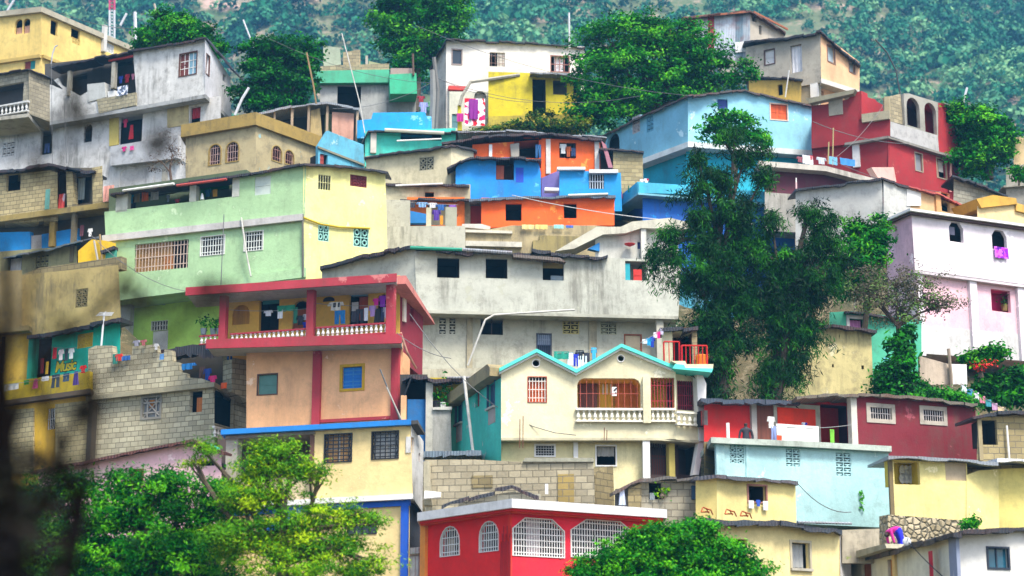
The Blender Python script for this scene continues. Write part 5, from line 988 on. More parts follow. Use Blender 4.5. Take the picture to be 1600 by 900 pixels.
# blue roofed cream house
fa = FL((345, 674), (640, 658), YB=70); fb = FY((643, 660), 72, fa.Y(643, 660))
cm = P('#f2dca4', .45, '#f0e2bc')
h = House('blue_edged_house', 'cream house with blue roof edge, blue corner post and black iron windows', 'house', fa, (560, 900))
w = h.wall(fa, [(489, 672), (642, 664), (645, 776), (489, 785)], cm, 4); IR = [(0, 0, .12, .3), (.12, .3, 0, .65), (0, .65, .12, 1), (1, 0, .88, .3), (.88, .3, 1, .65), (1, .65, .88, 1)]
for r, c in (((508, 679, 549, 721), '#c8a070'), ((582, 675, 622, 716), '#b9bec0')): w.win(r, pane=glassy(c), pd=.15, grille=(IRON, 5, 7, .04, -.03, IR), frame=(IRON, .04), muntin=(plain('#d5d4d0'), 2, 2))
h.slab([(fa, 345, 671), (fa, 642, 655)], 8, P('#2f86d0', .4), .3, 4.5, 'roof_slab'); h.slab([(fa, 352, 681), (fa, 492, 673)], 5, P('#8a8478', .8), .1, 4)
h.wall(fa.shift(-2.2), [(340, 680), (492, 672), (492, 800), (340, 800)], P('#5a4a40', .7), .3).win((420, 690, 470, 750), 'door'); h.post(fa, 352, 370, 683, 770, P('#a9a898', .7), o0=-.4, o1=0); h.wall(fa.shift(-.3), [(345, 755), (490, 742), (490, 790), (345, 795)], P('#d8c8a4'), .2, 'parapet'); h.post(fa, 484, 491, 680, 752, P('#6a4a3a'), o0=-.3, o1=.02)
h.slab([(fa, 345, 788), (fa, 490, 779), (fa, 645, 771)], 8, WHITE, .25, 4); bl = P('#1c62c8', .35)
f1 = fa.shift(-.1); w = h.wall(f1, [(345, 794), (640, 777), (640, 1000), (345, 1000)], cm, 4); w.win((540, 803, 588, 834), pane=glassy('#2e3440'), frame=(IRON, .03), muntin=(IRON, 4, 2)); h.band(f1, (345, 797), (641, 779), 11, -.05, .1, bl, 'beam'); h.post(f1, 627, 638, 788, 1000, bl, o0=-.05, o1=.12)
h.ext(fa, [(415, 830), (470, 796), (474, 804), (420, 838)], .1, .3, bl, 'stair_rail')
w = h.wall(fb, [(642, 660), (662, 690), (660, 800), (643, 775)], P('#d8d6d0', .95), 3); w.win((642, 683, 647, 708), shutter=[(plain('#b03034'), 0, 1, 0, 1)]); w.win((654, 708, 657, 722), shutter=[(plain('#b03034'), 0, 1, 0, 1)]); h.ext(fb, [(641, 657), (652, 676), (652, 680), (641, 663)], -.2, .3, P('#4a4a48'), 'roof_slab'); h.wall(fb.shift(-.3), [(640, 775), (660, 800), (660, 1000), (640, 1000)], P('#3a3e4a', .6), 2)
h.done()
pole('pole', 'thin grey rod leaning on the peach house above the blue roof', 'pole', [fa.Q(625, 655, .2), fa.Q(594, 577, .3)], .035, plain('#5a5a58')); pole('pole', 'second paler rod leaning beside the grey one over blue roof', 'pole', [fa.Q(627, 655, .2), fa.Q(604, 605, .35)], .03, plain('#a9a49a'))
fz = FY((644, 880), 5, 66); h = House('metal_fence', 'short grey corrugated fence panel between cream and red houses', 'fence', fz, (650, 930)); h.wall(fz, [(641, 856), (661, 854), (661, 960), (641, 960)], tin('#a9aaa6', .4), .08, 'metal_sheet'); h.ext(fz, [(640, 866), (662, 864), (662, 867), (640, 869)], .0, .06, wood('#7a6a54'), 'rail'); h.done()
# red house at the bottom
fa = FL((653, 803), (800, 782), YB=62); fb = FL((800, 782), (1040, 799), YA=62)
ra, rb = P('#e6202c', .25), P('#e84450', .3, '#e8706c')
h = House('red_house', 'vivid red house with white roof edge and white barred arched windows', 'house', fa, (800, 1000))
w = h.wall(fa, [(660, 818), (800, 796), (800, 1010), (660, 1010)], ra, 4); gw = (WHITE, 8, 4, .03, -.04)
for r in ((689, 823, 718, 868), (750, 815, 779, 861)): w.win(r, shape='arch', grille=gw, frame=(WHITE, .025), cloth=[(plain('#c8b8a0'), .0, .5, .4, 1)])
w = h.wall(fb, [(800, 796), (1015, 812), (1015, 1010), (800, 1010)], rb, 4); w.win((801, 811, 881, 869), shape='oct', grille=(WHITE, 20, 6, .03, -.04), frame=(WHITE, .025), cloth=[(plain('#d8cfd4'), .35, .6, 0, 1)], depth=1.4); w.win((892, 814, 992, 872), shape='oct', grille=(WHITE, 25, 6, .03, -.04), frame=(WHITE, .025), depth=1.4)
h.slab([(fa, 652, 801), (fa, 800, 779), (fb, 1042, 796)], 13, P('#e4e4e4', .5), .55, 5, 'roof_slab'); h.slab([(fa, 656, 814), (fa, 800, 793), (fb, 1036, 809)], 4, ra, .42, 4, 'cornice'); h.slab([(fa, 658, 818), (fa, 800, 797), (fb, 1030, 813)], 3, P('#e8604a'), .25, 4, 'cornice')
h.post(fa, 660, 668, 819, 1010, P('#ea9a5a', .4), o0=0, o1=.12); h.post(fa, 796, 800, 800, 1010, P('#e04a40'), o0=0, o1=.08)
m = MB()
for i in range(9): p = fa.Q(782 + i * 1.9, 905, .12); m.bar(p, p + Vector((.02, 0, .055 * 22 + .25 * (i % 3))), .015, 4)
m.build('rebar', plain('#a02028'), h.root); h.done()
# unfinished block walls between red and gabled house
fa = FL((665, 722), (930, 716), YA=69.5)
BT = blocks('#b8ae94', '#8a8470')
h = House('block_ruin', 'roofless tan block wall with a bricked niche behind the red house', 'wall', fa, (760, 830))
h.wall(fa, [(664, 718), (740, 718), (818, 722), (820, 715), (927, 716), (929, 760), (929, 840), (664, 840)], BT, .3); h.rect(fa, (737, 743, 770, 762), .01, .04, BLKD, 'niche'); h.ext(fa, [(817, 722), (822, 716), (928, 716), (928, 722)], 0, .12, P('#a9a894', .8), 'coping'); h.rect(fa, (872, 741, 897, 790), .0, .05, blocks('#a8935c'), 'niche')
h.ext(fa, [(664, 722), (672, 722), (676, 790), (664, 790)], 0, .25, P('#c4bca0', .9), 'column'); f2 = FY((932, 760), 50, 69.2); h.wall(f2, [(930, 742), (935, 735), (942, 738), (945, 729), (958, 728), (960, 790), (930, 800)], BLKD, .6); h.done()
f3 = FY((690, 790), -14, 66.5)
h = House('tin_lean_to', 'low black tin lean-to over pale blocks behind the red house roof', 'shed', f3, (760, 820)); h.wall(f3, [(720, 782), (800, 768), (845, 772), (845, 840), (690, 840)], blocks('#bdb7a2'), 1.2); h.roof([(f3, 690, 790), (f3, 745, 772), (f3, 800, 761), (f3, 842, 775)], out=.3, back=1.4, rise=.2, th=.1, jag=.05); h.done()
m = MB(); c = fa.Q(675, 772, .5); m.prism(Face((c.x, c.y), (c.x + 1, c.y + .1)), [(-.3, c.z - .18), (.3, c.z - .12), (.32, c.z + .05), (-.28, c.z + .1)], -.2, .2); thing('basin', 'white plastic basin on the ledge by tan block wall', 'basin', m, WHITE)
garment('sheet', 'white cloth on a peg behind the red house roof', fa, 854, 756, 5, 16, WHITE, .6)
f4 = FY((980, 780), 4, 66.5)
h = House('block_hut', 'small grey block hut with a ragged dark opening and tin roof', 'hut', f4, (1040, 850))
w = h.wall(f4, [(978, 762), (1000, 752), (1090, 750), (1096, 850), (975, 850)], blocks('#b9b3a0'), 2.5); w.win((1014, 754, 1034, 780), 'opening'); h.wall(f4.shift(.15), [(962, 764), (980, 762), (982, 800), (962, 800)], P('#3a3a3c'), .3); h.ext(f4, [(980, 765), (1001, 756), (1001, 795), (980, 795)], -.2, .2, BLKD, 'wall')
h.roof([(f4, 958, 768), (f4, 1000, 748), (f4, 1040, 747), (f4, 1092, 743)], tin('#5a5650', .5), .4, 2.5, .2, .1, .06); h.rect(f4, (1080, 760, 1086, 781), .02, .25, plain('#2a4a6a'), 'gas_box'); h.done()
garment('dress', 'pale grey blue gown hung on the block hut corner', f4, 972, 762, 11, 27, plain('#c4cce0'), .3); garment('sheet', 'grey bag hanging in the hut opening', f4, 1019, 770, 8, 11, plain('#8a9498'), .1, name='bag')
m = MB(); c = f4.Q(1035, 775, .1); m.ball(c, .1); pt = thing('potted_plant', 'light green plant hung in the hut opening', 'potted plant', m, plain('#6a5a4a')); leafmesh('foliage', np.array(c) + np.array([0, 0, .15]) + NR.normal(size=(60, 3)) * .13, NR.uniform(.1, .2, 60), NR.random(60), leafmat('#3c7a14', '#7ab02a', '#b8d83a'), pt)
# cream gabled house
ff = FY((783, 640), 2, 74.5); ft = FY((783, 640), -72, 74.5)
cr = P('#ece4c0', .35, '#f0ead0'); tm = P('#74e0cf', .3); tl = P('#5cc9b4', .5, '#a9b4a8')
h = House('gabled_house', 'cream house with twin turquoise edged gables and a white balustrade balcony', 'house', ff, (900, 780))
out = [(783, 582), (838, 554), (900, 586), (970, 547), (1052, 580), (1056, 580), (1056, 686), (783, 684)]
w = h.wall(ff, out, cr, .25); w.win((825, 589, 854, 628), grille=(plain('#e0dcd0'), 6, 3, .03), shutter=[(wood('#d8703c'), 0, 1, .12, 1, .16)], frame=(plain('#b8584a'), .02))
w.wins.append((shape_of(ff, (902, 591, 1001, 638), 'flat'), 'opening', dict(depth=1.15, room=P('#dcae58', .4), grille=(plain('#c86a5c'), 10, 1, .012, -.1))))
w.wins.append((shape_of(ff, (1016, 590, 1054, 638), 'rect'), 'opening', dict(depth=1.15, room=P('#d2b24e', .4), grille=(plain('#a83040'), 8, 2, .022, -.1))))
w.win((832, 562, 843, 573), 'vent_hole', 'round', frame=(WHITE, .03)); w.win((965, 555, 975, 565), 'vent_hole', 'round', frame=(WHITE, .03), room=P('#8a9a5a'))
fd = ff.shift(-1.28)
for r, mt, nm in (((905, 600, 933, 638), wood('#7a4a44'), 'door'), ((936, 599, 957, 638), wood('#d8b04c'), 'door'), ((961, 599, 995, 638), wood('#c87a34'), 'door'), ((1018, 592, 1040, 638), wood('#d8b44c'), 'door'), ((1043, 592, 1053, 638), plain('#2a1c30'), 'door')): h.rect(fd, r, .0, .07, mt, nm)
for x in (941, 947, 953): h.rect(fd, (x, 601, x + 2.2, 617), .08, .1, WHITE, 'door_glazing')
h.rect(ff, (956, 604, 964, 618), -.12, -.09, plain('#e9e9e6'), 'number_plate')
for a, b in (((780, 577), (838, 547)), ((838, 547), (900, 579)), ((900, 579), (970, 539)), ((970, 539), (1052, 573))):
    h.ext(ff, [a, b, (b[0], b[1] + 5.5), (a[0], a[1] + 5.5)], -.6, .3, tm, 'gable_trim'); h.ext(ff, [(a[0], a[1] + 5.8), (b[0], b[1] + 5.8), (b[0], b[1] + 8.5), (a[0], a[1] + 8.5)], -.2, .2, WHITE, 'gable_trim')
h.ext(ff, [(1052, 573), (1066, 574), (1068, 579), (1111, 580), (1109, 586), (1048, 580)], -.6, .6, tm, 'gable_trim'); h.ext(ff, [(1046, 568), (1068, 568), (1070, 573), (1112, 573), (1111, 580), (1068, 579)], -2.5, .55, cr, 'roof_slab')
for a, b, k in (((780, 580), (838, 551), 0), ((838, 551), (900, 582), 0), ((900, 582), (970, 544), 0), ((970, 544), (1052, 576), 0)):
    h.ext(ff, [a, b, (b[0], b[1] + 3), (a[0], a[1] + 3)], -6, -.65, P('#d9d6c8'), 'roof')
bw = P('#f2eedd', .3); h.balus(ff, (899, 638), (1004, 638), 22, 12, bw, .0, .2); h.balus(ff, (1016, 638), (1055, 638), 22, 5, bw, .0, .2); fs = FY((1055, 640), 20, ff.Y(1055, 640)); h.balus(fs, (1056, 642), (1090, 645), 22, 4, bw, .1, .3)
h.post(ff, 1004, 1016, 590, 662, cr, o0=-.1, o1=.22); fq = fs.shift(-.4); w = h.wall(fs, [(1056, 663), (1091, 666), (1091, 690), (1056, 687)], cr, 2.4); w = h.wall(fq, [(1054, 580), (1096, 584), (1092, 668), (1054, 664)], cr, 2); w.win((1058, 595, 1085, 641), 'opening', room=plain('#3a2026'), grille=(plain('#8a2438'), 8, 3, .03, -.05), depth=.8); h.ext(fs, [(1087, 586), (1096, 586), (1102, 600), (1100, 690), (1091, 690)], -.3, .1, WHITE, 'column')
h.slab([(ff, 783, 684), (ff, 1028, 684), (fs, 1092, 688)], 4, P('#c9c2a4', .5), .05, 3)
f1 = ff.shift(-.5); w = h.wall(f1, [(783, 688), (1006, 690), (1006, 800), (783, 800)], P('#ebe0b0', .4), 3); w.win((837, 696, 866, 712), 'vent_block', vent=(WHITE, 7, 4, 'none'), frame=(WHITE, .06)); w.win((932, 697, 962, 727), frame=(WHITE, .05), cloth=[(plain('#b9b6b0'), .05, .95, 0, .5)]); h.post(f1, 896, 903, 687, 760, WHITE, o0=0, o1=.12)
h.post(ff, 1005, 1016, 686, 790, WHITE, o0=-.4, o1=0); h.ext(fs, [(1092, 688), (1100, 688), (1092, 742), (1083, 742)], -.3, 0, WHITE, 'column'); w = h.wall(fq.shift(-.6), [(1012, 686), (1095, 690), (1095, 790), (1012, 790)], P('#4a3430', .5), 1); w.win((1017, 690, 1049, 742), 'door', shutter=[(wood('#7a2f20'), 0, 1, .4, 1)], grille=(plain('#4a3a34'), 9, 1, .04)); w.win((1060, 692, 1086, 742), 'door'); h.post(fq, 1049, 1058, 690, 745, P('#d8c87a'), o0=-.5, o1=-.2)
w = h.wall(ft, [(703, 640), (783, 590), (783, 720), (703, 715)], tl, 3); w.win((712, 630, 722, 661), frame=(plain('#3a5a70'), .05), pane=plain('#2e4a68'), sill=CONC); w.win((743, 613, 749, 636), shutter=[(plain('#8a2a34'), 0, 1, 0, 1)]); w.win((762, 597, 773, 636), frame=(plain('#3a5a70'), .05), pane=plain('#2e4a68'), sill=CONC)
h.ext(ft, [(694, 632), (778, 570), (782, 575), (782, 588), (697, 645)], -.5, .45, P('#a89870', .9), 'roof_slab'); h.rect(ft, (713, 664, 722, 690), 0, .01, P('#b4a99c'), 'bare_render'); h.rect(ft, (763, 638, 774, 662), 0, .01, P('#b4a99c'), 'bare_render'); h.tube([ft.Q(725, 588, .7), ft.Q(739, 705, .5)], .065, PIPE, 'downpipe', 8)
h.roof([(ff, 655, 705), (ff, 752, 704)], tin('#6a7c88', .3), -.5, 2, .1, .2, .02); h.done()
GH = h.root
# a terrace room of its own on the gabled house's flat roof
cu = bpy.data.curves.new('house_number', 'FONT'); cu.body = '6'; cu.extrude = .003; cu.size = .42; cu.offset = .012; text_on(cu, ff, 957.8, 617.3, -.08, plain('#20222a'), GH, 'house_number')
for i, (x, y0, y1) in enumerate(((812, 700, 655), (817, 700, 650), (944, 688, 668), (948, 688, 672))): pole('rebar', ('rusty rod nearest the turquoise side before the cream gabled house', 'second rusty rod before the cream gabled house wall', 'thin rod over the dark curtained window of gabled house', 'second thin rod over the dark curtained window')[i], 'rebar', [ff.Q(x, y0, .25), ff.Q(x + .4, y1, .3)], .018, plain('#7a4a34'), 'reinforcement rods')
f5 = ff.shift(-.6)
h = House('roof_room', 'small open roof room with red railing behind the turquoise gables', 'hut', f5, (1060, 585))
w = h.wall(f5, [(1034, 518), (1089, 518), (1089, 580), (1034, 580)], P('#d5cdb0', .6), 1.6); w.win((1051, 517, 1082, 578), 'door', room=plain('#5a2426'), depth=1.2); h.rect(f5, (1081, 514, 1089, 580), 0, .1, blocks('#a99a78'), 'pillar'); h.roof([(f5, 1031, 512), (f5, 1091, 509)], out=.3, back=2, rise=.1, th=.12); h.band(f5, (1036, 514), (1088, 513), 3, .1, .2, wood('#b06a40'), 'beam')
def railing(h, f, x0, x1, y0, y1, n, o, mat):
    m = MB(); a, b = f.shift(o).pt(x0, y0), f.shift(o).pt(x1, y1); fo_ = f.shift(o); z1 = fo_.pt((x0 + x1) / 2, y0)[1]; z0 = fo_.pt((x0 + x1) / 2, y1)[1]
    for z in (z0 + .05, z1): m.bar(fo_.P(a[0], z), fo_.P(b[0], z), .03, 4)
    for i in range(n + 1): s_ = a[0] + (b[0] - a[0]) * i / n; m.bar(fo_.P(s_, z0), fo_.P(s_, z1), .018 if 0 < i < n else .035, 4)
    return m.build('railing', mat, h.root)
rm = plain('#c02a30', .5); railing(h, f5, 1037, 1062, 534, 576, 3, .45, rm); railing(h, f5, 1065, 1105, 540, 575, 6, .6, rm); h.done()
f6 = ff.shift(-.9)
for a in (('sheet', 877, 549, 24, 12, '#2a8a78', 'green tarpaulin hung behind the turquoise gables'), ('sheet', 891, 551, 9, 20, '#e4e8f4', 'white cloth on the line between the turquoise gables'), ('trousers', 900, 553, 8, 20, '#2434b8', 'royal blue trousers between the turquoise gables'), ('shirt', 906, 547, 14, 15, '#1c2030', 'black shirt on the line between the turquoise gables'), ('sheet', 917, 551, 9, 15, '#1e2436', 'second black cloth on the line between the gables'), ('sheet', 910, 556, 14, 18, '#d9dde6', 'pale sheet behind the black washing between the gables'), ('shirt', 928, 543, 9, 20, '#5ab0d8', 'sky blue shirt last on the line between the gables')):
    garment(a[0], a[6], f6, a[1], a[2], a[3], a[4], plain(a[5]), 0)
line('clothes line between the two turquoise gables', f6.Q(866, 552, 0), f6.Q(935, 545, 0), .04)
for a in (('sheet', 1008, 530, 9, 7, '#e4e4ea', 'white cloth low on the sloping line by the roof room'), ('shirt', 1014, 528, 9, 12, '#3a9ac8', 'turquoise shirt on the sloping line by the roof room'), ('shirt', 1019, 526, 8, 17, '#2440a8', 'deep blue shirt on the sloping line by the roof room'), ('sheet', 1024, 519, 6, 9, '#e8e4ec', 'small white towel on the sloping line by the roof room'), ('shirt', 1029, 518, 7, 11, '#d83a8a', 'bright pink shirt on the sloping line by the roof room'), ('sheet', 1034, 513, 5, 10, '#c8c4e0', 'pale lilac cloth at the top of the sloping line')):
    garment(a[0], a[6], f5, a[1], a[2], a[3], a[4], plain(a[5]), .3)
line('sloping clothes line up to the roof room', f5.Q(1000, 536, .3), f5.Q(1037, 512, .3), .03)
m = MB(); c = f5.Q(1097, 576, .3); m.lathe(c, [(.2, 0), (.26, .5), (.24, .55)], 10); thing('bucket', 'orange and white bucket inside the red roof railing', 'bucket', m, plain('#e08a4a'))
# cream houses below
fa = FL((1120, 745), (1245, 752), YA=65); fl = FY((1120, 745), -30, 65)
h = House('cream_hut', 'small cream house with one dark square window under a wavy roof', 'house', fa, (1180, 830))
w = h.wall(fa, [(1120, 745), (1243, 753), (1245, 850), (1120, 850)], P('#eddc9c', .45), 2.5); w.win((1169, 759, 1197, 784), frame=(plain('#a9786a'), .05)); h.wall(fl, [(1087, 750), (1120, 744), (1120, 850), (1087, 850)], P('#e6d38e', .5), 2); h.roof([(fl, 1085, 746), (fl, 1120, 741), (fa, 1180, 745), (fa, 1247, 752)], tin('#54565c', .4), .3, 2.5, .2, .1, .04); h.done()
garment('sheet', 'white towel under the cream hut window', fa, 1174, 782, 9, 12, WHITE, .12); garment('shirt', 'blue shirt between two white towels under the cream window', fa, 1185, 781, 8, 10, plain('#3a5ab8'), .14); garment('sheet', 'second white towel under the cream hut window', fa, 1196, 783, 9, 14, plain('#dfe4ec'), .12)
fb2 = FL((1110, 812), (1312, 826), YA=62.5); fs2 = FY((1312, 826), 60, fb2.Y(1312, 826))
h = House('cream_house', 'cream house with one curtained window beneath sagging black sheeting', 'house', fb2, (1240, 960))
w = h.wall(fb2, [(1085, 815), (1120, 812), (1312, 828), (1316, 980), (1085, 980)], P('#f0dfa8', .4), 3); w.win((1237, 848, 1265, 888), frame=(P('#c9bfa4'), .08), room=plain('#6a6e74'), cloth=[(plain('#a9acae'), .05, .85, .05, .95)], sill=CONC); w.win((1140, 842, 1168, 880)); h.wall(fs2, [(1312, 830), (1329, 850), (1332, 980), (1314, 980)], P('#e4e2e0'), 2)
h.roof([(fb2, 1078, 808), (fb2, 1150, 812), (fb2, 1230, 815), (fb2, 1316, 828)], tin('#3a4048', .2), .4, 2.8, .2, .14, .05); h.tube([fb2.Q(1246, 816, .5), fb2.Q(1330, 818, .5)], .05, GREYTIN, 'pipe'); h.done()
for i, (x, y) in enumerate(((1105, 800), (1142, 803), (1166, 806))):
    m = MB(); c = fb2.Q(x, y, -.5); k = .022
    for a, b in (((-9, 0), (-6, 7)), ((-6, 7), (5, 4)), ((5, 4), (9, -3)), ((-2, 6), (3, -1)), ((-9, 0), (4, 1))): m.bar(c + Vector((a[0] * k, 0, a[1] * k)), c + Vector((b[0] * k, .15, b[1] * k)), .025, 4)
    thing('broken_chair', ('rusty chair frame lying at the roof end of black sheeting', 'rusty chair frame lying in the middle of black sheeting', 'rusty chair frame lying near the white towels')[i], 'chair frame', m, plain('#a85a34', .7), 'rusty chair frames on the black roof')
# pale blue house
fa = FL((1112, 687), (1392, 701), YA=70.5)
pb = P('#b4dcde', .5, '#c4d8d6')
h = House('pale_blue_house', 'pale blue house with decorative vent blocks under a worn concrete ledge', 'house', fa, (1250, 830))
w = h.wall(fa, [(1118, 690), (1388, 704), (1393, 825), (1118, 812)], pb, 4, t=.12); w.win((1139, 690, 1164, 725), 'vent_block', vent=(pb, 2, 4, 'ring')); w.win((1227, 700, 1251, 730), 'vent_block', vent=(pb, 2, 4, 'arc')); w.win((1305, 706, 1331, 745), 'vent_block', vent=(pb, 2, 5, 'arc'))
h.slab([(fa, 1111, 683), (fa, 1250, 689), (fa, 1393, 697)], 9, P('#b9c4b8', .9), .3, 4.2); h.ext(fa, [(1118, 690), (1131, 691), (1133, 812), (1120, 812)], -.1, .06, pb, 'pilaster'); h.ext(fa, [(1165, 692), (1169, 692), (1170, 812), (1166, 812)], -.1, .05, pb, 'pilaster'); h.slab([(fa, 1116, 692), (fa, 1389, 705)], 2, P('#4fa39a'), .05, .5, 'trim'); h.wall(FY((1100, 740), 60, 71.5), [(1100, 690), (1118, 690), (1118, 780), (1100, 780)], blocks('#a08a5c'), 1); h.done()
m = MB()
pt = U(1347, 795, fa.Y(1347, 795) - .06); C = [np.array(pt) + np.array([.03 * math.sin(i), -.02, .022 * i]) for i in range(34)]; o = leafmesh('wall_plant', np.array(C) + NR.normal(size=(34, 3)) * .05, NR.uniform(.1, .2, 34), NR.random(34), leafmat('#2c7a14', '#5aa82a', '#7ac83a')); tag(o, 'small green plant growing out of the pale blue wall', 'plant')
# dark red house, its dark porch and the red room behind the trunks
fa = FL((1335, 617), (1525, 631), YA=75)
mr = P('#781426', .7, '#9a5058')
h = House('dark_red_house', 'dark red house with two small barred windows ringed by bare render', 'house', fa, (1430, 730))
w = h.wall(fa, [(1335, 618), (1524, 632), (1527, 740), (1335, 740)], mr, 4)
for r in ((1359, 637, 1393, 655), (1442, 641, 1474, 658)): w.win(r, grille=(plain('#c0b8b4'), 9, 1, .03, -.04), frame=(P('#b8aea0', .9), .16))
h.roof([(fa, 1245, 619), (fa, 1330, 613), (fa, 1430, 620), (fa, 1528, 630)], tin('#6a6458', .6), .35, 4, .2, .1, .05); h.post(fa, 1329, 1338, 618, 720, P('#d8d4c8', .6), o0=-.2, o1=.1); fd = fa.shift(-1.6); w = h.wall(fd, [(1100, 625), (1340, 626), (1340, 740), (1100, 740)], P('#c0262c', .4), 1)
w.win((1283, 632, 1328, 700), 'opening', room=plain('#3a1c34'), depth=1.2); h.rect(fd, (1208, 632, 1280, 690), .0, .1, P('#c9c9be', .7), 'panel'); h.rect(fd, (1213, 639, 1272, 690), .1, .14, P('#f2581e', .4), 'panel'); h.rect(fd, (1172, 632, 1180, 690), .0, .15, P('#a9a4a0', .8), 'pilaster'); h.rect(fd, (1180, 632, 1208, 690), .02, .05, wood('#7a4434'), 'door'); w.win((1099, 641, 1106, 664), 'vent_block', vent=(P('#b8b0ac'), 2, 4, 'ring')); h.roof([(fd, 1095, 622), (fd, 1250, 626)], tin('#3a4452', .2), .7, 1.5, .1, .16, .03); h.done()
garment('sheet', 'long white sheet sagging before the orange panel', fa, 1246, 664, 76, 26, WHITE, .2); garment('shirt', 'white shirt hung by the trunk beside the orange panel', fa, 1205, 651, 13, 18, WHITE, .25); garment('trousers', 'pale blue trousers under the white shirt by the trunk', fa, 1209, 666, 9, 22, plain('#8a9ac8'), .25); garment('sheet', 'orange cloth at the foot of the white sheet', fa, 1218, 680, 9, 9, plain('#f0602a'), .3); garment('sheet', 'green towel hung in the dark maroon porch', fa, 1300, 671, 8, 21, plain('#7ab84a'), .1)
garment('shirt', 'white and blue shirt flung up before the orange panel', fa, 1257, 660, 10, 7, pattern(('#e8e8f0', '#3a4ab0', '#e4e4ec'), 6), -.9)
line('washing line carrying the long white sheet', fa.Q(1200, 664, .2), fa.Q(1330, 664, .2), .12)
b0 = fa.Q(1167, 728, -.5)
person('person in a dark shirt standing with their back turned before the red wall', b0, [(0, 0, .95), (0, 0, 1.15), (0, 0, 1.42), (0, 0, 1.52), (0, -.01, 1.68), (-.2, 0, 1.4), (-.27, -.02, 1.12), (-.22, -.1, .88), (.2, 0, 1.4), (.27, -.02, 1.12), (.22, -.1, .88), (-.1, 0, .9), (-.11, 0, .48), (-.11, 0, .08), (-.12, -.12, .03), (.1, 0, .9), (.11, 0, .48), (.11, 0, .08), (.12, -.12, .03)], J_E, J_R, plain('#2e1f1a'), clothes=[((0, 1, 2, 5, 6, 8, 9), plain('#22202c')), ((11, 12, 13, 15, 16, 17), plain('#2a2c40'))])
m = MB(); c = fa.Q(1137, 661, -.6); m.bar(c, c + Vector((0, 0, -.75)), .07, 6); thing('pipe', 'short white pipe standing on the pale blue ledge', 'pipe', m, WHITE)
# yellow house with curved end, rubble wall
fa = FL((1392, 720), (1510, 723), YA=67); fb = FY((1510, 728), 30, fa.Y(1510, 728)); fc = FY((1560, 735), 8, fb.Y(1560, 735))
yl = P('#ecdf9e', .45, '#efe4b8')
h = House('yellow_house', 'yellow house with a deep window recess and a rounded end wall', 'house', fa, (1450, 830))
w = h.wall(fa, [(1392, 718), (1511, 724), (1512, 840), (1394, 830)], yl, 4); w.win((1397, 717, 1437, 757), 'recess', room=P('#d8c460'), depth=.7); w.win((1477, 722, 1510, 751), pane=P('#b9a88c'), pd=.04)
h.rect(fa.shift(-.86), (1406, 729, 1426, 754), .0, .03, plain('#2a2a30'), 'vent_block'); 
m = MB(); f9 = fa.shift(-.8)
for i in range(3):
    for j in range(2): s9, z9 = f9.pt(1409.5 + 6.5 * i, 735.5 + 12 * j); m.prism(f9, [(s9 + .12 * math.cos(t), z9 + .2 * math.sin(t)) for t in [k * math.pi / 4 for k in range(8)]], 0, .04)
m.build('vent_lattice', P('#c9cdd0'), h.root)
h.wall(fb, [(1510, 742), (1530, 735), (1560, 733), (1562, 860), (1510, 840)], yl, 3); h.wall(fc, [(1559, 733), (1660, 728), (1660, 880), (1559, 855)], P('#e4d68c', .5), 3); h.wall(fc.shift(-.3), [(1512, 730), (1660, 722), (1660, 745), (1512, 748)], blocks('#b9ad86'), .5); h.post(fa, 1390, 1396, 720, 806, P('#7a6a48', .9), o0=-.1, o1=.03)
h.roof([(fa, 1388, 712), (fa, 1450, 714), (fa, 1512, 719), (fa, 1560, 722)], tin('#8a9096', .3), .35, 4, .2, .09, .02); h.roof([(fa, 1558, 716), (fa, 1660, 719)], tin('#d5d8da', .2), .3, 3, .2, .1, .02); h.done()
m, nt, b = _new('rubble_stone'); ob = _n(nt, 'ShaderNodeTexCoord').outputs['Object']; vo = _n(nt, 'ShaderNodeTexVoronoi', feature='DISTANCE_TO_EDGE'); vo.inputs['Scale'].default_value = 4.6; nt.links.new(ob, vo.inputs['Vector']); v2 = _n(nt, 'ShaderNodeTexVoronoi'); v2.inputs['Scale'].default_value = 4.6; nt.links.new(ob, v2.inputs['Vector']); sp = _n(nt, 'ShaderNodeSeparateColor'); nt.links.new(v2.outputs['Color'], sp.inputs[0])
c = _mix(nt, sp.outputs[0], lin('#c4b698', .8), lin('#8f8264', .8)); c = _mix(nt, _ramp(nt, vo.outputs[0], .02, .09), lin('#7d7762', .7), c); nt.links.new(c, b.inputs['Base Color']); _bump(nt, b, _ramp(nt, vo.outputs[0], 0, .2), .08, 1); RUB = m
fr = FL((1392, 806), (1530, 812), YA=66.3); mb = MB(); mb.prism(fr, [fr.pt(*p) for p in [(1388, 804), (1440, 808), (1490, 812), (1528, 812), (1530, 850), (1388, 870)]], -.6, 0); tag(mb.build('rubble_wall', RUB, None, loc=fr.Q(1450, 850)), 'rubble stone retaining wall under the yellow house', 'wall')
mb = MB(); fq2 = FY((1318, 830), 4, 65.3); mb.prism(fq2, [fq2.pt(*p) for p in [(1316, 828), (1374, 826), (1374, 880), (1316, 880)]], -.4, 0); tag(mb.build('mossy_wall', P('#b8ae98', 1.0, '#7a8a3a'), None, loc=fq2.Q(1345, 880)), 'mossy grey wall below the pale blue house', 'wall')
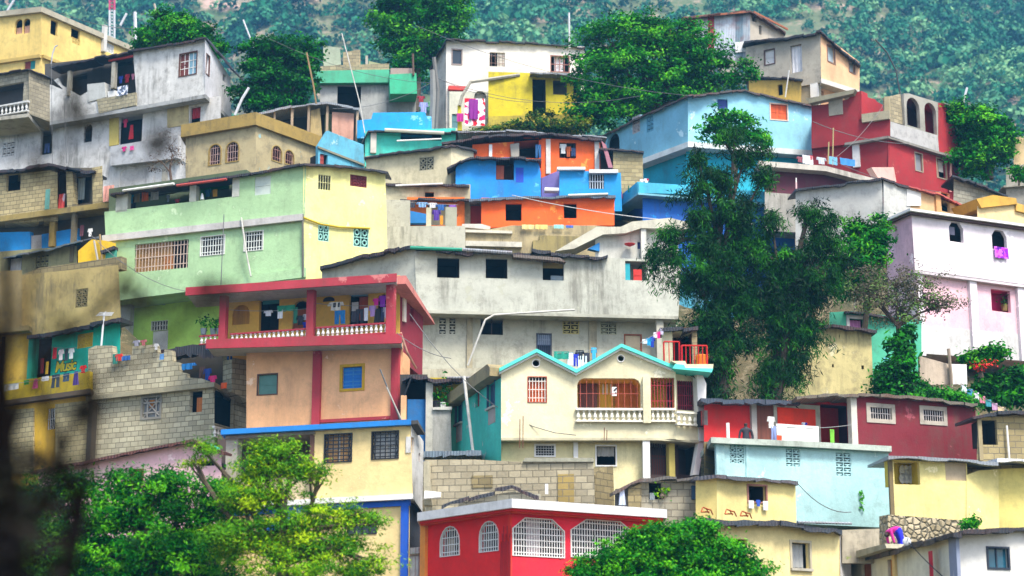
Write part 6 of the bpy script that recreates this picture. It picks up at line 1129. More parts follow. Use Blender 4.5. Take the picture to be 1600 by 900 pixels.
# white house at the bottom corner
fl = FL((1335, 872), (1490, 836), YB=59); ff = FY((1490, 836), 18, 59)
h = House('white_house', 'white walled house with dark blue window and a red cloth by orange doors', 'house', ff, (1500, 960))
w = h.wall(fl, [(1330, 878), (1400, 860), (1490, 836), (1490, 990), (1330, 990)], P('#e9e6d0', .4), 3); w.win((1347, 880, 1362, 930), 'door', shutter=[(wood('#b8692f'), 0, 1, 0, 1)]); w.win((1388, 873, 1402, 930), 'door', shutter=[(wood('#c07a2c'), 0, 1, 0, 1)]); h.rect(fl, (1400, 865, 1404, 990), .0, .1, P('#e0c48a'), 'pilaster')
w = h.wall(ff, [(1490, 836), (1600, 826), (1680, 826), (1680, 990), (1490, 990)], P('#e8e7e2', .35), 3); w.win((1544, 857, 1575, 887), frame=(plain('#1c2a3c'), .06), pane=glassy('#2a5a70'), muntin=(plain('#1c2a3c'), 2, 1)); h.post(fl, 1488, 1500, 838, 990, P('#9aa4bc'), o0=-.05, o1=.06)
h.roof([(fl, 1325, 876), (fl, 1400, 858), (fl, 1490, 832), (ff, 1600, 825), (ff, 1680, 824)], out=.3, back=3, rise=.1, th=.12, jag=.05); h.ext(fl, [(1360, 862), (1410, 850), (1412, 857), (1364, 872)], -.3, .6, P('#a9a48c', .8), 'awning'); h.done()
garment('sheet', 'red towel hanging on a cord before the white corner house', fl, 1453, 861, 15, 44, plain('#b8303c'), .25)
line('black cord across the white corner house', fl.Q(1416, 843, .3), fl.Q(1478, 905, .3), .05, .02, IRON, 'cord', 'cord')
m = MB(); c = fl.Q(1417, 846, .35); m.ball(c, .14, 1, .35, 1, 10, 8); m.bar(c, c + Vector((0, -.25, .1)), .015, 4); thing('satellite_dish', 'small white satellite dish on the white corner house roof', 'satellite dish', m, plain('#c9ccd0'), None, True)
b0 = fl.Q(1405, 862, -.4)
person('person in blue trousers and a pink top bending over on the roof', b0, [(0, .05, .72), (-.1, .0, .82), (-.34, -.02, .72), (-.42, -.03, .62), (-.5, -.04, .5), (-.36, -.2, .7), (-.3, -.22, .42), (-.22, -.2, .2), (-.36, .16, .7), (-.34, .18, .42), (-.28, .15, .2), (0, -.08, .68), (.08, -.1, .38), (.0, -.1, .06), (-.12, -.12, .03), (.02, .14, .68), (.12, .15, .38), (.05, .15, .06), (-.08, .15, .03)], J_E, [(.2, .17), (.17, .13), (.18, .12), .06, .11, .07, .05, .04, .07, .05, .04, .13, .1, .06, .05, .13, .1, .06, .05], plain('#4a3026'), clothes=[((1, 2, 5, 6, 8, 9), plain('#c02a8a')), ((0, 11, 12, 13, 15, 16, 17), plain('#1c28c0')), ((4,), plain('#1a1418'))], scale=.95, yaw=.2)
# block house at the edge
fa = FY((1560, 680), 6, 73)
h = House('block_house', 'tan block house at the edge with a dark window and white pipes', 'house', fa, (1560, 730))
w = h.wall(fa, [(1528, 652), (1660, 645), (1660, 740), (1526, 740)], blocks('#b9aa80'), 3); w.win((1534, 656, 1558, 695)); h.roof([(fa, 1520, 651), (fa, 1570, 642), (fa, 1660, 642)], out=.3, back=3, th=.12, jag=.06); h.tube([fa.Q(1573, 665, .15), fa.Q(1577, 716, .15)], .04, WHITE, 'downpipe'); h.post(fa, 1528, 1534, 655, 720, P('#a89a78'), o0=0, o1=.1); h.done()
# pink house
ff = FL((1428, 420), (1600, 443), YA=88); fl = FY((1427, 420), -62, 88)
h = House('pink_house', 'tall pale pink house with clipped arch windows, white columns and roof edge', 'house', ff, (1450, 560))
pk = P('#eee4ea', .3, '#f2eaee'); pl = P('#f2c8d2', .4, '#f4dce0')
w = h.wall(ff, [(1424, 336), (1600, 357), (1680, 366), (1680, 455), (1428, 421)], pk, 4); w.win((1483, 347, 1505, 378), shape='oct', cloth=[(plain('#8a8aa0'), .2, .6, .2, .6)]); w.win((1550, 360, 1573, 390), shape='oct')
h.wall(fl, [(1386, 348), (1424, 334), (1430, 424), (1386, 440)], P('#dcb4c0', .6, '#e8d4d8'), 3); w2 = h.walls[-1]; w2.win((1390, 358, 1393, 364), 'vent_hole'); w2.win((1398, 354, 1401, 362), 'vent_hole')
h.slab([(fl, 1383, 342), (fl, 1422, 325), (ff, 1680, 361)], 4, WHITE, .35, 4, 'roof_slab'); h.slab([(fl, 1384, 347), (fl, 1422, 330), (ff, 1680, 366)], 4, wood('#5a3a34'), .22, 4, 'beam')
f1 = ff.shift(-.25); w = h.wall(f1, [(1432, 422), (1680, 455), (1680, 570), (1436, 550)], pl, 3); w.win((1549, 453, 1579, 487), room=plain('#c82870'), depth=.9); w.win((1610, 460, 1640, 495)); h.wall(fl.shift(-.2), [(1388, 430), (1432, 420), (1434, 560), (1388, 570)], pl, 3); h.ext(f1, [(1435, 508), (1680, 530), (1680, 570), (1436, 552)], 0, .03, P('#dcdad8', .6), 'skirting')
h.slab([(ff, 1428, 422), (ff, 1680, 456)], 4, P('#d8ced2'), .05, 1, 'ledge'); h.post(f1, 1514, 1525, 434, 560, pk, o0=0, o1=.2); h.post(f1, 1589, 1600, 445, 565, pk, o0=0, o1=.2); h.post(f1, 1433, 1441, 425, 556, pk, o0=0, o1=.15); h.done()
garment('sheet', 'purple patterned cloth hung from the pink house arch window', ff, 1564, 386, 28, 18, pattern(('#8a2ac0', '#b04ad0', '#5a1a90', '#c070d8'), 7), .12)
m = MB(); c = f1.Q(1570, 486, -.4); m.lathe(c, [(.14, 0), (.18, .3)], 8); pt = thing('potted_plant', 'potted plant on the magenta window sill', 'potted plant', m, plain('#8a7a4a')); leafmesh('foliage', np.array(c) + np.array([0, 0, .5]) + NR.normal(size=(60, 3)) * .15, NR.uniform(.12, .22, 60), NR.random(60), leafmat('#24441a', '#4a7a2a', '#8aa84a'), pt)
# grey and peach house above the pink one
fa = FL((1245, 293), (1378, 279), YB=99); fb = FY((1381, 285), 36, 99)
gg = P('#c6c6c0', .85, '#a9aaa8')
h = House('grey_peach_house', 'pale grey shed house with peach end wall and open black doorway', 'house', fa, (1380, 400))
h.wall(fa, [(1243, 298), (1378, 281), (1383, 400), (1243, 400)], gg, 3); w = h.wall(fb, [(1380, 282), (1420, 292), (1528, 334), (1530, 420), (1381, 400)], P('#ecc69a', .35), 3); w.win((1471, 301, 1484, 331), 'door', room=plain('#2a4a34')); h.ext(fb, [(1380, 283), (1421, 294), (1422, 380), (1380, 380)], 0, .05, gg, 'wall'); h.ext(fb, [(1415, 296), (1437, 302), (1437, 322), (1415, 322)], .05, .1, WHITE, 'panel'); h.post(fb, 1460, 1467, 302, 340, P('#d9a878'), o0=0, o1=.15)
h.roof([(fa, 1243, 295), (fa, 1376, 278), (fb, 1420, 290)], out=.3, back=3, rise=.3, th=.1, jag=.04); h.roof([(fb, 1420, 290), (fb, 1470, 303), (fb, 1533, 334)], tin('#b05a54', .3), .3, 3, .3, .08, .02); h.done()
f2 = FY((1575, 330), 25, 101)
h = House('cream_terrace_house', 'cream house with a stepped ochre parapet behind the pink house', 'house', f2, (1560, 400)); h.wall(f2, [(1527, 322), (1570, 318), (1660, 340), (1660, 420), (1527, 420)], P('#efd9a8', .5), 3); h.ext(f2, [(1522, 312), (1548, 306), (1584, 311), (1586, 320), (1530, 326)], -2, .2, P('#d2a85a', .6), 'parapet'); h.ext(f2, [(1585, 318), (1660, 338), (1660, 350), (1585, 330)], -2, .15, P('#dcb468', .6), 'parapet'); h.done()
f3 = FY((1545, 290), 32, 108)
h = House('grey_shed', 'grey block shed with dark sloping roof beside the red house', 'shed', f3, (1520, 330)); h.wall(f3, [(1490, 280), (1500, 277), (1572, 305), (1575, 350), (1490, 340)], blocks('#a9a898'), 3); h.roof([(f3, 1488, 273), (f3, 1530, 287), (f3, 1575, 305)], out=.4, back=3, rise=.2, th=.1); h.done()
f4 = FY((1600, 270), -20, 112)
h = House('ridge_house', 'grey house with peach upper wall at the edge behind round tree', 'house', f4, (1590, 320)); h.wall(f4, [(1572, 262), (1660, 245), (1660, 340), (1572, 340)], P('#a8a496', .9), 3); h.wall(f4.shift(-.5), [(1584, 215), (1660, 205), (1660, 270), (1584, 270)], P('#e8cfa4', .5), 3); h.slab([(f4, 1568, 290), (f4, 1660, 282)], 3, CONC, .3, 3); h.done()
# terrace over the maroon wall, right of the casuarina
fa = FL((1195, 258), (1345, 280), YA=104)
h = House('maroon_terrace', 'concrete terrace slab over a maroon wall, cluttered with washing', 'terrace', fa, (1260, 330)); h.slab([(fa, 1185, 251), (fa, 1290, 259), (fa, 1390, 285)], 9, P('#c9c4b8', .8), .3, 3); h.wall(fa.shift(-.4), [(1195, 262), (1350, 280), (1350, 312), (1195, 300)], P('#5c1a30', .7), 2); h.ext(fa, [(1360, 262), (1395, 262), (1399, 285), (1370, 278)], -.4, .1, P('#ecc4b8', .5), 'wall'); h.wall(fa.shift(-.1), [(1195, 300), (1350, 312), (1350, 370), (1195, 360)], P('#a9a69c', .8), 1.5); h.tube([fa.Q(1244, 278, .35), fa.Q(1244, 310, .35)], .04, WHITE, 'pipe'); h.done()
for a in (('sheet', 1262, 243, 20, 14, '#e4e4ea', 'white sheet among the washing on the maroon terrace'), ('shirt', 1283, 246, 18, 11, '#c9d0d8', 'pale grey shirt on the maroon terrace'), ('sheet', 1302, 245, 16, 13, '#7ab4d8', 'light blue cloth on the maroon terrace'), ('sheet', 1324, 248, 30, 11, '#4a8ac8', 'blue tarpaulin over a table on the maroon terrace'), ('shirt', 1268, 243, 8, 7, '#b8343c', 'red shirt on the maroon terrace near pale sheet'), ('shirt', 1250, 245, 12, 9, '#8a4a54', 'wine coloured shirt at the end of maroon terrace')):
    garment(a[0], a[6], fa, a[1], a[2], a[3], a[4], plain(a[5]), -.2 - .01 * a[2] % .3)
for x, y0, y1, l in ((1294, 222, 256, 'thin wooden pole nearest the blue house on the terrace'), (1301, 200, 258, 'tall thin metal pole on the maroon terrace')): pole('pole', l, 'pole', [fa.Q(x, y1, -.3), fa.Q(x + 1, y0, -.3)], .04, wood('#b8a878'))
# tan block cube and green house under the brown tree
f1 = FY((1300, 560), 8, 80)
h = House('tan_block_house', 'plain tan block house with flat black roof edge, no windows', 'house', f1, (1300, 640)); w = h.wall(f1, [(1238, 512), (1361, 514), (1366, 640), (1220, 640)], P('#d9cd98', .95, '#c9c4a4'), 3); w.win((1300, 569, 1303, 574), 'vent_hole'); w.win((1346, 571, 1350, 577), 'vent_hole'); h.roof([(f1, 1236, 509), (f1, 1300, 507), (f1, 1370, 516)], out=.35, back=3, th=.12, jag=.05); h.done()
f2 = FY((1330, 500), 16, 86)
h = House('green_wall_house', 'weathered sea green house with small white framed window and pink curtain', 'house', f2, (1400, 570)); w = h.wall(f2, [(1296, 488), (1330, 486), (1440, 500), (1440, 600), (1296, 600)], P('#5db898', .7, '#6aa8c4'), 3); w.win((1327, 498, 1350, 512), cloth=[(plain('#d08ac0'), .1, .9, .1, .9)], frame=(P('#dcd8d4'), .15)); h.roof([(f2, 1320, 486), (f2, 1360, 488), (f2, 1405, 497)], out=.3, back=2.5, th=.08); h.done()
# garden wall with washing in the green patch
f3 = FY((1450, 570), 10, 80)
h = House('garden_wall', 'leaning beige panel wall standing among garden plants', 'wall', f3, (1470, 620)); h.ext(f3, [(1436, 556), (1480, 568), (1510, 572), (1508, 600), (1438, 602)], -.15, 0, P('#c9b8a4', .6), 'wall'); h.done()
garment('sheet', 'white sheet hung over the leaning garden wall', f3, 1496, 569, 30, 32, WHITE, .1); pole('pole', 'crooked wooden pole standing before the garden sheet', 'pole', [f3.Q(1488, 625, .3), f3.Q(1486, 585, .3), f3.Q(1482, 545, .3)], .07, wood('#9a8a78'))
p0, p1 = f3.Q(1500, 598, 2.3), f3.Q(1572, 640, 2.3)
for i, (c, l) in enumerate((('#dfe6f2', 'white towel first from the sheet on the sloping garden line'), ('#4a8ac0', 'blue towel second on the sloping garden line'), ('#e6e0ea', 'pale towel third on the sloping garden line'), ('#d88a9c', 'pink towel fourth on the sloping garden line'), ('#4a9aa8', 'teal towel fifth on the sloping garden line'), ('#c8a0c0', 'mauve towel sixth on the sloping garden line'), ('#f0d8b0', 'cream towel lowest on the sloping garden line'))): garment('sheet', l, f3, 1506 + 9.6 * i, 602 + 5.6 * i, 9.5, 11, plain(c), 2.3)
line('sloping washing line through the garden', p0, p1 + Vector((.2, 0, -.1)), .05)
# pink house under the trees, lower edge
fa = FY((300, 700), -14, 70)
h = House('pink_cottage', 'pale pink house with red edged sloping roof half hidden by trees', 'house', fa, (250, 800))
w = h.wall(fa, [(60, 738), (180, 716), (300, 692), (346, 712), (346, 860), (60, 860)], P('#eec4cc', .5, '#f2dadc'), 3); w.win((205, 735, 222, 765), frame=(wood('#7a3a34'), .06)); w.win((310, 720, 335, 728)); h.roof([(fa, 45, 737), (fa, 170, 712), (fa, 300, 686), (fa, 350, 706)], tin('#54322c', .4), .4, 2, .2, .09, .012); h.ext(fa, [(330, 694), (347, 701), (347, 706), (330, 698)], .2, .5, plain('#5ac8b0'), 'fascia'); h.done()
# ================================================================== trees and plants
LG = leafmat('#0c400c', '#258016', '#76c02c'); LD = leafmat('#083010', '#146018', '#44a020'); LY = leafmat('#2f6a14', '#66a020', '#b4cc3c'); LC = leafmat('#06200f', '#16491c', '#4a9630', .2); LB = leafmat('#4a4438', '#75705a', '#6f9a4a')
tree('leafy_tree', 'tall green tree with rounded tiers rising behind the long white house', (648, 175), 142, [(655, 20, 68, 34), (610, 30, 40, 26), (700, 28, 34, 30), (628, 62, 42, 24), (690, 60, 36, 24), (655, 85, 42, 26), (618, -8, 40, 26), (690, -8, 40, 26), (640, 105, 30, 20)], LG, .42, 13000, .35, clump=.7)
tree('leafy_tree', 'broad bright green tree between white house and light blue house', (1020, 230), 122, [(1000, 60, 60, 40), (950, 60, 45, 36), (1060, 55, 50, 34), (1095, 80, 45, 40), (935, 110, 45, 40), (985, 120, 60, 50), (1050, 115, 60, 50), (1110, 115, 40, 36), (920, 160, 36, 34), (970, 175, 50, 34), (1030, 165, 60, 36), (1155, 115, 28, 24), (1090, 145, 40, 22), (905, 185, 34, 18)], LG, .36, 26000, .4, clump=.6, fork=.3)
tree('leafy_tree', 'dark green tree standing behind the tin porch', (455, 190), 120, [(440, 85, 45, 32), (405, 95, 32, 30), (475, 85, 30, 26), (420, 130, 50, 32), (465, 120, 34, 30), (400, 155, 36, 22), (445, 160, 40, 18)], LD, .36, 11000, .3, clump=.55, fork=.35)
tree('leafy_tree', 'bright green tree behind the black porch roof of the white house', (285, 95), 124, [(275, 40, 34, 26), (300, 55, 42, 24), (245, 55, 28, 18), (330, 75, 26, 16), (255, 30, 16, 14), (222, 66, 16, 8)], LG, .36, 7000, .25, clump=.5)
tree('leafy_tree', 'round bright green tree hugging the end of the red terraced house', (1545, 280), 112.5, [(1530, 195, 45, 30), (1505, 175, 30, 18), (1550, 225, 36, 30), (1520, 240, 40, 30), (1570, 215, 18, 20), (1530, 265, 28, 16)], LG, .34, 10000, .3, clump=.5)
tree('small_tree', 'small light green tree before the light blue house', (1150, 290), 107, [(1140, 185, 30, 16), (1115, 205, 22, 18), (1165, 200, 26, 18), (1185, 215, 22, 18), (1140, 215, 34, 14), (1120, 180, 16, 12)], LG, .34, 2400, .14, clump=.4, per=12)
# the casuarinas: long drooping sprays
def casuarina(label, base, Y, cores, n, extra=()):
    r = bpy.data.objects.new('casuarina_tree', None); COL.objects.link(r); r.location = U(base[0], base[1], Y); tag(r, label, 'tree', 'casuarinas on the slope'); k = px(Y)
    C, S, T = [], [], []; tot = sum(c[2] * c[3] for c in cores); per = 110
    for (x, y, rx, ry) in cores:
        q = int(n * rx * ry / tot / per) + 2; c = np.array(U(x, y, Y)); d = NR.normal(size=(q, 3)); d /= np.linalg.norm(d, axis=1)[:, None]
        cc = c + d * np.array([rx, min(rx, ry), ry]) * k * (.25 + .85 * NR.random(q) ** .8)[:, None]
        ln = np.repeat(NR.uniform(.2, .9, q), per); t = NR.random(q * per)      # a spray: it leaves the limb sideways, the tips hang
        side = np.repeat(NR.normal(size=(q, 3)) * np.array([.42, .42, .2]) + np.array([0, 0, .1]), per, 0)
        pos = np.repeat(cc, per, 0) + side * t[:, None] + np.stack([0 * t, 0 * t, -ln * t ** 2 + .2], 1) + NR.normal(size=(q * per, 3)) * np.array([.14, .14, .12])
        C.append(pos); S.append(NR.uniform(.14, .34, len(pos))); T.append(np.clip(np.repeat(np.clip(.40 + .24 * NR.normal(size=q), 0, 1), per) + .1 * NR.normal(size=q * per), 0, 1))
    C = np.concatenate(C); leafmesh('foliage', C, np.concatenate(S), np.concatenate(T), LC, r, 'strand', None, .13)
    m = MB(); B = r.location; top = U(cores[0][0], cores[0][1], Y); pts = [B, B.lerp(top, .35) + Vector((.15, 0, 0)), B.lerp(top, .7) + Vector((-.1, 0, 0)), top]; m.path(pts, .3, 8, .25); m.build('trunk', plain('#4a4038', .95, .4, 5), r)
    m = MB()
    for (x, y, rx, ry) in cores[1:]:
        e = U(x, y, Y); a = pts[1].lerp(pts[3], RND.uniform(.0, .8)); m.path([a, a.lerp(e, .6) + Vector((0, 0, .5)), e], .11, 5, .3)
    m.build('limbs', plain('#4a4038', .95, .4, 5), r); return r
casuarina('tall dark drooping casuarina in front of the strong blue house', (1125, 705), 76.3, [(1125, 285, 26, 26), (1090, 300, 18, 14), (1090, 345, 30, 20), (1150, 335, 36, 34), (1052, 372, 26, 12), (1110, 385, 44, 32), (1028, 405, 12, 26), (1130, 445, 46, 36), (1078, 440, 24, 26), (1120, 505, 40, 36), (1088, 520, 18, 30), (1115, 575, 30, 30), (1090, 250, 20, 10), (1165, 245, 30, 14), (1120, 622, 22, 14), (1190, 280, 18, 14), (1148, 212, 16, 10), (1056, 410, 14, 18), (1095, 600, 14, 20), (1165, 400, 24, 34), (1165, 470, 26, 36), (1162, 530, 18, 26)], 56000)
casuarina('second dark casuarina with paler sprays before the grey shed house', (1192, 705), 76.6, [(1262, 335, 18, 16), (1206, 345, 14, 20), (1292, 350, 18, 14), (1282, 385, 28, 26), (1240, 420, 30, 30), (1205, 455, 32, 40), (1262, 455, 34, 36), (1222, 520, 34, 34), (1264, 520, 20, 26), (1205, 580, 26, 30), (1238, 590, 20, 18), (1312, 400, 14, 18), (1302, 432, 12, 22), (1190, 395, 22, 30), (1250, 560, 16, 16), (1200, 625, 18, 14)], 40000)
tree('leafy_tree', 'light green leafy tree squeezed beside the casuarina before the pink house', (1350, 520), 83, [(1365, 355, 24, 26), (1345, 385, 26, 24), (1370, 395, 20, 20), (1340, 420, 28, 20), (1350, 450, 24, 18), (1335, 360, 16, 18), (1325, 440, 20, 20)], LG, .26, 5200, .14, clump=.38)
tree('brown_tree', 'half bare brown tree with thin twigs before the pink house wall', (1405, 562), 81, [(1400, 440, 60, 30), (1350, 445, 40, 28), (1450, 465, 45, 22), (1420, 470, 50, 25), (1370, 470, 40, 24), (1480, 475, 26, 18), (1410, 500, 30, 20)], LB, .17, 4200, .16, clump=.45, per=14, bark=plain('#5a4a3e', .95, .4, 4))
LF = leafmat('#123f14', '#2a7a26', '#5cb03a')
o = tree('leafy_bush', 'dense dark bush beside the plain tan block house', (1400, 630), 79, [(1395, 585, 26, 22), (1415, 600, 26, 18), (1385, 610, 24, 16), (1440, 618, 26, 10), (1410, 572, 18, 16)], LD, .26, 4500, .1, clump=.4, cat='bush', limbs=False)
for a in (('big leaved bush below the pink house at the picture edge', (1560, 630), 81.5, [(1570, 606, 40, 16), (1595, 622, 36, 18), (1545, 600, 22, 12), (1600, 590, 26, 16), (1560, 628, 30, 10)], LF, .36, 3600), ('bush with broad bright leaves under the pink house columns', (1530, 590), 81, [(1540, 556, 24, 10), (1520, 562, 18, 9), (1555, 552, 18, 9)], LG, .3, 1500), ('low bush trailing on the dark red roof edge', (1490, 640), 77.5, [(1470, 622, 34, 10), (1500, 628, 26, 10), (1440, 622, 20, 8)], LF, .26, 2200)):
    tree('leafy_bush', a[0], a[1], a[2], a[3], a[4], a[5], a[6], .08, clump=.4, cat='bush', limbs=False, group='garden bushes')
tree('flowering_bush', 'bush with red flowers in the garden below the pink house', (1535, 590), 79, [(1532, 574, 15, 8), (1548, 570, 10, 6)], leafmat('#a01a28', '#d8323c', '#f06a60'), .16, 60, .06, clump=.2, per=2, cat='bush', limbs=False, crown='blossom')
tree('banana_plant', 'big leafy plant climbing the green wall under the brown tree', (1412, 560), 79.8, [(1412, 520, 14, 12), (1402, 540, 16, 14), (1415, 552, 14, 12)], LF, .42, 500, .05, clump=.35, per=10, cat='plant', limbs=False)
tree('scrub_bush', 'trailing dark scrub under the yellow annex', (830, 215), 119, [(790, 200, 40, 10), (840, 198, 45, 12), (885, 200, 35, 12), (845, 180, 14, 12), (760, 208, 24, 8)], leafmat('#1c3a16', '#3a6a22', '#8a8a2a'), .3, 3600, .06, clump=.4, cat='bush', limbs=False)
tree('bare_bush', 'leafless brown bush growing by the weathered white house', (268, 300), 108, [(262, 225, 24, 26), (275, 245, 20, 20), (245, 255, 22, 14)], leafmat('#4a3a2c', '#6a5440', '#8a7050'), .14, 420, .1, clump=.4, per=8, cat='bush', bark=plain('#6a5444', .95, .4, 4))
tree('small_tree', 'small green tree at the far edge above the cream house', (1592, 290), 104, [(1590, 268, 12, 12), (1600, 275, 10, 10)], LG, .3, 700, .06, clump=.35, per=12)
tree('grass_tuft', 'green tuft growing from the rubble wall', (1517, 822), 65.6, [(1518, 816, 9, 7), (1508, 820, 6, 5)], LG, .2, 260, .02, clump=.2, per=10, cat='plant', limbs=False)
# the trees along the foot of the slope
tree('mango_tree', 'dark green mango tree filling the foot of the slope below pink cottage', (220, 960), 50, [(230, 770, 55, 40), (180, 800, 60, 45), (290, 790, 55, 45), (330, 830, 50, 45), (240, 850, 80, 50), (170, 870, 70, 50), (310, 890, 70, 50), (200, 930, 90, 50), (265, 752, 34, 20), (340, 770, 30, 30), (190, 755, 26, 22)], leafmat('#0b3f0c', '#1c7016', '#74bc2a'), .19, 26000, .3, clump=.34, aspect=.32, fork=.3)
tree('mango_tree', 'second dark tree at the picture edge under the block walls', (80, 960), 51, [(90, 775, 50, 35), (60, 810, 55, 45), (110, 840, 60, 50), (40, 870, 60, 50), (110, 910, 60, 50), (20, 790, 30, 30), (130, 760, 30, 25)], leafmat('#0c2c10', '#1c5218', '#54862c'), .19, 16000, .3, clump=.34, aspect=.32, fork=.3)
tree('feathery_tree', 'yellow green feathery tree before the blue edged cream house', (440, 960), 48, [(430, 705, 40, 22), (400, 730, 40, 26), (460, 730, 34, 22), (420, 770, 55, 24), (500, 745, 26, 14), (380, 780, 40, 30), (440, 820, 60, 30), (510, 810, 44, 24), (560, 800, 28, 16), (590, 815, 18, 12), (480, 850, 60, 30), (420, 870, 60, 34), (540, 850, 44, 22), (500, 890, 70, 34), (580, 885, 36, 18), (360, 840, 40, 40), (315, 700, 24, 14), (300, 720, 18, 10)], LY, .15, 24000, .22, clump=.3, aspect=.3, per=26, fork=.35)
tree('leafy_tree', 'rounded dense green tree before the red house, lower edge', (1050, 1000), 52, [(1050, 850, 60, 30), (990, 870, 60, 28), (1110, 870, 60, 32), (1160, 895, 45, 24), (930, 895, 44, 22), (1050, 905, 120, 36), (1085, 830, 36, 18), (1020, 840, 36, 20)], LG, .14, 34000, .25, clump=.3, fork=.3)
# dark trunk and twigs close to the camera, out of focus
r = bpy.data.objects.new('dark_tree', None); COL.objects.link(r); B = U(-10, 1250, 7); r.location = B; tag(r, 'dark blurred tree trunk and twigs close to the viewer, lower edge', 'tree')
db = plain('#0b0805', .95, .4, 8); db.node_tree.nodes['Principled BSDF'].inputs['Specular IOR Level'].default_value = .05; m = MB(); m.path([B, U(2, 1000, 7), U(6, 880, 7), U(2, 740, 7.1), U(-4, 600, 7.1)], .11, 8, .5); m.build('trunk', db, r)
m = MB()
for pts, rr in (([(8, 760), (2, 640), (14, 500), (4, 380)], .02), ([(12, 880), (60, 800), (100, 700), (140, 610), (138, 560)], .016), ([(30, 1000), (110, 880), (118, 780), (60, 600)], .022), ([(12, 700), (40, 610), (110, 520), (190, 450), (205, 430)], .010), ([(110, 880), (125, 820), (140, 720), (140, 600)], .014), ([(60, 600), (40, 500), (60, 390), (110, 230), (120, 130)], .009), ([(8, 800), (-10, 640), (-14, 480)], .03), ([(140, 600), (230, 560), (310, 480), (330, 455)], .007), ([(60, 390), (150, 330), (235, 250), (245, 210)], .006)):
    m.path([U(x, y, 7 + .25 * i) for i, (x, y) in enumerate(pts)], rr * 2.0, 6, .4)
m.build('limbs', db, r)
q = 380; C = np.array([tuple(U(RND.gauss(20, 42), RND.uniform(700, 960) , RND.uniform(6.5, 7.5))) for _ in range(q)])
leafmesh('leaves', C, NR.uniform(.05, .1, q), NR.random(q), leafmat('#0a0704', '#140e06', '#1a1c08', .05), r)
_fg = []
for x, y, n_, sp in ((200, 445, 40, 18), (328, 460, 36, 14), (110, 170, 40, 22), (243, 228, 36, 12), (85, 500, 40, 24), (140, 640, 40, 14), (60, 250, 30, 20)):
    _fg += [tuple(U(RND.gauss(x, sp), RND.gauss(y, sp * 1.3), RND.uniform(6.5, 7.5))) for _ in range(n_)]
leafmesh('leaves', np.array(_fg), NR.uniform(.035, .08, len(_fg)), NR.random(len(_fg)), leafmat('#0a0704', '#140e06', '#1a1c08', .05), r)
# masts, poles and wires on the skyline
m = MB(); k = [U(x, y, 175) for x, y in ((171, 60), (179, 60), (171, -60), (179, -60))]
for a, b in ((0, 2), (1, 3)): m.bar(k[a], k[b], .09, 5)
for i in range(24): a, b = (k[0].lerp(k[2], i / 24), k[1].lerp(k[3], (i + 1) / 24)); m.bar(a, b, .045, 4); m.bar(k[1].lerp(k[3], i / 24), k[0].lerp(k[2], (i + 1) / 24), .045, 4)
mm, nt, b = _new('mast_paint'); ob = _n(nt, 'ShaderNodeTexCoord').outputs['Object']; sx = _n(nt, 'ShaderNodeSeparateXYZ'); nt.links.new(ob, sx.inputs[0])
md = _n(nt, 'ShaderNodeMath', operation='FRACT'); dv = _n(nt, 'ShaderNodeMath', operation='MULTIPLY_ADD'); dv.inputs[1].default_value = .16; dv.inputs[2].default_value = .03; nt.links.new(sx.outputs[2], dv.inputs[0]); nt.links.new(dv.outputs[0], md.inputs[0])
gt = _n(nt, 'ShaderNodeMath', operation='GREATER_THAN'); gt.inputs[1].default_value = .5; nt.links.new(md.outputs[0], gt.inputs[0]); nt.links.new(_mix(nt, gt.outputs[0], (.5, .52, .55, 1), (.45, .05, .14, 1)), b.inputs['Base Color'])
thing('radio_mast', 'red and white lattice radio mast beyond the yellow house', 'mast', m, mm)
W_ = plain('#d5d8dc', .5); DK = plain('#3a3a3c', .6)
for pts, rr, mt, l in (([(212, 62), (211, 19)], .14, W_, 'thick white post on the skyline by the radio mast'), ([(188, 40), (198, 21)], .1, W_, 'short slanting white bar on the skyline by the radio mast'), ([(10, 20), (22, 0)], .1, W_, 'slanting white bar on the yellow house roof'), ([(249, 38), (241, 6)], .1, plain('#b0a89a'), 'leaning pale pole behind the bright green tree'), ([(367, 180), (378, 155), (389, 137)], .09, W_, 'white slanting bar on the wall end by the tan house'), ([(397, 75), (388, 52), (380, 31)], .07, W_, 'thin white bar above the dark green tree'), ([(890, 75), (889, 20)], .08, plain('#c9ced0'), 'thin lattice pole above the white house'), ([(1407, 150), (1400, 110), (1386, 82), (1368, 62)], .05, DK, 'thin bent dark pole rising from the red terrace'), ([(1505, 160), (1511, 137)], .08, W_, 'pale stick on the red terrace end'), ([(674, 205), (677, 150), (676, 110)], .2, plain('#8a8a86'), 'grey pole wrapped in cables by the white house'), ([(681, 205), (684, 140), (678, 90)], .14, plain('#6f6e6a'), 'second darker cable pole by the white house'), ([(646, 118), (645, 84)], .08, wood('#6a5040'), 'short brown pole on the green balcony roof'), ([(1335, 487), (1337, 468), (1333, 448)], .05, wood('#b0a890'), 'thin stick on the sea green house roof'), ([(1245, 330), (1244, 285)], .05, plain('#e8c0c0'), 'thin pinkish pipe on the grey shed house')):
    Yq = {675: 118}.get(0, D(pts[0][1]) - 1.5 + (14 if pts[0][1] < 80 and pts[0][0] < 400 else 0)); pole('pole', l, 'pole', [U(x, y, Yq) for x, y in pts], rr, mt)
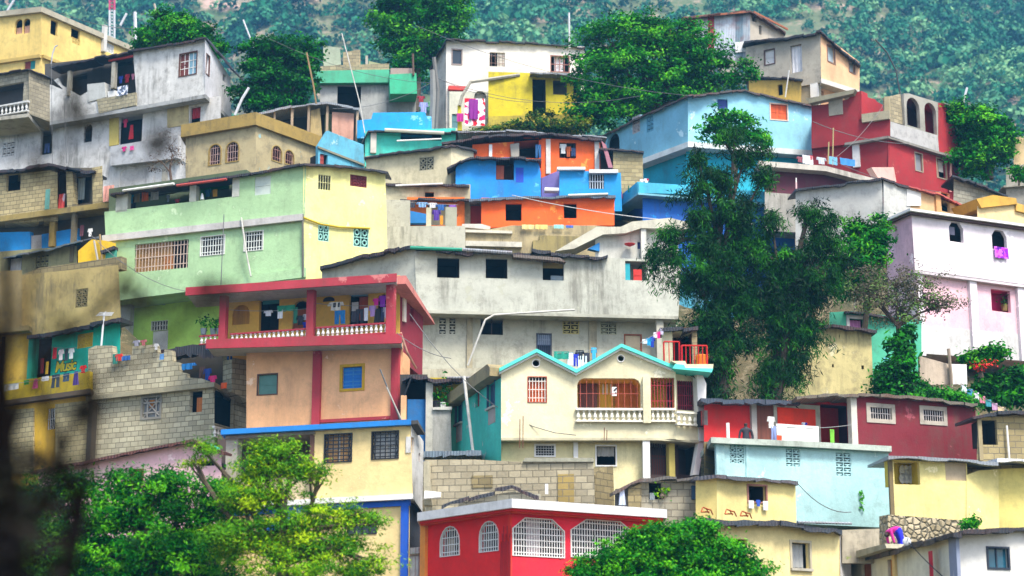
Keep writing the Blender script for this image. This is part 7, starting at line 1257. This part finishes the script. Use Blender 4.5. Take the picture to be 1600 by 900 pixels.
for a, b, sg, l in (((650, 40, 117), (1080, 150, 111), .8, 'thin cable sagging before the long white house'), ((420, 60, 116), (675, 130, 118), .6, 'thin cable running to the grey cable poles'), ((95, 20, 128), (215, 45, 130), .3, 'dark cable between mast and white post'), ((640, 490, 76), (900, 680, 74), 1.2, 'long thin wire crossing the gabled house front'), ((800, 305, 99), (1180, 350, 101), .4, 'pale wire crossing the orange house front'), ((1270, 190, 107), (1420, 225, 106), .3, 'red wire drooping across the red house'), ((350, 335, 93), (345, 450, 92), .0, 'dark wire running down the green house'), ((676, 120, 117), (1000, 150, 115), 1.0, 'thin black cable from cable poles toward the broad tree'), ((676, 128, 117), (520, 170, 113), .5, 'thin black cable from cable poles down to the tin porch'), ((676, 118, 117), (830, 160, 116), .4, 'thin black cable from cable poles over the yellow annex'), ((80, 90, 112), (82, 260, 110), .0, 'thin black wire down the front of the weathered white house'), ((100, 150, 112), (104, 255, 111), .0, 'second thin wire down the white house beside the doorway'), ((140, 365, 92), (290, 455, 90), .5, 'thin slack wire from slab end to the red balcony roof'), ((620, 520, 79), (705, 560, 78), .2, 'thin wire from the red balcony to the gabled house'), ((1300, 250, 103), (1470, 300, 100), .3, 'thin cable from the maroon terrace to the peach wall'), ((1380, 165, 108), (1300, 250, 104), .3, 'thin wire down the red terraced house to the terrace'), ((1246, 755, 64), (1330, 800, 65), .3, 'thin wire from cream hut roof to the mossy wall')):
    line(l, U(*a), U(*b), sg, .015 if 'thin' in l else .022, plain('#6a6a6a') if 'pale' not in l else plain('#c9c9c6'), 'cable', 'cable')
# ================================================================== the slope itself, shaped to run under every house standing on it
_lowest = {}
for q in ALLW: _lowest[q.h.root.name] = min(_lowest.get(q.h.root.name, 1e9), min(p[1] for p in q.sz))
_bp = []
for q in ALLW:
    z0 = min(p[1] for p in q.sz)
    if q.d >= 1 and z0 < _lowest[q.h.root.name] + 2 and q.h.root.name.split('.')[0] not in ('roof_room', 'yellow_annex', 'block_annex', 'tin_porch'):
        S = [p[0] for p in q.sz]
        for k in (0, .33, .67, 1): v = q.f.P(min(S) + (max(S) - min(S)) * k, z0); _bp.append((v.x, v.y, v.z + .3))
_bp = np.array(_bp)
_ty = list(range(1000, 110, -30)); _tY = [-60, 0, 30, 48] + [D(y) + 1 for y in _ty] + [150, 200, 260, 332]; _tz = [-3, -2.2, -2, -1.6] + [U(800, y, D(y)).z - 1.5 for y in _ty]
_tz += [_tz[-1] - 1, 40, 38, 46]
_res = _bp[:, 2] - 1.2 - np.interp(_bp[:, 1] + 1.0, _tY, _tz)
_kx = [-400, 0, 360, 560, 700, 900, 1180, 1300, 1345, 1390, 1500, 1600, 2000]; _ky = [115, 125, 180, 205, 205, 205, 175, 175, 165, 240, 300, 320, 330]
def ground(x, Y):
    z = float(np.interp(Y, _tY, _tz))
    d2 = ((_bp[:, 0] - x) ** 2 + 1.3 * (_bp[:, 1] - Y) ** 2) + 1.5; w = d2 ** -1.8
    z += float((w * _res).sum() / (w.sum() + 2e-4))
    if Y > 100: z = min(z, U(0, float(np.interp(800 + FP * x / Y, _kx, _ky)) + 12, Y).z)
    return z + .25 * math.sin(x * .9) * math.sin(Y * .7)
grid('terrain', [-160 + 4 * i for i in range(27)] + [-52 + 1.3 * i for i in range(81)] + [56 + 4 * i for i in range(27)], [-60, -30, 0, 20, 35, 45] + [50 + 1.5 * i for i in range(64)] + [155, 175, 200, 240, 280, 320, 336], ground, earth('earth', ('#6f6244', '#3f4526', '#8f8468'), .5))
# scrub over the open slope beside the houses
q = 3000; sx = NR.uniform(-1, 1, q * 3); sY = NR.uniform(40, 152, q * 3); sx = np.sign(sx) * (.30 + .75 * np.abs(sx)) * np.maximum(sY, 80) * 1.0
k = NR.permutation(len(sx))[:q]; sx, sY = sx[k], sY[k]; sz = np.array([ground(a, b) for a, b in zip(sx, sY)]); per = 40; rr = NR.uniform(.4, 1.5, q)
d = NR.normal(size=(q, per, 3)); d /= np.linalg.norm(d, axis=2)[:, :, None]; d[:, :, 2] = np.abs(d[:, :, 2])
pp = np.stack([sx, sY, sz], 1)[:, None, :] + d * rr[:, None, None] * NR.uniform(.5, 1.1, (q, per))[:, :, None]
o = leafmesh('slope_scrub', pp.reshape(-1, 3), np.repeat(rr, per) * NR.uniform(.2, .4, q * per), np.clip(np.repeat(NR.random(q), per) * .8 + .1 * NR.normal(size=q * per), 0, 1), LF, None, 'leaf', d.reshape(-1, 3), .5)
tag(o, 'low green scrub covering the open slope beside the houses', 'scrub', kind='stuff')
